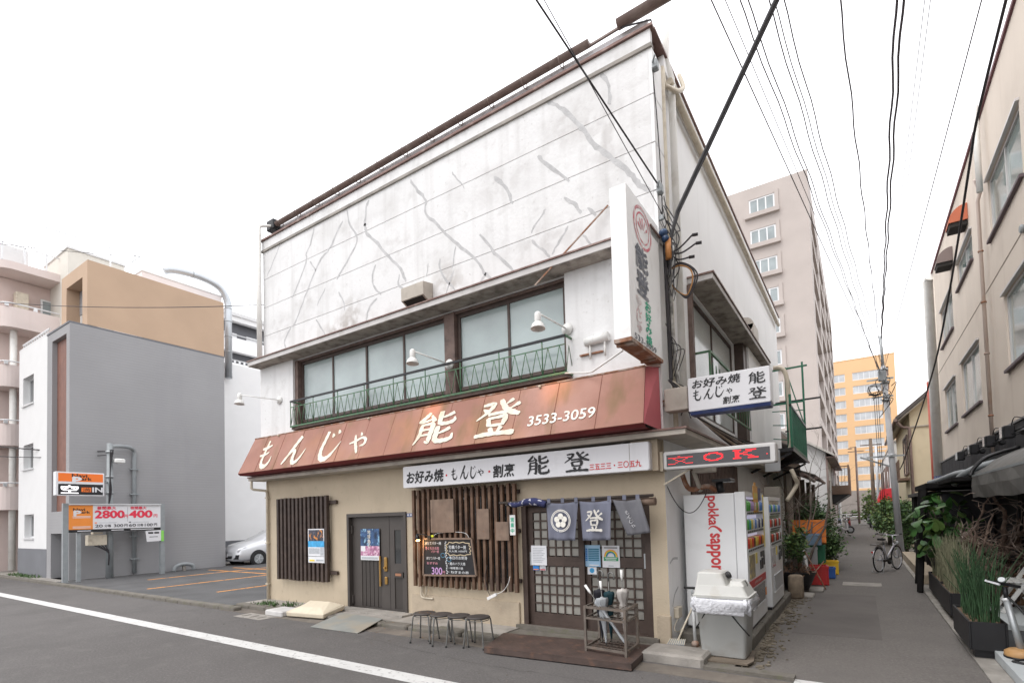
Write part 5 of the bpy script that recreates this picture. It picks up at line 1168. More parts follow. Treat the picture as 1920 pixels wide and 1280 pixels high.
MB().tube(smooth([(.12, .5, 2.25), (.2, .55, 2.05), (.42, .6, 2.08), (.5, .7, 2.02)], 5), .035, 8).build('pipe', rust, bx_); MB().tube([(.3, .4, 2.28), (.33, .6, 2.02)], .03, 8).build('pipe', eave_c, bx_); MB().cbox(.48, .72, .6, .9, 2.13, 2.17, .008).build('cover', black_met, bx_); MB().tube([(.55, .7, 2.13), (.57, .72, 1.99)], .05, 8).build('valve', black_met, bx_); MB().cbox(.3, .55, .35, .6, 2.26, 2.42, .01).build('duct_box', eave_c, bx_)
tag(MB().tube(smooth([(1.05, 4.6, 2.5), (1.1, 4.6, 2.35), (1.12, 4.7, 2.2), (.95, 4.6, 1.9)], 6), .04, 8).build('bent_pipe', pipe_cream), 'thick bent cream pipe hanging behind the display board', 'pipe')
hv = thing('vent_hood', 'pale rounded vent cowl on the alley wall above the side hood', 'vent', (.2, 6.2, 5.6))
m = MB(); m.tube([(.12, 6.0, 5.95), (.12, 6.7, 5.95)], .17, 16); m.box(.04, .29, 6.0, 6.7, 5.6, 5.95); m.build('cowl', M('vent_cream', (.50, .46, .41), .6, var=.06), hv); MB().box(.06, .285, 6.02, 6.68, 5.585, 5.598).build('opening', rust, hv)
# ================================================================== left side: parking signs, modern grey building, apartments
grey_w = M('grey_siding', (.30, .298, .305), .75, var=.04, vs=.7, bump=.06, bs=12, wave=('Z', 3.2, .15), streak=((.23, .23, .25), .25, 1.5, .52, .75)); grey_d = M('grey_base', (.16, .165, .18), .75, var=.06, vs=1.5)
tan_w = M('tan_siding', (.47, .335, .235), .75, var=.05, vs=.8, wave=('Z', 3.2, .05)); offw = M('offwhite_wall', (.68, .68, .68), .8, var=.02, vs=2, bump=.08, bs=40); louv = M('brown_louvre', (.20, .095, .07), .6, var=.12, vs=4)
pink_w = M('pink_wall', (.60, .495, .46), .85, var=.05, vs=1.2, bump=.1, bs=25, dirt=((.45, .34, .3), .35, 1.5, .54, .75)); pink_l = M('pink_parapet', (.66, .57, .54), .85, var=.04, vs=1.2, streak=((.5, .4, .36), .25, 3., .55, .78)); alu = M('aluminium_white', (.68, .69, .70), .35, metal=.2, var=.04)
gb = thing('grey_building', 'three-storey grey building with tan top box, white front strip and brown louvre', 'building', (-22, 2, .05))
GX, GY = -19.75, -.45
FGs = Fr((GX, 0, 0), Y, Z, X); FGf = Fr((0, GY, 0), X, Z, -Y)
m = MB(); m.wall(FGs, (GY, 4.6), (.05, 8.66)); m.build('side_wall', grey_w, gb)
m = MB(); m.wall(FGf, (-21.95, GX), (.05, 8.66), [(-21.45, -20.05, 2.35, 8.35), (-21.5, -19.95, .05, 1.6)], .5); m.build('front_wall', grey_w, gb)
MB().box(-21.97, GX + .003, GY - .02, 4.6, 8.662, 8.72).build('coping', grey_d, gb)
MB().box(-25.2, GX - .52, GY + .55, 4.6, .05, 8.6).build('inner_core', grey_d, gb)
for i in range(9): MB().box(-21.44 + i * .155, -21.44 + i * .155 + .145, GY + .14, GY + .2, 2.36, 8.34).build('louvre_board', louv, gb)
MB().box(-21.5, -19.95, GY + .35, GY + .5, .05, 1.6).build('entrance_recess', grey_d, gb)
m = MB(); hs = [(-24.72, -23.45, 6.5, 7.58), (-24.62, -23.45, 4.05, 4.98), (-24.45, -23.35, 1.45, 2.33)]
m.wall(FGf, (-25.2, -21.953), (1.06, 8.72), hs, .25); m.build('white_front', offw, gb)
MB().box(-25.21, -21.953, GY - .01, GY + .05, .05, 1.055).build('base_band', grey_d, gb)
MB().box(-25.2, -21.96, GY, 4.6, 8.725, 8.78).build('white_roof', offw, gb)
for h in hs: window(gb, FGf, h, 1, alu, glass_dark, .06, .18, sill=.05)
# tan box
m = MB(); m.wall(Fr((GX - .003, 0, 0), Y, Z, X), (.02, 4.6), (8.73, 10.98)); m.box(-22.25, -19.76, 4.55, 4.6, 8.73, 10.98); m.build('tan_side', tan_w, gb)
FT = Fr((0, .02, 0), X, Z, -Y)
m = MB(); m.wall(FT, (-22.25, GX - .003), (8.73, 10.98), [(-21.75, -20.2, 8.74, 10.5)], .4); m.build('tan_front', tan_w, gb); MB().box(-22.25, GX - .01, .03, 4.6, 10.98, 11.0).build('tan_roof', tan_w, gb)
MB().box(-21.75, -20.2, .40, .44, 9.62, 10.5).build('recess_panel', grey_w, gb); window(gb, Fr((0, .44, 0), X, Z, -Y), (-21.7, -20.25, 8.75, 9.6), 2, alu, glass_dark, .08, .0)
m = MB()
for i in range(12): m.bar((-25.1 + i * .26, GY + .1, 8.78), (-25.1 + i * .26, GY + .1, 9.0), .03)
m.bar((-25.15, GY + .1, 9.0), (-22.1, GY + .1, 9.0), .05); m.build('roof_railing', alu, gb)
# conduit on the grey wall
cn = thing('wall_conduit', 'grey conduit pipe curving from the pole down the grey wall', 'pipe', (-19.7, 1.37, .1))
MB().tube(smooth([(-19.2, .5, 4.5), (-19.3, .7, 4.56), (-19.5, 1.15, 4.58), (-19.66, 1.36, 4.45), (-19.68, 1.37, 4.1)], 6) + [V((-19.68, 1.37, .1))], .065, 9).build('pipe', steel_grey, cn)
for z in (.6, 1.4, 2.9, 3.8): MB().box(-19.75, -19.6, 1.24, 1.5, z, z + .04).build('clamp', steel_grey, cn)
MB().cbox(-19.73, -19.45, 1.15, 1.75, 1.75, 2.0, .01).build('box', steel_grey, cn)
up_ = thing('meter_pole', 'slim grey pole with meter boxes and cables at the edge of the parking lot', 'pole', (-18.63, .27, .05))
MB().tube([(-18.63, .27, .05), (-18.63, .27, 4.62)], [.11, .085], 12).build('pole', steel_grey, up_)
for z in (3.45, 2.9, 4.3): MB().lathe([(.125, 0), (.125, .05)], (-18.63, .27, z), Z, 10).build('band', steel, up_)
MB().cbox(-18.75, -18.5, -.36, .16, 1.18, 1.52, .012).build('meter_box', pipe_cream, up_); MB().cbox(-18.72, -18.52, -.22, .05, 1.55, 2.0, .01).build('back_plate', pipe_cream, up_); MB().cbox(-18.5, -18.42, -.16, 0.0, 1.72, 1.95, .02).build('meter', black_met, up_)
for k in range(4): MB().tube(smooth([(-18.55, .12 - k * .1, 1.18), (-18.52, .15 - k * .05, 1.08), (-18.5, .2, .95 - k * .02), (-18.52, .2, .5)], 5), .016, 5).build('cable', wire_m, up_)
for k in range(4): MB().tube(smooth([(-18.52, .25 + k * .03, 4.4), (-18.5, .24, 3.6), (-18.5, .22 + k * .02, 3.0), (-18.5, .2, 2.5)], 5), .014, 5).build('cable', wire_m, up_)
m = MB(); m.cbox(-18.65, -18.4, .35, .65, 3.95, 4.1, .03); m.build('lamp', lamp_w, up_)
up_.location = V(up_.location) + V((-.55, .2, 0))
# upper box sign
sgo = M('sign_orange', (.85, .19, .03), .4, var=.03); sgo2 = M('price_orange', (.80, .27, .05), .45, var=.04); sgw = M('sign_white', (.70, .70, .72), .4, var=.02); sgb = M('sign_black', (.02, .02, .022), .4); lcd = M('led_white', (.95, .92, .95), .5, emit=.9); pnk = M('price_red', (.72, .04, .08), .5); dgr = M('print_dark_grey', (.08, .08, .09), .5)
us_ = thing('parking_box_sign', 'box sign with orange top and black lit panel on the pole above the price board', 'sign', (-18.6, -.5, 2.8))
MB().cbox(-18.72, -18.50, -1.13, .10, 2.79, 3.53, .012).build('box', sgw, us_)
FK = Fr((-18.50, 0, 0), Y, Z, X)
for nm, mt, a0, a1, b0, b1 in (('top_panel', sgo, -1.07, .06, 3.23, 3.49), ('white_band', sgw, -1.07, .06, 3.155, 3.228), ('led_panel', sgb, -1.07, .06, 2.82, 3.15)): MB().fbox(FK, a0, a1, b0, b1, .001, .006).build(nm, mt, us_)
text(us_, 'Navi', ink, FK, (-.545, 3.42), .38, .105, bold=.03, off=.008); text(us_, 'ark', ink, FK, (-.37, 3.325), .26, .10, bold=.03, off=.008); text(us_, 'P', sgw, FK, (-.61, 3.275), .20, .20, bold=.05, off=.009)
text(us_, '空', lcd, FK, (-.79, 2.985), .42, .25, bold=.02, off=.008); MB().fbox(FK, -.50, -.25, 2.91, 3.05, .006, .009).build('led_tile', sgo, us_); text(us_, '満', sgb, FK, (-.375, 2.98), .2, .11, off=.011); text(us_, 'IN', sgw, FK, (-.085, 2.985), .26, .15, bold=.03, off=.008)
for z in (3.28, 2.92): MB().bar((-18.65, .10, z), (-19.15, .38, z), .05).build('bracket', steel, us_)
# price board
pb = thing('price_board', 'wide white price board with orange panel and red numerals at the parking lot edge', 'sign', (-18.85, .55, .05), )
FQ = Fr((-18.83, 0, 0), Y, Z, X)
for y in (-.79, 1.93): MB().box(-18.95, -18.83, y - .07, y + .07, .05, 2.56).build('post', steel_grey, pb)
MB().box(-18.96, -18.86, -.5, -.40, .05, 1.7).build('post', steel_grey, pb)
MB().fbox(FQ, -.72, 1.86, 1.62, 2.51, -.08, .0).build('board', sgw, pb)
MB().fbox(FQ, -.72, 1.86, 2.51, 2.545, -.10, .06).build('top_rail', alu, pb)
MB().fbox(FQ, -.72, -.10, 1.72, 2.50, .001, .005).build('orange_panel', sgo2, pb); MB().fbox(FQ, -.72, 1.86, 1.625, 1.718, .001, .006).build('bottom_strip', sgb, pb)
text(pb, 'Navi', ink, FQ, (-.46, 2.36), .30, .085, bold=.03, off=.007); text(pb, 'ark', ink, FQ, (-.29, 2.275), .22, .08, bold=.03, off=.007); text(pb, 'P', sgw, FQ, (-.50, 2.24), .17, .16, bold=.05, off=.008)
for b in (2.13, 2.09, 1.80, 1.76): MB().fbox(FQ, -.62, -.16, b, b + .018, .005, .007).build('small_print', sgw, pb)
MB().fbox(FQ, .86, .865, 1.95, 2.45, .001, .004).build('divider', dgr, pb)
text(pb, '昼間最大', pnk, FQ, (.27, 2.41), .52, .10, bold=.03, off=.007); text(pb, '夜間最大', pnk, FQ, (1.18, 2.41), .48, .10, bold=.03, off=.007)
text(pb, '2800', pnk, FQ, (.36, 2.20), .80, .24, bold=.04, off=.007); text(pb, '円', pnk, FQ, (.815, 2.13), .11, .11, bold=.02, off=.007); text(pb, '400', pnk, FQ, (1.25, 2.20), .68, .24, bold=.04, off=.007); text(pb, '円', pnk, FQ, (1.70, 2.13), .11, .11, bold=.02, off=.007)
for s_, a, w_ in (('20', .06, .2), ('分毎', .30, .18), ('300', .60, .26), ('円', .81, .09), ('60', 1.0, .2), ('分毎', 1.23, .18), ('100', 1.49, .24), ('円', 1.70, .09)): text(pb, s_, dgr, FQ, (a, 1.82), w_, .095, bold=.02, off=.007)
for a in (.05, 1.0): MB().fbox(FQ, a - .1, a - .04, 1.905, 1.94, .001, .005).build('mark', sgo if a < .5 else dgr, pb); MB().fbox(FQ, a, a + .5, 1.915, 1.93, .001, .004).build('small_print', grey_p, pb)
for a in (-.5, .4, .95, 1.3): MB().fbox(FQ, a, a + .35, 1.66, 1.685, .006, .008).build('small_print', sgw, pb)
nt_ = thing('green_edged_card', 'small white card with green edge hanging from the right post of the price board', 'card', (-18.8, 1.75, 1.2))
MB().hexa([(-18.80, 1.42, 1.22), (-18.80, 1.86, 1.24), (-18.795, 1.86, 1.24), (-18.795, 1.42, 1.22), (-18.80, 1.38, 1.60), (-18.80, 1.86, 1.62), (-18.795, 1.86, 1.62), (-18.795, 1.38, 1.60)]).build('card', sgw, nt_); MB().box(-18.80, -18.793, 1.865, 1.95, 1.22, 1.60).build('green_edge', M('lime_green', (.25, .65, .12), .5), nt_)
for a, b, c, d in ((1.46, 1.62, 1.50, 1.56), (1.65, 1.80, 1.50, 1.56), (1.5, 1.76, 1.38, 1.40)): MB().box(-18.794, -18.792, a, b, c, d).build('print_mark', ink, nt_)
pv = thing('pipe_guard', 'grey U-shaped pipe guard at the foot of the grey wall', 'pipe guard', (-19.5, 2.9, .05))
MB().tube(smooth([(-19.45, 2.55, .06), (-19.45, 2.6, .2), (-19.45, 2.75, .28), (-19.45, 3.0, .29), (-19.45, 3.2, .22), (-19.45, 3.25, .06)], 6), .07, 9).build('pipe', steel_grey, pv); MB().box(-19.5, -19.4, 2.85, 2.95, .05, .22).build('block', concrete, pv)

# white building beyond, with balconies
offw2 = M('bright_white_wall', (.82, .82, .82), .8, var=.02, vs=2, bump=.08, bs=40)
wb = thing('white_apartment_building', 'white apartment block with dark balcony openings behind the parking lot', 'building', (-28, 12, .05))
m = MB(); m.box(-30, -22, 5.75, 24, 1.0, 9.18); m.build('lower_wall', offw2, wb); MB().box(-29.9, -21.995, 5.745, 24, .05, .998).build('base_band', grey_d, wb)
MB().box(-32, -24.4, 6.6, 26, 9.18, 12.1).build('inner_core', grey_d, wb)
for z0, z1 in ((12.0, 12.25), (10.45, 11.15), (9.19, 9.85)):
    MB().box(-24.2, -23.9, 6.4, 24, z0, z1).build('balcony_parapet', offw2, wb)
m = MB(); m.box(-32, -23.8, 6.3, 25, 12.25, 12.42); m.build('roof_slab', offw, wb)
for k in range(3):
    MB().tube([(-23.92, 6.4, 10.0 + k * .0 + (1.3 if k == 1 else 0)), (-23.92, 20, 10.0 + (1.3 if k == 1 else 0))], .03, 6).build('rail', alu, wb) if k < 2 else None
for i in range(34): MB().box(-23.94, -23.9, 6.5 + i * .24, 6.6 + i * .24, 9.86, 10.0).build('baluster', alu, wb)
for i in range(3): MB().box(-24.0, -23.96, 6.6 + i * 1.3, 7.4 + i * 1.3, 11.16, 11.38).build('rail_panel', alu, wb)
tag(MB().tube([(-24.5, 8.4, 12.4), (-24.5, 8.4, 14.3)], .012, 5).build('antenna_rod', steel), 'thin antenna rod on the roof of the white apartment block', 'antenna')
rt = thing('roof_annex', 'pale low rooftop box with a parapet behind the tan top box', 'rooftop box', (-24, 4, 10))
MB().box(-24.5, -21.76, 2.4, 5.55, 8.8, 12.08).build('wall', M('pale_pink_wall', (.72, .67, .66), .8, var=.03), rt); MB().box(-24.52, -21.74, 2.38, 5.57, 12.085, 12.14).build('coping', offw, rt)
dm = M('duct_galvanised', (.52, .55, .58), .35, metal=.5, var=.06, vs=2)
du = thing('roof_duct', 'silver duct running along the roof and bending down the wall end', 'duct', (-21.9, 5, 9))
pts = smooth([(-22.0, 3.3, 12.5), (-21.9, 3.6, 12.62), (-21.75, 4.3, 12.66), (-21.7, 5.0, 12.6), (-21.7, 5.5, 12.4), (-21.7, 5.78, 11.9), (-21.7, 5.80, 11.3)], 5) + [V((-21.7, 5.8, 8.4))]
MB().tube(pts, .15, 14).build('duct', dm, du)
for p, ax in (((-21.75, 4.3, 12.66), Y), ((-21.7, 5.8, 11.0), Z), ((-21.7, 5.8, 10.3), Z), ((-21.7, 5.8, 9.6), Z), ((-21.7, 5.8, 11.6), Z)): MB().lathe([(.158, -.02), (.166, 0), (.158, .02)], p, ax, 14).build('seam', steel, du)
# pink apartment building at the far left
pa = thing('pink_apartment_building', 'pink apartment building with rounded balconies at the left edge', 'building', (-29, 3, .05))
MB().box(-38, -28.2, -2.5, 14, .05, 12.6).build('wall', pink_w, pa)
def rounded(x0, x1, y0, y1, z0, z1, r=.5):
    P = [(x0, y0)] + [(x1 - r + math.cos(a) * r, y0 + r + math.sin(a) * r) for a in [-PI / 2 + k * PI / 12 for k in range(7)]] + [(x1, y1), (x0, y1)]
    return MB().prism(P, z0, z1)
rounded(-28.4, -26.95, -.75, 14, 12.62, 12.95).build('roof_slab', pink_l, pa)
for k, (zt, zb) in enumerate(((11.05, 10.2), (8.6, 7.7), (6.15, 5.25), (3.55, 2.6))):
    rounded(-28.3, -27, -.66, 14, zb, zt).build('balcony_parapet', pink_l, pa)
    MB().tube([(-28.0, -.60, zt + .16), (-27.35, -.62, zt + .16), (-27.1, -.45, zt + .16), (-27.04, -.2, zt + .16), (-27.04, 13, zt + .16)], .03, 7).build('rail', alu, pa)
    for i in range(5): MB().box(-27.08, -27.0, -.5 + i * .9, -.38 + i * .9, zt + .002, zt + .15).build('rail_foot', alu, pa)
    window(pa, Fr((-28.19, 0, 0), Y, Z, X), (.9 if k == 0 else 1.2, 2.9, zt - .5, zt + 1.0), 2, alu, glass_clear, .07, -.06)
MB().tube([(-27.5, -.12, .1), (-27.5, -.12, 10.2)], .12, 10).build('downpipe', pipe_white, pa)
MB().cbox(-28.15, -27.75, .0, .42, 11.2, 12.0, .02).build('wall_unit', pipe_cream, pa)
m = MB()
for i in range(6): m.box(-27.1, -27.06, -.6 + i * .7, -.55 + i * .7, 12.96, 13.7)
m.bar((-27.08, -.7, 13.7), (-27.08, 3.2, 13.7), .04); m.build('roof_railing', alu, pa)
MB().box(-28.8, -27.8, -.7, .4, 12.97, 13.9).build('roof_tank', offw, pa)
an = thing('roof_antenna', 'pale television antenna on the pink building roof', 'antenna', (-27.6, .35, 12.96))
MB().tube([(-27.6, .2, 12.96), (-27.6, .2, 14.2)], .02, 6).build('mast', alu, an); MB().tube([(-27.6, -.1, 14.2), (-27.6, .8, 13.9)], .014, 5).build('boom', alu, an)
for i in range(5): MB().tube([(-27.9, .0 + i * .17, 14.17 - i * .055), (-27.3, .0 + i * .17, 14.17 - i * .055)], .008, 4).build('element', alu, an)
cbx = thing('roof_stair_tower', 'cream rooftop stair tower behind the tan top box', 'rooftop box', (-27, 2, 11))
MB().box(-29, -26, 1.25, 3.3, 9.0, 13.85).build('wall', M('cream_wall', (.66, .63, .57), .8, var=.03), cbx); MB().box(-29.05, -25.95, 1.2, 3.35, 13.855, 13.95).build('roof', offw, cbx)
an2 = thing('roof_antenna', 'dark arrow-shaped antenna pointing right above the tan top box', 'antenna', (-22.5, 2.2, 11))
MB().tube([(-22.5, 1.6, 11.0), (-22.5, 1.6, 13.1)], .03, 6).build('mast', alu, an2); MB().tube([(-22.5, -.4, 12.85), (-22.5, 2.5, 12.95)], .014, 5).build('boom', steel_grey, an2); MB().tube([(-22.5, 2.35, 13.2), (-22.5, 2.6, 12.95), (-22.5, 2.3, 12.6)], .015, 5).build('element', steel_grey, an2)
dpp = thing('ground_pipe', 'thick cream downpipe with an elbow at the foot of the pink building', 'pipe', (-26.6, .1, .05))
MB().tube(smooth([(-27.6, .6, 2.5), (-26.9, .25, 2.3), (-26.65, .1, 2.0), (-26.62, .08, 1.6)], 5) + [V((-26.62, .08, .1))], .11, 9).build('pipe', pipe_white, dpp)
tag(MB().bar((-25.9, .0, .1), (-26.3, -.1, 1.35), .09).build('barrier_bar', M('red_white_bar', (.62, .55, .53), .5, var=.2, vs=2, dirt=((.55, .08, .05), .8, 3., .52, .6))), 'red and white barrier bar leaning by the pink building', 'barrier')
wd2 = thing('weed', 'patch of weeds at the foot of the grey base by the road', 'plant', (-24, -.6, .05))
m = MB()
for i in range(220): m.leaf((random.uniform(-25.2, -22.2), random.uniform(-.82, -.5), .05), (random.gauss(0, .6), random.gauss(0, .6), 1), Z, random.uniform(.05, .18), random.uniform(.02, .04))
m.build('foliage', weed_m, wd2, kind='stuff')

# silver hatchback parked nose out
car_m = M('silver_car_paint', (.66, .67, .69), .28, metal=.35, var=.02, coat=.8); car_gl = M('car_glass', (.05, .06, .065), .05, var=.2, coat=.5); car_blk = M('car_black', (.02, .02, .022), .4); car_ln = M('headlamp_lens', (.62, .63, .66), .08, var=.2, vs=20, coat=.8)
ca = thing('parked_car', 'silver hatchback parked nose out behind the restaurant corner', 'car', (-19.9, 7, .05))
def car_ring(y, w_, zb, zt, zs, tw):
    return [V((-19.9 + s * a, y, z)) for s, a, z in ((-1, w_ * .9, zb), (-1, w_, zb + .12), (-1, w_, zs - .1), (-1, w_ * .93, zs), (-1, tw, zt), (0, tw * .0, zt + .03), (1, tw, zt), (1, w_ * .93, zs), (1, w_, zs - .1), (1, w_, zb + .12), (1, w_ * .9, zb))]
rg = [car_ring(5.02, .55, .32, .62, .55, .45), car_ring(5.08, .70, .26, .72, .66, .58), car_ring(5.25, .82, .24, .82, .76, .70), car_ring(5.7, .85, .24, .95, .86, .74), car_ring(6.15, .85, .24, 1.04, .95, .74), car_ring(6.25, .85, .24, 1.09, .98, .70), car_ring(6.95, .85, .24, 1.46, 1.02, .56), car_ring(7.9, .85, .24, 1.5, 1.04, .56), car_ring(8.6, .85, .24, 1.42, 1.06, .56), car_ring(9.0, .82, .26, 1.05, 1.0, .62), car_ring(9.1, .72, .3, .9, .85, .6)]
m = loft(rg); m.build('body', car_m, ca)
m = MB(); 
for a, b in ((5, 6),):
    A_, B_ = rg[a], rg[b]; q = [A_[3].lerp(A_[4], .55), A_[7].lerp(A_[6], .55), B_[6].lerp(B_[7], .12), B_[4].lerp(B_[3], .12)]
    m.face([p + V((0, -.012, .014)) for p in q])
m.build('windscreen', car_gl, ca)
m = MB()
for s in (3, 7):
    t = 4 if s == 3 else 6; dx = -.012 if s == 3 else .012
    for a, b in ((6, 7), (7, 8)): m.face([rg[a][s].lerp(rg[a][t], .12 if a > 6 else .2) + V((dx, .06, 0)), rg[b][s].lerp(rg[b][t], .12) + V((dx, -.04, 0)), rg[b][s].lerp(rg[b][t], .88) + V((dx, -.04, 0)), rg[a][s].lerp(rg[a][t], .88) + V((dx, .06, 0))])
m.build('side_window', car_gl, ca)
MB().hexa([(-20.35, 5.0, .36), (-19.45, 5.0, .36), (-19.5, 5.1, .36), (-20.3, 5.1, .36), (-20.42, 5.035, .56), (-19.38, 5.035, .56), (-19.4, 5.15, .56), (-20.4, 5.15, .56)]).build('grille', car_blk, ca)
pl_ = MB().box(-20.07, -19.73, 4.985, 4.999, .42, .56).build('number_plate', sgw, ca)
for s in (-1, 1):
    x = -19.9 + s * .62
    MB().hexa([(x - .12, 5.06 , .60), (x + .12, 5.11 , .60), (x + .16, 5.42, .68), (x - .02, 5.4, .72), (x - .14, 5.06, .68), (x + .14, 5.13, .70), (x + .17, 5.45, .83), (x - .05, 5.42, .84)]).build('headlight', car_ln, ca)
    MB().hexa([(x - .08, 5.03, .34), (x + .12, 5.07, .34), (x + .12, 5.15, .34), (x - .08, 5.15, .34), (x - .05, 5.045, .50), (x + .14, 5.085, .52), (x + .14, 5.2, .52), (x - .05, 5.2, .50)]).build('fog_light_recess', car_blk, ca)
    for y in (5.92, 8.4):
        wl = MB(); wl.lathe([(.29, 0), (.31, .02), (.31, .18), (.29, .2)], (-19.9 + s * .68, y, .31), V((s, 0, 0)), 20); tyre = wl.build('wheel', black_rub, ca)
        MB().lathe([(.20, .201), (.19, .195), (.05, .19), (.04, .206)], (-19.9 + s * .68, y, .31), V((s, 0, 0)), 16).build('rim', steel, tyre)
        for k in range(5):
            a = k * 2 * PI / 5; c = V((-19.9 + s * .885, y, .31)); MB().bar(c, c + V((0, math.cos(a) * .19, math.sin(a) * .19)), .05, .012).build('spoke', alu, tyre)
        MB().lathe([(.35, 0), (.36, .005), (.34, .008)], (-19.9 + s * .852, y, .33), V((s, 0, 0)), 20).build('wheel_arch', car_blk, ca)
    MB().cbox(-19.9 + s * .85 - .09, -19.9 + s * .85 + .09, 6.55, 6.65, 1.0, 1.12, .02).build('mirror', car_m, ca)
m = MB(); m.bar((-20.2, 6.27, 1.10), (-19.7, 6.33, 1.12), .02); m.build('wiper', car_blk, ca)
ca.location = V(ca.location) + V((-.05, -.3, -.03))
# ================================================================== alley, left side: balcony, old houses, towers
twr_pink = M('pink_tile_tower', (.455, .405, .378), .8, var=.05, vs=.5, bump=.1, bs=6); twr_d = M('tower_recess_shade', (.22, .18, .165), .85, var=.08); twr_or = M('orange_tower', (.74, .48, .265), .8, var=.03, vs=.2); stone_g = M('grey_stone_base', (.28, .25, .23), .85, var=.08, vs=1); brown_w = M('brown_timber_wall', (.13, .095, .07), .8, var=.3, vs=4, bump=.3, bs=20); old_wall = M('old_mortar_wall', (.34, .31, .27), .9, var=.12, vs=3, bump=.3, dirt=((.16, .14, .12), .5, 3., .5, .7)); tile_m = M('dark_roof_tile', (.085, .075, .07), .7, var=.25, vs=7, bump=.2); green_m = M('green_painted_steel', (.02, .13, .075), .5, var=.2, vs=6); brown_m = M('brown_painted_wall', (.17, .11, .08), .7, var=.12); cream_h = M('cream_house_wall', (.60, .52, .37), .85, var=.04, vs=1.5, dirt=((.4, .33, .22), .3, 2., .56, .74))  # the dark recess brown puts the shade of the tower openings into colour
def rep(o, off, parent):
    c = copy_tree(o, parent); c.location = o.location + V(off); return c
gbk = thing('steel_balcony', 'green steel balcony with laundry posts hanging over the alley behind the side sign', 'balcony', (.5, 8, 3))
MB().box(.04, .95, 6.3, 10.1, 3.02, 3.10).build('platform', black_met, gbk)
for y in (6.4, 8.2, 10.0): MB().bar((.05, y, 2.6), (.9, y, 3.0), .05).build('bracket', black_met, gbk)
MB().bar((.92, 6.3, 4.05), (.92, 10.1, 4.05), .05).build('top_rail', black_met, gbk); MB().bar((.92, 6.3, 3.14), (.92, 10.1, 3.14), .05).build('bottom_rail', green_m, gbk)
bal = MB().box(.905, .935, 6.34, 6.37, 3.16, 4.03).build('baluster', green_m, gbk)
for i in range(1, 20): rep(bal, (0, i * .193, 0), gbk)
for y, z in ((6.35, 4.3), (10.05, 5.9)): MB().bar((.92, y, 3.05), (.92, y, z), .05).build('post', green_m, gbk)
MB().bar((.92, 10.4, 4.0), (.45, 10.4, 5.88), .03).build('post', green_m, gbk); MB().bar((.45, 10.4, 3.1), (.45, 10.4, 5.9), .05).build('post', green_m, gbk)
for (x0, x1, y, z, mt) in ((.1, 1.02, 10.4, 5.87, green_m), (.15, 1.32, 10.4, 4.89, black_met), (-.1, .95, 9.7, 4.72, green_m), (.4, 1.32, 10.2, 4.0, black_met)): MB().bar((x0, y, z - .02), (x1, y, z), .045).build('laundry_arm', mt, gbk)
for k in range(4): MB().bar((.08, 10.2, 3.4 + k * .4), (.92, 10.2, 3.2 + k * .45), .025).build('brace', green_m, gbk)
tag(MB().tube(smooth([(.42, 8.0, 5.35), (.62, 8.0, 5.3), (.72, 8.0, 5.0), (.74, 8.05, 4.2), (.74, 8.1, 3.4), (.6, 8.0, 3.1), (.3, 7.6, 2.9)], 6), .055, 10).build('bent_drainpipe', pipe_cream), 'thick cream drainpipe bending out over the green balcony', 'drainpipe')
ac = thing('air_conditioner', 'grey outdoor air conditioner unit under the green balcony', 'air conditioner', (.35, 6.8, 2.5))
MB().cbox(.06, .42, 6.2, 7.0, 2.82, 3.0, .02).build('casing', eave_c, ac); MB().cbox(.45, .75, 5.6, 5.66, 2.55, 3.0, .01).build('side_panel', vm_g, ac)
lt = thing('tiled_lean_to', 'dark tiled lean-to roof and timber porch of the old house over the alley', 'roof', (.5, 10, 2.6))
def slope_roof(y0, y1, xa, za, xb, zb, par, rows=7):
    m = MB(); m.hexa([(xa, y0, za), (xb, y0, zb), (xb, y1, zb), (xa, y1, za), (xa, y0, za + .06), (xb, y0, zb + .06), (xb, y1, zb + .06), (xa, y1, za + .06)]); m.build('roof_deck', tile_m, par)
    n = int((y1 - y0) / .26); m = MB()
    for i in range(n + 1):
        y = y0 + i * (y1 - y0) / n; m.tube([(xa, y, za + .075), (xb + .02, y, zb + .075)], .04, 6)
    for r in range(rows): t = r / rows; m.bar((xa + (xb - xa) * t, y0, za + (zb - za) * t + .075), (xa + (xb - xa) * t, y1, za + (zb - za) * t + .075), .02, .04)
    m.build('tile_rows', tile_m, par, kind='stuff')
    MB().tube([(xb + .06, y0 - .05, zb - .01), (xb + .06, y1 + .05, zb - .01)], .055, 8).build('gutter', gutter_m, par)
slope_roof(8.4, 12.5, .04, 3.0, .86, 2.62, lt); slope_roof(12.7, 17.0, -1.6, 3.75, .92, 2.72, lt)
MB().tube([(.96, 17.0, 2.7), (.7, 17.1, 2.55), (.4, 17.1, 2.5)], .03, 6).build('gutter_spout', gutter_m, lt)
for y in (8.6, 10.5, 12.3, 14.5, 16.8): MB().bar((.6, y, .1), (.6, y, 2.66), .12).build('post', old_wall if y < 9 else brown_w, lt)
oh = thing('old_house', 'old brown timber and mortar house behind the bushes along the alley', 'house', (-1, 15, 0))
MB().box(-5, .05, 12.7, 18.5, .03, 3.6).build('wall', brown_w, oh); MB().box(-5, .5, 14, 18.4, .03, 2.3).build('porch_wall', old_wall, oh)
for i in range(8): MB().box(.5, .53, 14.1 + i * .53, 14.5 + i * .53, .3, 2.2).build('board', brown_w, oh)
slope_roof(12.8, 18.6, -2.5, 5.2, .3, 3.7, oh)
MB().box(-5, -.05, 12.8, 18.4, 3.6, 4.4).build('upper_wall', brown_w, oh)
bw = thing('block_pillar', 'pale concrete block pillar rising behind the second vending machine', 'pillar', (.5, 5.6, 0))
for k in range(11): MB().box(.42, .72, 5.5, 5.85, .03 + k * .2, .222 + k * .2).build('block', old_wall, bw)
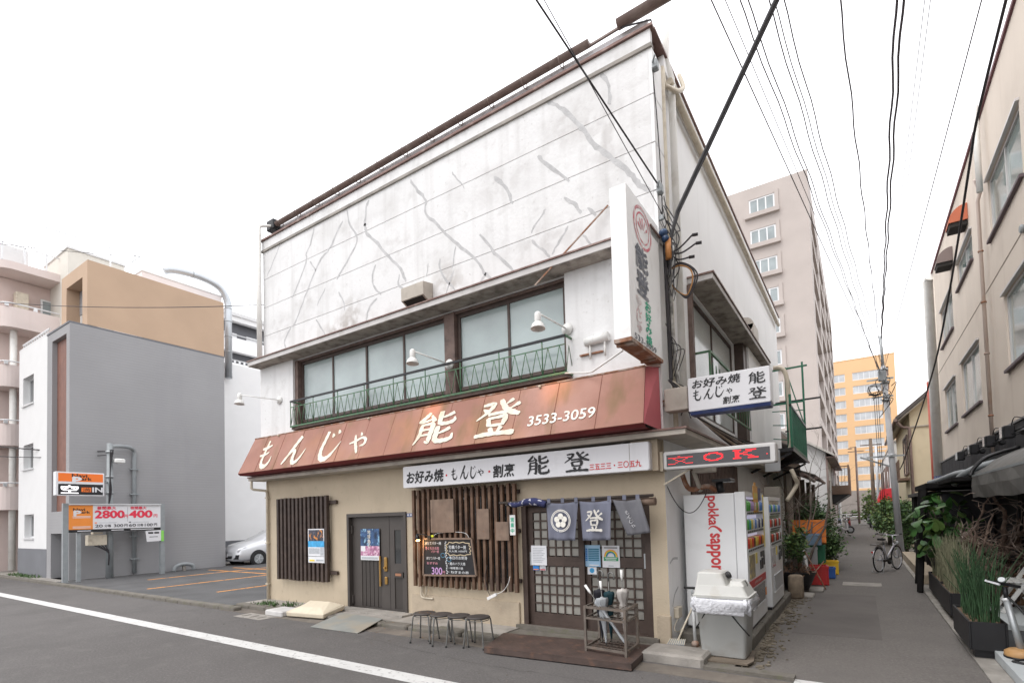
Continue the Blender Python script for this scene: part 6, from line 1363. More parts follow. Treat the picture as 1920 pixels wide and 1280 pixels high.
fw = thing('slat_fence', 'grey slatted fence panel behind the vending machines', 'fence', (.5, 5, 0))
for i in range(9): MB().box(.30, .33, 4.3 + i * .14, 4.4 + i * .14, .05, 2.0).build('slat', old_wall, fw)
MB().box(.28, .30, 4.3, 5.5, 1.85, 1.93).build('rail', old_wall, fw)
wh = thing('white_gabled_house', 'white gabled house with dark drainpipe beyond the old timber house', 'house', (-1, 24, 0))
m = MB(); P5 = [(-6, .03), (.92, .03), (.92, 4.2), (-2.3, 6.3), (-6, 4.2)]
m.prism(P5, -30, -20.2, F=Fr((0, 0, 0), X, Z, -Y)); m.build('wall', offw, wh)
for s in (1, -1):
    q = [(-2.3, 6.42), (1.25, 4.1), (1.25, 4.0), (-2.3, 6.3)] if s > 0 else [(-2.3, 6.42), (-6.3, 4.1), (-6.3, 4.0), (-2.3, 6.3)]
    MB().prism(q, -30.2, -19.85, F=Fr((0, 0, 0), X, Z, -Y)).build('roof', M('white_eave', (.5, .48, .45), .7) if s > 0 else tile_m, wh)
MB().box(.925, 1.3, 20.0, 30.2, 3.93, 4.0).build('gutter', gutter_m, wh); MB().tube([(.97, 20.1, 4.0), (.97, 20.12, .05)], .045, 7).build('downpipe', gutter_m, wh)
bb = thing('brown_balcony', 'brown bracketed balcony with thin bars projecting over the far alley', 'balcony', (1.3, 27, 2.3))
MB().box(.93, 1.72, 24.6, 29.5, 2.4, 2.85).build('base', brown_m, bb)
m = MB(); m.hexa([(.93, 24.7, 1.9), (1.0, 24.7, 1.9), (1.0, 29.4, 1.9), (.93, 29.4, 1.9), (.93, 24.7, 2.39), (1.68, 24.7, 2.39), (1.68, 29.4, 2.39), (.93, 29.4, 2.39)]); m.build('bracket', black_met, bb)
for i in range(6): MB().box(.95 + i * .14, .97 + i * .14, 24.62, 24.64, 2.85, 3.8).build('bar', gutter_m, bb)
MB().box(.93, 1.72, 24.61, 24.65, 3.8, 3.85).build('rail', brown_m, bb); MB().box(1.66, 1.72, 24.6, 29.5, 2.85, 3.9).build('side_screen', brown_m, bb)
fh = thing('far_house', 'low far houses with doors along the left of the alley behind the motorbikes', 'house', (0, 45, 0))
MB().box(-5, .45, 32, 58, .03, 3.2).build('wall', M('far_wall', (.42, .40, .37), .85, var=.15, vs=.6), fh); MB().box(-5, .9, 31.8, 58, 3.2, 3.3).build('roof', eave_c, fh)
for i in range(5): MB().box(.451, .5, 33 + i * 4, 34.2 + i * 4, .05, 2.2).build('door', brown_m if i % 2 else steel_grey, fh)
tag(MB().box(.6, .9, 31, 31.6, .02, 1.9).build('pale_post', offw), 'pale narrow wall end at the alley edge before the motorbikes', 'wall')
# pink tower
pt_ = thing('pink_tower', 'tall pinkish tiled apartment tower with small framed windows behind the restaurant', 'building', (-10, 65, 0))
FPf = Fr((0, 46, 0), X, Z, -Y); FPs = Fr((-.57, 0, 0), Y, Z, X)
ws = [(-5.48, -3.28, 29.55 - 2.93 * k, 30.95 - 2.93 * k) for k in range(9)]
m = MB(); m.wall(FPf, (-24, -.57), (0, 32.1), ws, .3); m.build('front_wall', twr_pink, pt_)
MB().box(-24, -1.6, 47, 92, .0, 31.6).build('inner_core', twr_d, pt_); MB().box(-24, -.6, 46.1, 92, 31.6, 31.9).build('roof', twr_pink, pt_)
w0 = window(pt_, FPf, ws[0], 3, alu, glass_clear, .13, .05)
sf = MB(); sf.fbox(FPf, -5.85, -2.9, 29.1, 29.5, 0, .35); sf.fbox(FPf, -3.25, -2.95, 29.5, 31.2, 0, .12); sf = sf.build('window_surround', twr_pink, pt_)
for k in range(1, 9): rep(w0, (0, 0, -2.93 * k), pt_); rep(sf, (0, 0, -2.93 * k), pt_)
hs = [(48.4 + c * 11.2, 57.4 + c * 11.2, 27.7 - 2.93 * k, 29.9 - 2.93 * k) for k in range(9) for c in range(4)]
m = MB(); m.wall(FPs, (46, 92), (0, 32.1), hs, 1.0); m.build('side_wall', twr_pink, pt_)
# orange tower
ot = thing('orange_tower', 'orange apartment tower with white window bands at the end of the alley', 'building', (4, 128, 0))
FO = Fr((0, 120, 0), X, Z, -Y); os_ = []
for k in range(10): os_ += [(-1.6, .55, 27.6 - 2.77 * k, 29.2 - 2.77 * k), (1.85, 6.7, 27.6 - 2.77 * k, 29.2 - 2.77 * k), (7.0, 7.95, 27.6 - 2.77 * k, 29.5 - 2.77 * k)]
os_ = [h for h in os_ if h[2] > 8 or h[0] < 7]
m = MB(); m.wall(FO, (-9, 9.02), (5.0, 31.9), [h for h in os_ if h[2] > 5.2], .4); m.build('front_wall', twr_or, ot)
MB().box(-9, 9.02, 119.9, 121, 0, 4.98).build('stone_base', stone_g, ot); MB().box(-9, 9.01, 121.2, 140, 0, 31.8).build('inner_core', twr_or, ot); MB().box(-9.05, 9.07, 119.95, 140, 31.9, 32.1).build('roof', twr_or, ot)
pane_l = M('pale_window_glass', (.50, .52, .54), .15, var=.25, vs=.35, coat=.4)
a0 = window(ot, FO, os_[0], 2, alu, pane_l, .12, .1); b0 = window(ot, FO, os_[1], 5, alu, pane_l, .12, .1)
for k in range(1, 9): rep(a0, (0, 0, -2.77 * k), ot); rep(b0, (0, 0, -2.77 * k), ot)
MB().box(6.95, 8.0, 120.4, 120.45, 8, 31).build('stair_void', twr_d, ot)
# far street furniture
gd = thing('guard_rail', 'white guard rail across the end of the alley', 'guard rail', (2, 72, 0))
for z in (.45, .75): MB().box(-8, 12, 72, 72.08, z, z + .1).build('rail', white_pl, gd)
for i in range(10): MB().box(-7.5 + i * 2, -7.38 + i * 2, 72.1, 72.2, 0, .9).build('post', white_pl, gd)
leaf_d = M('leaf_dark', (.04, .082, .03), .6, var=.5, vs=5); leaf_m = M('leaf_mid', (.085, .155, .045), .6, var=.5, vs=5); leaf_y = M('leaf_yellow_green', (.13, .17, .045), .6, var=.4, vs=5)
bark = M('grey_bark', (.16, .135, .115), .9, var=.25, vs=9, bump=.4, bs=30); drift_m = M('driftwood', (.115, .078, .06), .85, var=.45, vs=6, bump=.5, bs=25, dirt=((.22, .165, .13), .6, 7., .52, .68))
def bush(name, label, cat, c, r, n, mats, size=(.06, .12), stems=8, group=None):
    t = thing(name, label, cat, (c[0], c[1], 0.02), group); st = MB()
    cl = []
    for i in range(stems * 3):
        d = V((random.gauss(0, 1), random.gauss(0, 1), random.gauss(0, 1))).normalized(); e = V(c) + V((d.x * r[0], d.y * r[1], d.z * r[2])) * random.uniform(.35, .85)
        cl.append(e)
        if i < stems: st.tube(smooth([(c[0] + random.uniform(-.1, .1), c[1] + random.uniform(-.1, .1), .02), V(c).lerp(e, .5) - Z * .1, e], 3), [.02, .018, .016, .014, .01, .008, .006], 5)
    st.build('stem', bark, t)
    for q, (mt, share_) in enumerate(mats):
        m = MB()
        for i in range(int(n * share_)):
            b = random.choice(cl); s = random.uniform(.15, .38) * min(r) if random.random() < .85 else .45 * min(r)
            p = b + V((random.gauss(0, s), random.gauss(0, s), random.gauss(0, s)))
            if p.z < .05: p.z = random.uniform(.05, .3)
            l = random.uniform(*size); m.leaf(p, (random.gauss(0, 1), random.gauss(0, 1), random.gauss(.2, .7)), (random.gauss(0, 1), random.gauss(0, 1), 1), l, l * .5)
        m.build('foliage', mt, t, kind='stuff')
    return t
bush('hedge', 'clipped far hedge behind the white guard rail', 'hedge', (3, 73.5, .6), (9, .5, .6), 1800, ((leaf_m, .6), (leaf_y, .4)), (.2, .35))
bush('bush', 'dark evergreen bush behind the orange crate on the left of the alley', 'bush', (.85, 11.2, 1.0), (.55, 2.2, .95), 8500, ((leaf_d, .65), (leaf_m, .35)), (.06, .13), 14)
bush('bush', 'green bush spilling onto the alley past the yellow crate', 'bush', (1.15, 10.2, .6), (.45, 1.0, .6), 4200, ((leaf_m, .6), (leaf_d, .4)), (.06, .12), 10)
bush('bush', 'mixed green hedge bush behind the utility pole on the right of the alley', 'bush', (3.15, 21.5, 1.1), (.5, 3.5, 1.0), 9000, ((leaf_m, .55), (leaf_d, .25), (leaf_y, .2)), (.09, .17), 14)
bush('bush', 'tall dark leafy shrub close behind the bicycle and utility pole', 'bush', (3.45, 17.0, 1.0), (.35, 1.4, 1.0), 4500, ((leaf_d, .5), (leaf_m, .5)), (.08, .15), 10)
bush('bush', 'yellow-green bush far down the right of the alley below the poles', 'bush', (3.1, 52, 1.6), (.9, 2.5, 1.5), 1600, ((leaf_y, .6), (leaf_m, .4)), (.2, .35))
bush('bush', 'small leafy bush in front of the pale block pillar by the vending machines', 'bush', (.95, 5.7, 1.0), (.2, .5, .45), 700, ((leaf_m, .5), (leaf_y, .2), (leaf_d, .3)), (.06, .12), 6)
# bare branching tree
def branch(m, p, d, l, r, lev):
    n = 4; pts = [V(p)]; rs = [r]
    for i in range(n):
        d = (d + V((random.gauss(0, .16), random.gauss(0, .16), random.gauss(0.02, .12)))).normalized(); pts.append(pts[-1] + d * l / n); rs.append(r * (1 - .5 * (i + 1) / n))
    m.tube(pts, rs, 6 if r > .008 else 4)
    if lev > 0:
        for k in range(3 if lev > 1 else 4):
            i = random.randint(1, n); branch(m, pts[i], (d + V((random.gauss(0, .6), random.gauss(0, .6), random.gauss(.1, .4)))).normalized(), l * random.uniform(.45, .7), rs[i] * .7, lev - 1)
bt = thing('bare_shrub', 'bare grey branching shrub leaning over the orange crate', 'tree', (1.0, 7.4, .02))
m = MB(); branch(m, (1.0, 7.3, .3), V((.12, .5, .8)), 2.2, .035, 0); m.build('trunk', bark, bt)
m = MB(); random.seed(21)
for (p, d, l) in (((1.02, 7.5, .9), (.1, .7, .75), 1.6), ((1.0, 7.2, .5), (-.15, .5, .9), 1.8), ((.9, 6.6, .3), (.0, .3, 1), 1.9), ((1.05, 8.3, 1.3), (.1, .8, .5), 1.6), ((.9, 6.4, .6), (-.3, .2, .9), 1.3)): branch(m, p, V(d).normalized(), l, .022, 3)
m.build('branch', bark, bt)
# spiky plant, pot with dry leaves, crates
sp_ = thing('spiky_plant', 'spiky yellow-green plant on a thick stem behind the vending machines', 'plant', (.98, 5.9, .45))
m = MB()
for i in range(90):
    a = random.uniform(0, 2 * PI); e = random.uniform(-.2, .9); d = V((math.cos(a) * .8, math.sin(a) * .8, e)); p0 = V((.98, 5.95, .95))
    m.leaf(p0, d, Z, random.uniform(.2, .38), .035)
m.build('foliage', leaf_y, sp_, kind='stuff'); MB().tube([(.98, 5.9, .42), (.98, 5.95, .98)], [.06, .045], 8).build('stem', bark, sp_)
dp_ = thing('plant_pot', 'wide black planter heaped with dry brown leaves beside the second vending machine', 'planter', (.95, 5.7, .05))
MB().lathe([(.22, 0), (.30, .18), (.36, .34), (.38, .36), (.34, .36), (.30, .30)], (.95, 5.75, .06), Z, 20).build('pot', black_met, dp_)
m = MB()
for i in range(500):
    a = random.uniform(0, 2 * PI); r = random.uniform(0, .36); m.leaf((.95 + math.cos(a) * r, 5.75 + math.sin(a) * r, .38 + random.uniform(0, .22) * (1.2 - r * 2)), (random.gauss(0, 1), random.gauss(0, 1), random.gauss(0, .8)), Z, random.uniform(.06, .13), .03)
m.build('dry_leaves', M('dry_leaf', (.20, .125, .085), .9, var=.45, vs=20), dp_, kind='stuff')
tag(MB().lathe([(.12, 0), (.14, .05), (.135, .42), (.10, .45)], (1.02, 4.75, .01), Z, 12).build('log_stump', M('log', (.24, .19, .14), .9, var=.3, vs=8, bump=.3)), 'upright pale log stump at the end of the vending machine base', 'stump')
for k, (x, y, l) in enumerate(((1.08, 5.1, 'front pale paving stone past the log stump'), (1.2, 6.0, 'rear pale paving stone under the folding frame'))): tag(MB().cbox(x - .2, x + .22, y - .25, y + .25, .0, .05, .015).build('paving_stone', concrete), l, 'paving stone')
def crate(label, c, sx, sy, sz, mt, rz=0., tilt=0.):
    t = thing('crate', label, 'crate', c, 'plastic crates along the alley'); Mx = Matrix.Rotation(rz, 3, 'Z') @ Matrix.Rotation(tilt, 3, 'X')
    def B(*a):
        m = MB().box(*a); m.v = [V(c) + Mx @ p for p in m.v]; return m
    th = .02
    for nm, a in (('side', (-sx, -sx + th, -sy, sy, 0, sz)), ('side', (sx - th, sx, -sy, sy, 0, sz)), ('side', (-sx + th, sx - th, -sy, -sy + th, 0, sz)), ('side', (-sx + th, sx - th, sy - th, sy, 0, sz)), ('bottom', (-sx + th, sx - th, -sy + th, sy - th, 0, th)), ('rim', (-sx - .012, sx + .012, -sy - .012, -sy - .001, sz - .05, sz)), ('rim', (sx + .001, sx + .012, -sy, sy, sz - .05, sz))): B(*a).build(nm, mt, t)
    for i in range(4): B(-sx + (i + .5) * sx / 2 - .008, -sx + (i + .5) * sx / 2 + .008, -sy - .011, -sy - .001, .02, sz - .06).build('rib', mt, t)
    return t
or_p = M('orange_plastic', (.80, .22, .03), .45, var=.1, vs=6); bl_p = M('pale_blue_plastic', (.20, .30, .42), .5, var=.1, vs=6); rd_p = M('red_plastic', (.42, .025, .025), .45, var=.1); yl_p = M('yellow_plastic_crate', (.75, .48, .03), .45, var=.1); bu_p = M('blue_plastic', (.03, .11, .38), .45, var=.1); gn_p = M('green_plastic', (.02, .16, .08), .5); gy_p = M('grey_plastic', (.30, .31, .31), .5, var=.1)
crate('tall orange crate at the top of the pile beside the bare shrub', (1.03, 8.3, .86), .36, .28, .56, or_p, .05, -.12)
crate('pale blue crate hanging in front of the orange crate', (1.05, 7.75, .86), .27, .18, .26, bl_p, .05)
crate('grey box at the bottom of the pile under the blue crate', (.98, 7.6, .36), .24, .22, .46, gy_p, .1)
crate('dark green box between the grey box and the red crate', (1.22, 8.0, .42), .15, .2, .42, gn_p)
crate('red crate standing on the alley edge under the pile', (1.27, 7.0, .02), .18, .2, .42, rd_p, .15)
crate('low yellow crate on the alley by the green bush', (1.40, 9.2, .02), .18, .16, .34, yl_p, .1)
crate('small blue crate between the red and yellow crates', (1.42, 8.3, .02), .12, .14, .26, bu_p, .1)
wb_ = thing('folding_stand', 'rusty folding stand with a white leg by the red crate', 'stand', (1.2, 6.4, .02))
MB().bar((1.02, 6.6, .9), (1.12, 6.3, .25), .05).build('white_leg', offw, wb_)
for (p, q) in (((1.05, 6.5, .8), (1.45, 6.1, .02)), ((1.4, 6.9, .55), (1.0, 6.1, .03)), ((1.0, 6.1, .03), (1.3, 6.0, .03))): MB().tube([p, q], .012, 6).build('tube', rust, wb_)

# scooters and bikes far down the alley
sc_w = M('scooter_white', (.55, .55, .56), .35, var=.05, coat=.4); sc_r = M('scooter_red', (.35, .03, .04), .35, coat=.4); sc_b = M('scooter_blue', (.03, .10, .30), .35, coat=.4)
def scooter(label, body):
    t = thing('scooter', label, 'scooter', (0, 0, 0), 'scooters parked along the far alley')
    for y in (-.6, .6):
        m = MB(); m.tube([(0, y + math.cos(a) * .2, .24 + math.sin(a) * .2) for a in [2 * PI * i / 16 for i in range(17)]], .05, 8); wl = m.build('wheel', black_rub, t); MB().lathe([(.14, -.03), (.14, .03)], (0, y, .24), X, 12).build('rim', steel, wl)
    loft([[V((s * w_, y, z)) for s, z in ((-1, z0), (1, z0), (1, z1), (-1, z1))] for y, w_, z0, z1 in ((-.85, .1, .5, .62), (-.4, .16, .35, .72), (.0, .16, .3, .66), (.15, .14, .22, .34), (.4, .14, .22, .32))], True).build('body', body, t)
    MB().hexa([(-.18, .38, .25), (.18, .38, .25), (.18, .44, .25), (-.18, .44, .25), (-.14, .30, .85), (.14, .30, .85), (.14, .38, .85), (-.14, .38, .85)]).build('leg_shield', body, t)
    MB().cbox(-.14, .14, -.7, .05, .70, .80, .03).build('seat', black_rub, t); MB().tube([(0, .6, .24), (0, .34, .95)], .03, 8).build('fork', steel, t); MB().tube([(-.3, .28, 1.0), (0, .34, .95), (.3, .28, 1.0)], .016, 6).build('handlebar', black_met, t); MB().lathe([(.08, 0), (.07, .06)], (0, .38, .88), Y, 12).build('headlight', car_ln, t)
    for s in (-1, 1): MB().cbox(s * .3 - .05, s * .3 + .05, .26, .28, 1.06, 1.14, .01).build('mirror', black_met, t)
    return t
s_a = scooter('red and white scooter nearest on the left of the far alley', sc_w); s_a.location = (.95, 33.5, .006); s_a.rotation_euler = (0, 0, -1.2)
scooter('blue scooter behind the red and white one', sc_b).location = (.75, 37.5, .006)
scooter('dark red scooter farthest down on the left of the alley', sc_r).location = (1.25, 42, .006)
cov = M('grey_bike_cover', (.16, .16, .165), .8, var=.2, vs=5)
s_d = scooter('grey covered motorbike far down on the right of the alley', cov); s_d.location = (2.75, 45, .006); s_d.scale = (1.3, 1.1, 1.15)
s_e = scooter('pale scooter by the hedge on the right of the far alley', sc_w); s_e.location = (2.95, 40, .006)
# ================================================================== right side of the alley
rb_w = M('beige_render_right', (.66, .58, .50), .85, var=.04, vs=1., bump=.15, bs=60, dirt=[((.46, .38, .32), .3, 1.2, .54, .76)], streak=((.45, .37, .31), .3, 2.5, .55, .78)); blk_w = M('black_cladding', (.030, .030, .034), .7, var=.2, vs=3); blk_t = M('black_timber', (.014, .013, .013), .8, var=.3, vs=5, spec=.1); canvas = M('black_canvas', (.11, .107, .10), .6, var=.25, vs=3, dirt=((.15, .145, .135), .45, 2.2, .5, .7)); win_g = M('greenish_window_glass', (.24, .30, .29), .08, var=.3, vs=.7, spec=.6, coat=.5); alu2 = M('aluminium_window_frame', (.60, .58, .57), .4, metal=.3, var=.05)
rb = thing('right_building', 'beige rendered building with silver windows and black cladding along the right of the alley', 'building', (8, 4, .03))
FR = Fr((4.4, 0, 0), Y, Z, -X)
rw = [(3.95, 6.25, 6.66, 7.78), (3.2, 5.54, 4.05, 5.35), (8.0, 10.0, 7.02, 7.66), (7.95, 10.22, 3.93, 5.22), (11.25, 13.3, 3.90, 5.14), (11.0, 13.2, 6.4, 7.45), (-1.5, 1.5, 4.1, 5.4), (-1.0, 1.5, 6.6, 7.9)]
m = MB(); m.wall(FR, (-9, 14.6), (3.06, 9.18), rw, .12); m.build('upper_wall', rb_w, rb)
MB().box(4.41, 12, 14.55, 14.6, 0, 9.18).build('end_wall', rb_w, rb); MB().box(4.6, 12, -9, 14.5, .03, 9.1).build('inner_core', inner_dark, rb)
MB().box(4.36, 12.1, -9, 14.64, 9.184, 9.25).build('roof_coping', M('dark_red_coping', (.15, .06, .07), .6), rb)
for h in rw: window(rb, FR, h, 2, alu2, win_g, .05, .03)
for h in rw: MB().fbox(FR, h[0] - .05, h[1] + .05, h[2] - .05, h[2] - .003, -.02, .06).build('sill', M('sill_dark', (.12, .09, .1), .6) if h is rw[0] else MATS['sill_dark'], rb)
for h in rw: MB().fbox(FR, h[0] - .05, h[1] + .05, h[3] + .003, h[3] + .045, -.02, .05).build('window_head', alu2, rb)
m = MB(); m.fbox(FR, -9, 14.6, 5.88, 5.90, .0, .006); m.build('string_line', M('joint_line', (.3, .25, .21), .8), rb)
m = MB(); m.wall(Fr((4.37, 0, 0), Y, Z, -X), (-9, 14.6), (2.55, 3.055), [], .0); m.build('black_band', blk_w, rb)
for i in range(40):
    y = -9 + i * .59
    MB().box(4.35, 4.368, y, y + .575, 2.56, 3.05).build('cladding_panel', blk_w, rb)
MB().box(4.33, 4.4, -9, 14.6, 3.056, 3.09).build('band_cap', M('grey_cap', (.2, .2, .2), .5), rb)
for (a, b, mt) in ((-9, .6, blk_w), (.62, 2.0, M('warm_shop_wall', (.52, .43, .30), .8, var=.1)), (2.02, 3.2, blk_w), (3.22, 5.0, MATS['warm_shop_wall']), (5.02, 14.6, blk_w)): MB().box(4.40, 4.5, a, b, .03, 2.545).build('shop_front', mt, rb)
for y in (.6, 2.0, 3.2, 5.0): MB().box(4.32, 4.398, y - .06, y + .06, .03, 2.5).build('shop_post', blk_t, rb)
MB().box(4.385, 4.398, 2.1, 3.1, .5, 2.1).build('pane', glass_dark, rb); MB().box(4.385, 4.398, .8, 1.9, .9, 2.2).build('pane', glass_dark, rb)
MB().tube([(4.30, 6.6, 2.7), (4.30, 6.6, 7.6), (4.34, 6.55, 7.75), (4.25, 6.4, 7.95)], .032, 8).build('downpipe', M('pinkish_pipe', (.50, .41, .36), .5, var=.05, dirt=((.35, .16, .07), .6, 1.2, .56, .66)), rb)
for z in (3.4, 4.6, 5.6, 6.6): MB().lathe([(.045, 0), (.045, .03)], (4.30, 6.6, z), Z, 8).build('pipe_joint', rust, rb)
MB().tube([(4.26, 6.1, 7.55), (4.26, 6.1, 9.2)], .05, 8).build('pipe_box', pipe_white, rb)
MB().tube([(4.33, 14.75, .03), (4.33, 14.75, 9.0), (4.36, 14.5, 9.1)], .17, 12).build('end_downpipe', pipe_white, rb)
MB().tube([(4.42, 14.3, .03), (4.42, 14.3, 9.0)], .04, 6).build('thin_pipe', rb_w, rb)
MB().lathe([(.175, 0), (.175, 2.6)], (4.33, 14.75, .05), Z, 12).build('pipe_skirt', navy, rb)
tag(MB().tube([(4.25, 15.35, .03), (4.25, 15.35, 5.85)], .09, 9).build('red_pipe', M('red_pipe', (.42, .10, .07), .5, var=.1)), 'red vertical pipe between the beige building and the yellow house', 'pipe')
def barrel_vent(label, y0, y1, z, mt):
    t = thing('vent_hood', label, 'vent', (4.4, (y0 + y1) / 2, z), 'round-topped vent hoods high on the beige building')
    P_ = [(4.395, z), (4.06, z)] + [(4.395 - .335 * math.cos(a), z + .36 * math.sin(a)) for a in [k * PI / 16 for k in range(1, 9)]]
    MB().prism(P_, -y1, -y0, F=Fr((0, 0, 0), X, Z, -Y)).build('hood', mt, t)
    MB().box(4.08, 4.39, y0 + .03, y1 - .03, z - .10, z - .003).build('louvre', inner_dark, t)
barrel_vent('orange-red round-topped vent hood high on the beige building', 8.25, 8.75, 8.02, M('orange_vent', (.50, .14, .07), .5, var=.08)); barrel_vent('brownish grey round-topped vent hood farther along the beige building', 10.5, 11.0, 8.0, M('brown_vent', (.20, .155, .145), .5, var=.08))
tag(MB().lathe([(.06, 0), (.07, .03), (.05, .05)], (4.4, 4.1, 5.9), -X, 12).build('wall_vent', steel_grey), 'small dark round cap on the beige wall right of the long thin pipe', 'vent cap')
for k, (y, l) in enumerate(((9.2, 'farthest black floodlight on the black band, with its lamp face coloured pale as if catching light'), (7.45, 'second farthest black floodlight on the black band'), (5.9, 'third farthest black floodlight on the black band'), (4.5, 'nearest visible black floodlight on the black band above the awning'))):
    t = thing('floodlight', l, 'floodlight', (4.2, y, 2.85), 'floodlights on the black band')
    MB().cbox(4.08, 4.22, y - .10, y + .10, 2.76, 2.96, .015).build('housing', black_met, t); MB().box(4.06, 4.079, y - .085, y + .085, 2.775, 2.945).build('lens', alu if k == 0 else glass_dark, t)  # pale metal on the first lens paints in the light caught there
    MB().tube([(4.36, y - .05, 2.95), (4.22, y, 2.86)], .012, 6).build('arm', black_met, t); MB().tube(smooth([(4.2, y + .05, 2.96), (4.22, y - .1, 3.08), (4.33, y - .2, 3.02)], 5), .007, 5).build('cord', wire_m, t)
    MB().tube([(4.18, y - .12, 2.82), (4.25, y - 1.9, 2.80)], .010, 5).build('rod', black_met, t); MB().lathe([(.05, 0), (.06, .1), (.04, .2)], (4.25, y - 1.8, 2.80), -Y, 8).build('joint', black_met, t)
# black canvas awning
ba = thing('black_awning', 'dark canvas shop awning with a scalloped front edge on the right', 'awning', (4, 2, 2))
ys = [4.75 - i * .45 for i in range(20)]; m = MB()
for i, y in enumerate(ys):
    s = .03 * math.sin(i * 1.9)
    for (x, z) in ((4.36, 2.62), (4.02, 2.46 + s * .3), (3.72, 2.20), (3.70 + s * .5, 2.03 + s * .3), (3.715, 1.84 + s * .4)): m.v.append(V((x, y, z)))
for i in range(19):
    for j in range(4): a = i * 5 + j; m.f.append((a, a + 1, a + 6, a + 5)); m.sm.append(j == 1)
o = m.build('canvas', canvas, ba); s_ = o.modifiers.new('thick', 'SOLIDIFY'); s_.thickness = .006
MB().tube(smooth([(3.70, 4.78, 2.2), (3.76, 4.82, 2.34), (3.95, 4.82, 2.52), (4.34, 4.82, 2.64)], 5), .03, 8).build('end_bow', black_met, ba); MB().tube(smooth([(3.8, 5.2, 2.1), (3.9, 5.25, 2.3), (4.34, 5.25, 2.5)], 5), .025, 8).build('end_bow', black_met, ba)
MB().bar((3.73, 4.8, 2.2), (3.73, -3.8, 2.2), .03).build('front_bar', steel_grey, ba)
dk = thing('black_duct', 'bent black duct arms sticking out above the timber porch', 'duct', (4, 8, 2.4))
MB().tube(smooth([(3.62, 9.9, 2.28), (3.75, 9.2, 2.32), (4.0, 8.4, 2.42), (4.3, 8.0, 2.42)], 5), .07, 9).build('arm', steel_grey, dk); MB().tube(smooth([(3.7, 6.6, 2.14), (3.8, 6.2, 2.3), (4.0, 6.0, 2.42), (4.3, 5.9, 2.5)], 5), .06, 9).build('arm', steel_grey, dk)
# black timber porch
pc = thing('timber_porch', 'black timber porch with leaning posts and flat roof along the right of the alley', 'porch', (3.6, 10, .03))
MB().cbox(3.30, 4.38, 7.2, 9.8, 2.08, 2.2, .015).build('roof', blk_t, pc); MB().cbox(3.42, 4.38, 9.85, 14.2, 1.98, 2.08, .015).build('roof', M('weathered_black_roof', (.06, .055, .05), .7, var=.3), pc); MB().cbox(3.5, 4.38, 5.2, 7.15, 2.14, 2.22, .01).build('roof', blk_t, pc)
for i in range(26): MB().box(3.52, 3.56, 7.3 + i * .27, 7.3 + i * .27 + .24, .25, 2.05).build('plank', blk_t, pc)
MB().box(3.57, 4.36, 7.3, 14.3, .03, 1.96).build('backing_wall', blk_w, pc)
for (p, q) in (((3.05, 6.34, .02), (3.24, 6.85, 2.06)), ((3.10, 7.75, .02), (3.26, 7.9, 2.07)), ((3.5, 9.9, .2), (3.46, 9.9, 2.0)), ((3.48, 12.2, .2), (3.46, 12.2, 2.0))): MB().bar(p, q, .09, .07).build('post', blk_t, pc)
MB().cbox(3.2, 3.5, 7.6, 14.4, .02, .24, .02).build('kerb_wall', plinth_m, pc)
for (a, b) in ((10.5, 11.3), (12.6, 13.4)): MB().box(3.50, 3.515, a, b, .6, 1.75).build('pane', glass_dark, pc)
# planters with horsetail
pl_m = M('black_planter', (.016, .016, .018), .5, var=.15, vs=4); soil = M('wood_chips', (.17, .115, .075), .95, var=.5, vs=30, bump=.4, bs=40)
reed = M('horsetail_dark', (.035, .078, .034), .6, var=.5, vs=7); reed2 = M('horsetail_dry', (.21, .21, .135), .7, var=.4, vs=8)
def planter(label, x0, x1, y0, y1, z0, z1, plabel, mt, n, h0, h1, lean):
    t = thing('planter', label, 'planter', ((x0 + x1) / 2, (y0 + y1) / 2, .03), 'black planters along the alley')
    for a in ((x0, x0 + .02, y0, y1), (x1 - .02, x1, y0, y1), (x0 + .021, x1 - .021, y0, y0 + .02), (x0 + .021, x1 - .021, y1 - .02, y1)): MB().cbox(*a, z0, z1, .004).build('side', pl_m, t)
    MB().box(x0 + .02, x1 - .02, y0 + .02, y1 - .02, z1 - .07, z1 - .03).build('soil', soil, t); MB().box(x0 + .02, x1 - .02, y0 + .02, y1 - .02, z0, z0 + .03).build('bottom', pl_m, t)
    for y in (y0 + .12, y1 - .12): MB().box(x0 + .05, x1 - .05, y - .06, y + .06, .03, z0 - .002).build('foot', pl_m, t)
    m = MB()
    for i in range(90):
        x, y = random.uniform(x0 + .03, x1 - .03), random.uniform(y0 + .03, y1 - .03); m.leaf((x, y, z1 - .028 + random.uniform(0, .02)), (random.gauss(0, 1), random.gauss(0, 1), random.gauss(0, .3)), Z, .04, .02)
    m.build('chips', soil, t, kind='stuff')
    p = thing('horsetail_plant', plabel, 'plant', ((x0 + x1) / 2, (y0 + y1) / 2, z1 - .03), 'horsetails in the black planters')
    for q in range(2):
        m = MB()
        for i in range(n // 2):
            x, y = random.uniform(x0 + .05, x1 - .05), random.uniform(y0 + .05, y1 - .05); h = random.uniform(h0, h1); lx, ly = random.gauss(0, lean), random.gauss(0, lean)
            m.tube([(x, y, z1 - .04), (x + lx * .4, y + ly * .4, z1 + h * .55), (x + lx * 1.2, y + ly * 1.2, z1 + h)], [.0055, .0048, .0025], 4)
        m.build('stem', mt[q], p, kind='stuff')
planter('front black planter box at the edge of the pale platform', 3.09, 3.42, 1.0, 2.2, .12, .43, 'dark green horsetail reeds in the front planter box', (reed, reed), 125, .45, .85, .10)
planter('middle black planter box behind the front one', 3.18, 3.50, 3.3, 4.72, .10, .43, 'dry olive horsetail reeds in the middle planter box', (reed2, reed2), 190, .45, .85, .05)
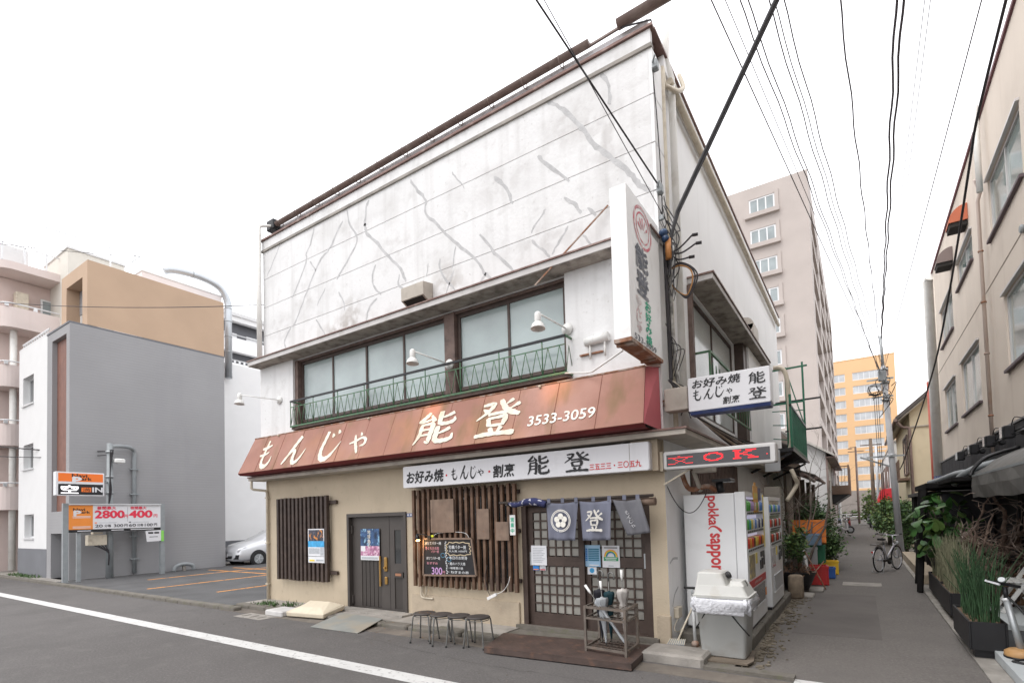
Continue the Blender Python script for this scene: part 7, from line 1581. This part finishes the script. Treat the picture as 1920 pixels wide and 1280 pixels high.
planter('farthest black planter box by the leaning black posts', 3.20, 3.50, 4.76, 6.4, .10, .43, 'sparse dry horsetail reeds in the farthest planter box', (reed2, reed2), 120, .35, .75, .06)
# large-leaved plant: every leaf an object
lp = thing('large_leaf_plant', 'potted plant with large glossy dark green leaves behind the horsetails', 'plant', (3.5, 6.3, .4))
leaf_g = M('glossy_leaf', (.045, .12, .03), .42, var=.45, vs=5, coat=.12, spec=.4); leaf_g2 = M('glossy_leaf_light', (.075, .13, .03), .45, var=.35, vs=5, coat=.1)
m = MB()
tips = []
random.seed(11)
for k in range(7):
    e = V((3.50 + random.uniform(-.34, .3), 6.3 + random.uniform(-.6, .5), random.uniform(1.3, 1.95))); m.tube(smooth([(3.62, 6.5, .4), (3.58 + random.uniform(-.05, .05), 6.45, .9), e], 5), [.03, .028, .026, .024, .022, .02, .018, .016, .014, .012, .008], 6); tips.append(e)
m.build('stem', bark, lp)
def leaf_mesh(mt, w_):
    m = MB(); P_ = [(0, 0), (.25, .16), (.5, .27), (.75, .30), (.92, .20), (1, 0)]
    for i in range(len(P_)):
        u, h = P_[i]; z = -.22 * u * u
        m.v += [V((u, -h * w_, z + .10 * h)), V((u, 0, z)), V((u, h * w_, z + .10 * h))]
    for i in range(len(P_) - 1):
        for j in range(2): a = i * 3 + j; m.f.append((a, a + 1, a + 4, a + 3)); m.sm.append(True)
    m.v = [p + BASE[lp.name] for p in m.v]
    return m.build('leaf', mt, lp)
L0 = [leaf_mesh(leaf_g, .95), leaf_mesh(leaf_g2, .9)]
for k in range(170):
    o = L0[k % 4 == 3] if k > 1 else L0[k]
    c = o if k < 2 else o.copy()
    if k >= 2: C.objects.link(c); c.parent = lp
    e = random.choice(tips) + V((random.gauss(0, .12), random.gauss(0, .16), random.uniform(-.5, .12))); az = random.uniform(0, 2 * PI); s = random.uniform(.17, .30)
    c.matrix_local = Matrix.Translation(e - BASE[lp.name]) @ Matrix.Rotation(az, 4, 'Z') @ Matrix.Rotation(random.uniform(-.2, 1.2), 4, 'Y') @ Matrix.Rotation(random.gauss(0, .4), 4, 'X') @ Matrix.Scale(s, 4)
tag(MB().lathe([(.14, 0), (.19, .02), (.22, .36), (.20, .38), (.17, .34)], (3.68, 6.55, .03), Z, 16).build('pot', pl_m), 'dark pot holding the large glossy-leaved plant', 'pot')
# driftwood sculpture
dw = thing('driftwood', 'big tangle of twisted bare driftwood in front of the black shop front', 'driftwood', (3.95, 4.9, .1))
random.seed(5)
def twist(p, d, l, r, n=12, w_=.38):
    pts = [V(p)]; d = V(d).normalized(); rs = [r]
    for i in range(n):
        d = (d + V((random.gauss(0, w_), random.gauss(0, w_), random.gauss(0, w_)))).normalized(); q = pts[-1] + d * l / n
        q.x = min(max(q.x, 3.56 + random.uniform(0, .03)), 4.3); q.z = max(q.z, .1); pts.append(q); rs.append(r * (1 - .72 * (i + 1) / n) * random.uniform(.7, 1.3))
    return pts, rs
pale_t = M('pale_twig', (.25, .20, .17), .85, var=.35, vs=8)
def limb(p, d, l, r, lev, par, name):
    pts, rs = twist(p, d, l, r); o = MB().tube(pts, rs, 7 if r > .02 else 5)
    kids = MB()
    if lev:
        for k in range(7):
            i = random.randint(3, len(pts) - 1); t_, q_ = twist(pts[i], (random.gauss(-.15, .7), random.gauss(0, .8), random.gauss(.35, .6)), random.uniform(.3, .75), max(.007, rs[i] * .4), 7, .3); kids.tube(t_, q_, 5)
            for z_ in range(2): j = random.randint(2, 6); t2, q2 = twist(t_[j], (random.gauss(0, .8), random.gauss(0, .8), random.gauss(.4, .6)), random.uniform(.12, .3), .006, 5, .3); kids.tube(t2, q2, 4)
    b_ = o.build(name, drift_m, par)
    if lev: kids.build('twigs', pale_t if random.random() < .6 else drift_m, b_, kind='stuff')
for i in range(20):
    limb((4.0 + random.uniform(-.25, .25), 4.9 + random.uniform(-.9, .8), random.uniform(.1, .6)), (random.gauss(-.1, .4), random.gauss(0, .5), 1), random.uniform(1.0, 1.9), random.uniform(.035, .075), 1, dw, 'branch')
for i in range(20): limb((3.7 + random.uniform(0, .45), 4.0 + random.uniform(0, 1.7), random.uniform(.15, .9)), (random.gauss(-.2, .5), random.gauss(0, 1), random.gauss(.3, .5)), random.uniform(.6, 1.2), random.uniform(.03, .07), i % 2, dw, 'root')
# pale platform, folding chair, box, pump
pfm = M('pale_platform', (.46, .49, .50), .7, var=.05, vs=3, dirt=((.32, .32, .31), .4, 3., .54, .72))
pf_ = thing('platform', 'low pale grey platform slab at the right edge', 'platform', (3.9, 0, .03)); MB().cbox(3.30, 4.3, -2.5, 1.02, .03, .13, .008).build('slab', pfm, pf_); MB().cbox(3.62, 4.31, 2.6, 4.3, .03, .16, .01).build('rear_slab', pfm, pf_); MB().box(3.45, 4.3, 1.03, 2.59, .03, .08).build('mat', M('dark_mat', (.05, .052, .056), .9, var=.15), pf_)
ch = thing('folding_chair', 'white folding chair with crossed legs standing on the pale platform', 'chair', (4.0, 3.7, .16))
wc = M('chair_white_paint', (.66, .66, .64), .5, var=.05)
for y in (3.45, 3.9):
    MB().bar((3.78, y, .165), (4.25, y, .95), .035, .05).build('leg', wc, ch); MB().bar((4.22, y + .05, .165), (3.95, y + .05, .62), .035, .05).build('leg', wc, ch)
for k in range(4): MB().box(3.82 + k * .10, 3.91 + k * .10, 3.42, 3.97, .60, .62).build('seat_slat', wc, ch)
MB().bar((3.86, 3.45, .28), (3.86, 3.9, .28), .025).build('rung', wc, ch); MB().bar((4.2, 3.45, .86), (4.2, 3.9, .86), .08, .02).build('back_rail', wc, ch)
tag(MB().cbox(3.86, 4.28, 4.35, 4.75, .035, .62, .005).build('wooden_box', M('brown_box', (.22, .13, .075), .8, var=.15)), 'brown wooden box behind the white folding chair', 'box'); tag(MB().cbox(3.62, 3.82, 4.32, 4.7, .035, .60, .01).build('dark_bin', M('slate_bin', (.06, .065, .072), .5, var=.1)), 'dark slate bin beside the brown box', 'bin')
pm = thing('floor_pump', 'steel bicycle floor pump on a round wooden base', 'pump', (3.50, .25, .13))
wood_b = M('turned_wood', (.42, .24, .10), .5, var=.15, vs=9)
MB().lathe([(.13, 0), (.14, .02), (.135, .06), (.10, .085), (.04, .095)], (3.52, .25, .135), Z, 22).build('base', wood_b, pm); MB().lathe([(.137, 0), (.142, .004), (.142, .02), (.137, .022)], (3.52, .25, .131), Z, 22).build('base_ring', black_met, pm)
MB().tube([(3.52, .25, .22), (3.455, .40, .70)], .032, 12).build('barrel', steel, pm); MB().lathe([(.036, 0), (.036, .03)], (3.455, .40, .69), V((-.065, .15, .48)), 12).build('collar', alu, pm); MB().tube([(3.455, .40, .72), (3.45, .42, .84)], .022, 10).build('rod', black_met, pm)
MB().bar((3.30, .40, .90), (3.58, .46, .84), .035, .03).build('handle', black_met, pm); MB().lathe([(.03, 0), (.034, .01), (.03, .02)], (3.42, .36, .915), V((-.3, -.8, .8)), 14).build('gauge', steel, pm)
MB().tube(smooth([(3.46, .37, .74), (3.56, .3, .6), (3.62, .2, .4), (3.6, .12, .2), (3.45, .05, .145), (3.42, .0, .14), (3.6, -.1, .14), (3.9, -.1, .14)], 6), .012, 6).build('hose', black_rub, pm)
MB().hexa([(3.28, .36, .90), (3.40, .36, .86), (3.42, .42, .86), (3.30, .42, .90), (3.28, .36, .915), (3.40, .36, .875), (3.42, .42, .875), (3.30, .42, .915)]).build('paper_tag', paper_w, pm)

pm.location = V(pm.location) + V((-.05, .50, 0))
# city bicycle
bk = thing('bicycle', 'silver city bicycle with black saddle parked by the utility pole', 'bicycle', (2.7, 10.4, .006))
silv = M('bike_silver', (.55, .54, .58), .3, metal=.5, var=.05, coat=.4)
B0, B1 = V((2.48, 9.95, .006)), V((2.90, 10.88, .006)); bd = (B1 - B0).normalized(); bs_ = V((bd.y, -bd.x, 0)); rw_ = .33
def bp(a, h, s=0): return B0 + bd * a + Z * h + bs_ * s
for a in (0, (B1 - B0).length):
    c = bp(a, rw_); ring_ = lambda r, n=28: [c + bd * math.cos(q) * r + Z * math.sin(q) * r for q in [2 * PI * i / n for i in range(n + 1)]]
    wl = MB().tube(ring_(rw_ - .018), .018, 8).build('wheel', black_rub, bk); MB().tube(ring_(rw_ - .042), .011, 6).build('rim', silv, wl)
    for i in range(16): q = 2 * PI * i / 16; MB().tube([c + bs_ * (.02 if i % 2 else -.02), c + bd * math.cos(q) * (rw_ - .045) + Z * math.sin(q) * (rw_ - .045)], .0016, 3).build('spoke', silv, wl)
    MB().tube([c - bs_ * .04, c + bs_ * .04], .02, 8).build('hub', steel, wl)
    arc = [c + bd * math.cos(q) * (rw_ + .022) + Z * math.sin(q) * (rw_ + .022) for q in ([2.9 - .13 * i for i in range(19)] if a == 0 else [2.2 - .13 * i for i in range(15)])]
    MB().ribbon(arc, [.05] * len(arc), bs_.cross(bd)).build('mudguard', silv, bk) if False else MB().tube(arc, .02, 6).build('mudguard', silv, bk)
wbs = (B1 - B0).length; fr_ = MB()
bb_, st2, hd = bp(.45, .28), bp(.30, .70), bp(wbs - .17, .72)
for p, q, r in ((bb_, st2, .017), (bb_ + Z * .08, hd - Z * .08, .022), (bb_, bp(0, rw_, .05), .011), (bb_, bp(0, rw_, -.05), .011), (st2 - Z * .05, bp(0, rw_, .05), .009), (hd, hd - Z * .2 + bd * .05, .022)): fr_.tube([p, q], r, 8)
fr_.build('frame', silv, bk)
m = MB()
for s in (-.05, .05): m.tube([hd - Z * .18 + bd * .04 + bs_ * s, bp(wbs, rw_, s)], .012, 6)
m.build('fork', silv, bk); MB().tube([st2, st2 + Z * .12 - bd * .03], .013, 7).build('seat_post', steel, bk)
m = MB(); q = st2 + Z * .13 - bd * .03; m.hexa([q - bd * .13 - bs_ * .09, q - bd * .13 + bs_ * .09, q + bd * .15 + bs_ * .02, q + bd * .15 - bs_ * .02, q - bd * .14 - bs_ * .08 + Z * .06, q - bd * .14 + bs_ * .08 + Z * .06, q + bd * .15 + bs_ * .015 + Z * .03, q + bd * .15 - bs_ * .015 + Z * .03]); m.build('saddle', black_rub, bk, bevel=.015)
h0 = hd + Z * .22 - bd * .02; MB().tube([hd, h0], .013, 7).build('stem', silv, bk)
MB().tube(smooth([h0 - bd * .28 - bs_ * .29 + Z * .04, h0 - bd * .12 - bs_ * .27 + Z * .05, h0 + bd * .02 - bs_ * .14 + Z * .01, h0, h0 + bd * .02 + bs_ * .14 + Z * .01, h0 - bd * .12 + bs_ * .27 + Z * .05, h0 - bd * .28 + bs_ * .29 + Z * .04], 5), .012, 7).build('handlebar', silv, bk)
for s in (-1, 1): MB().tube([h0 - bd * .28 + bs_ * .29 * s + Z * .04, h0 - bd * .17 + bs_ * .28 * s + Z * .048], .018, 7).build('grip', black_rub, bk)
m = MB(); m.lathe([(.03, -.02), (.05, .0), (.05, .03)], bp(wbs + .06, .72), bd, 12); m.build('headlight', steel, bk)
for s in (-.06, .06): MB().tube([bp(-.28, .74, s), bp(.2, .74, s)], .006, 5).build('carrier_bar', black_met, bk)
MB().box(0, 0, 0, 0, 0, 0).hexa([bp(-.29, .73, -.07), bp(.15, .73, -.07), bp(.15, .73, .07), bp(-.29, .73, .07), bp(-.29, .745, -.07), bp(.15, .745, -.07), bp(.15, .745, .07), bp(-.29, .745, .07)]).build('carrier', black_met, bk)
MB().lathe([(.02, 0), (.025, .02)], bp(-.34, .55), -bd, 8).build('rear_light', M('tail_red', (.5, .02, .02), .3), bk)
MB().lathe([(.09, -.02), (.09, .02)], bp(.45, .28, .06), bs_, 16).build('chain_case', black_met, bk); MB().bar(bp(.02, .30, .06), bp(.45, .30, .06), .02, .06).build('chain_guard', black_met, bk)
for s, z in ((.1, .12), (-.1, .44)): MB().bar(bp(.45, .28, s), bp(.45 + .1 * (1 if s > 0 else -1), z, s), .015).build('crank', steel, bk); MB().cbox(*[c for p in ((bp(.55, z, s).x - .04, bp(.55, z, s).x + .04), (bp(.55, z, s).y - .04, bp(.55, z, s).y + .04), (z - .012, z + .012)) for c in p], .003).build('pedal', black_rub, bk)
MB().tube([bp(0, rw_, .08), bp(-.1, .01, .14), bp(-.1, .01, -.14), bp(0, rw_, -.08)], .008, 6).build('kickstand', steel, bk)

# yellow house and shop beyond
yh = thing('yellow_house', 'cream yellow house with dark sloping roof and brown downpipe past the beige building', 'house', (6, 22, .03))
m = MB(); m.prism([(3.85, .03), (8.5, .03), (8.5, 7.4), (6.6, 7.7), (3.85, 5.35)], -27, -18.2, F=Fr((0, 0, 0), X, Z, -Y)); m.build('wall', cream_h, yh)
MB().prism([(3.45, 5.02), (6.6, 7.78), (6.6, 7.95), (3.40, 5.14)], -27.3, -17.9, F=Fr((0, 0, 0), X, Z, -Y)).build('roof', tile_m, yh); MB().prism([(3.50, 4.99), (6.6, 7.70), (6.6, 7.775), (3.47, 5.01)], -27.3, -17.95, F=Fr((0, 0, 0), X, Z, -Y)).build('eave_board', eave_c, yh)
MB().tube([(3.40, 17.9, 5.02), (3.40, 27.3, 5.02)], .07, 8).build('gutter', gutter_m, yh); MB().tube(smooth([(3.45, 18.0, 4.95), (3.6, 18.1, 4.75), (3.82, 18.12, 4.7)], 4) + [V((3.84, 18.12, .05))], .055, 8).build('downpipe', gutter_m, yh)
window(yh, Fr((3.85, 0, 0), Y, Z, -X), (19.5, 21.6, 3.0, 4.6), 2, gutter_m, glass_dark, .06, -.06)
MB().box(3.5, 3.84, 19.4, 21.7, 2.75, 2.85).build('window_grille', brown_m, yh)
for i in range(10): MB().box(3.5, 3.53, 19.4 + i * .25, 19.44 + i * .25, 2.85, 3.6).build('grille_bar', brown_m, yh)
MB().box(3.86, 8, 18.15, 18.198, 4.72, 4.76).build('string_line', eave_c, yh)
sh = thing('far_shop', 'pale far building with a red awning beyond the yellow house', 'building', (5, 36, .03))
MB().box(3.75, 8.5, 28, 50, .03, 5.2).build('wall', offw, sh); MB().box(3.7, 8.5, 27.9, 50, 5.2, 5.3).build('roof', eave_c, sh)
MB().hexa([(2.95, 29.5, 1.95), (3.74, 29.5, 1.95), (3.74, 33, 1.95), (2.95, 33, 1.95), (3.2, 29.6, 2.7), (3.74, 29.6, 2.75), (3.74, 33, 2.75), (3.2, 33, 2.7)]).build('red_awning', M('red_awning', (.55, .02, .03), .5, var=.1), sh)
for i in range(5): MB().box(3.6, 3.74, 34 + i * 2.4, 35.4 + i * 2.4, 3.0, 4.3).build('window', gutter_m, sh)
for i in range(4): MB().tube([(3.2 + i * .16, 30, 2.75), (3.2 + i * .16, 30, 3.7)], .015, 5).build('balcony_bar', white_pl, sh)

# utility poles and wires
pol_m = M('pole_grey_steel', (.50, .51, .53), .6, var=.08, vs=1.5)
pole = thing('utility_pole', 'tall pale steel utility pole with cable coils beside the bicycle', 'utility pole', (3.2, 14.9, .03))
def pp_(t): return V((3.2, 14.9, .03)).lerp(V((2.95, 14.9, 7.55)), t)
MB().tube([pp_(0), pp_(.5), pp_(.86)], [.105, .09, .075], 14).build('pole', pol_m, pole); MB().tube([pp_(.86), pp_(1)], .045, 8).build('top_spike', steel, pole)
for t in (.45, .70, .78, .84): MB().lathe([(.13, 0), (.13, .06)], pp_(t), Z, 12).build('band', steel, pole)
for t, l in ((.80, .5), (.72, .4), (.45, .7)): MB().bar(pp_(t) + V((-l, -.1, 0)), pp_(t) + V((l * .5, -.1, .0)), .05).build('crossarm', steel, pole)
for k in range(5): MB().tube([pp_(.75) + V((-.28 + math.cos(a) * (.16 + .02 * k), -.2 - .02 * k, math.sin(a) * (.15 + .015 * k))) for a in [2 * PI * i / 16 for i in range(17)]], .006, 5).build('cable_coil', wire_m, pole)
MB().cbox(2.82, 3.05, 14.6, 14.75, 5.95, 6.3, .02).build('junction_box', steel_grey, pole)
for k in range(14): p = pp_(random.uniform(.68, .86)) + V((random.uniform(-.4, .2), -.2, 0)); MB().tube(smooth([p, p + V((random.uniform(-.3, .3), -.1, random.uniform(-.3, .1))), p + V((random.uniform(-.2, .2), .0, random.uniform(-.7, .1)))], 5), .012, 5).build('cable', wire_m, pole)
for k in range(3): MB().tube([pp_(.74) + V((-.22 - .06 * k, -.22, 0)), pp_(.1) + V((-.35 - .05 * k, -.22, .6))], .009, 5).build('drop_cable', wire_m, pole)
MB().bar(pp_(.42) + V((-.9, -.1, .25)), pp_(.40), .05).build('lamp_arm', steel, pole)
def far_pole(label, x, y, h, r, mt, lamp=False):
    t = thing('utility_pole', label, 'utility pole', (x, y, .01)); MB().tube([(x, y, .01), (x, y, h)], [r, r * .75], 9).build('pole', mt, t)
    MB().bar((x - .7, y, h - .5), (x + .7, y, h - .5), .08).build('crossarm', mt, t)
    if lamp: MB().lathe([(.02, 0), (.22, .06), (.22, .1)], (x - .5, y, h - .1), -Z, 10).build('lamp', mt, t); MB().bar((x, y, h - .05), (x - .5, y, h - .05), .06).build('arm', mt, t)
far_pole('thin brown lamp pole in front of the orange tower', 1.95, 58, 8.0, .12, gutter_m, True); far_pole('dark pole beside the hedge at the far right of the alley', 3.0, 42, 7.0, .15, brown_w); far_pole('pale thin pole next to the dark pole', 3.35, 44, 6.8, .11, pol_m)
def wire(label, p, q, sag, r, mt=wire_m, wav=0., n=26, grp='overhead wires'):
    P_ = hang(p, q, sag, n)
    if wav: P_ = smooth(P_, 3); P_ = [a + V((math.sin(i * 1.3) * wav, 0, math.cos(i * 1.3) * wav)) for i, a in enumerate(P_)]
    t = MB().tube(P_, r, 5).build('overhead_wire', mt); tag(t, label, 'wire', grp)
def ext(p, q, k): return V(p) + (V(q) - V(p)) * k
top = pp_(.82); NEAR = [(1.08, -1.19, 7.0, .006, 0), (1.20, -1.11, 7.0, .004, 0), (1.32, -1.01, 7.0, .006, .01), (1.39, -.96, 7.0, .006, .01), (1.57, -.83, 7.0, .006, .01), (1.70, -.75, 7.0, .006, .01), (1.62, -.8, 6.98, .005, .008), (2.19, -.4, 7.0, .008, .01), (2.68, -.06, 7.0, .012, .012), (2.74, -.03, 7.0, .012, .012), (2.93, .12, 7.0, .0035, 0), (2.98, .15, 7.0, .0035, 0), (3.43, .46, 7.0, .006, 0)]
WL = ('leftmost thin wire over the alley', 'second thin wire from the left over the alley', 'first twisted wire over the alley, crossing the pink tower edge', 'second twisted wire over the alley, crossing the pink tower edge', 'third twisted wire right of the pink tower', 'rightmost twisted wire of the left bundle over the alley', 'middle twisted wire of the left bundle over the alley', 'lone dark twisted wire in the middle of the sky', 'left strand of the thick pair of wires up the middle of the sky', 'right strand of the thick pair of wires up the middle of the sky', 'left of two very thin wires right of the thick pair', 'right of two very thin wires right of the thick pair', 'thin wire slanting towards the beige building roof')
for (x, y, z, r, wv), l in zip(NEAR, WL):
    e = pp_(.99 if x > 2 and x < 2.8 else .84) + V((random.uniform(-.15, .05), 0, random.uniform(-.25, .1)))
    wire(l, e, ext(e, (x, y, z), 1.75), .0, r * 1.15, wire_sky, wv)
cab = smooth([(4.05, .6, 8.6), (3.9, 3.55, 7.70), (3.9, 4.47, 7.40), (3.9, 5.78, 6.83), (3.9, 7.42, 6.2), (3.88, 9.55, 5.45), (3.85, 12.26, 4.90), (3.75, 16.4, 4.1), (3.6, 20, 3.3), (3.3, 21, 3.0)], 5)
tag(MB().tube(cab, .02, 7).build('overhead_cable', wire_m), 'thick black cable sloping along the beige building down to the yellow house', 'cable')
c0, c1 = V((.18, .16, 5.30)), V((1.69, -1.35, 6.5))
for k, (o, l) in enumerate(((0, 'upper and thicker of two grey cables rising from the corner across the sky'), (.035, 'lower and thinner of two grey cables rising from the corner across the sky'))):
    a = V((.33 + o * .5, .02, 5.63 - o)); b = c1 + V((o * .6, 0, -o * .4)); P_ = smooth([(.15, .18, 4.9), (.17, .15, 5.25), tuple(a)], 5)[:-1] + [ext(a, b, t / 8 * 3.2) for t in range(9)]
    tag(MB().tube(P_, .024 if k == 0 else .011, 8).build('overhead_cable', wire_grey), l, 'cable')
a = V((.13, -.10, 5.98)); wire('black wire slanting from the cracked facade up to the top left', a, ext(a, (-.40, -2.21, 7.0), 3.0), .0, .011); a = V((.15, -.06, 5.62)); wire('thin grey wire just right of the black wire over the facade', a, ext(a, (-.33, -2.25, 7.0), 3.0), .0, .005)
tp = V((-19.18, .47, 4.35))
for k, (q, l) in enumerate((((-26.5, -1.4, 5.4), 'upper wire from the meter pole to the left edge'), ((-26.5, -1.5, 5.0), 'lower wire from the meter pole to the left edge'))): wire(l, tp + V((0, 0, -.12 * k)), ext(tp, q, 1.6), .25, .022 if k == 0 else .014, grp='wires on the meter pole')
wire('thin wire crossing the grey side wall below the tan box', (-27, -1.6, 10.9), (-9.2, 2.2, 7.6), .25, .012, grp='wires over the parking lot'); wire('thin wire across the roofs at the far left', (-27, -1.6, 13.3), (-20, 3, 12.3), .1, .010, grp='wires over the parking lot')
tag(MB().tube([(-.38, .12, 8.55), (.05, .12, 8.42), (.09, .2, 8.17)], .012, 5).build('roof_cable', wire_m), 'short dark cable from the slipped gutter to the cornice corner', 'cable')
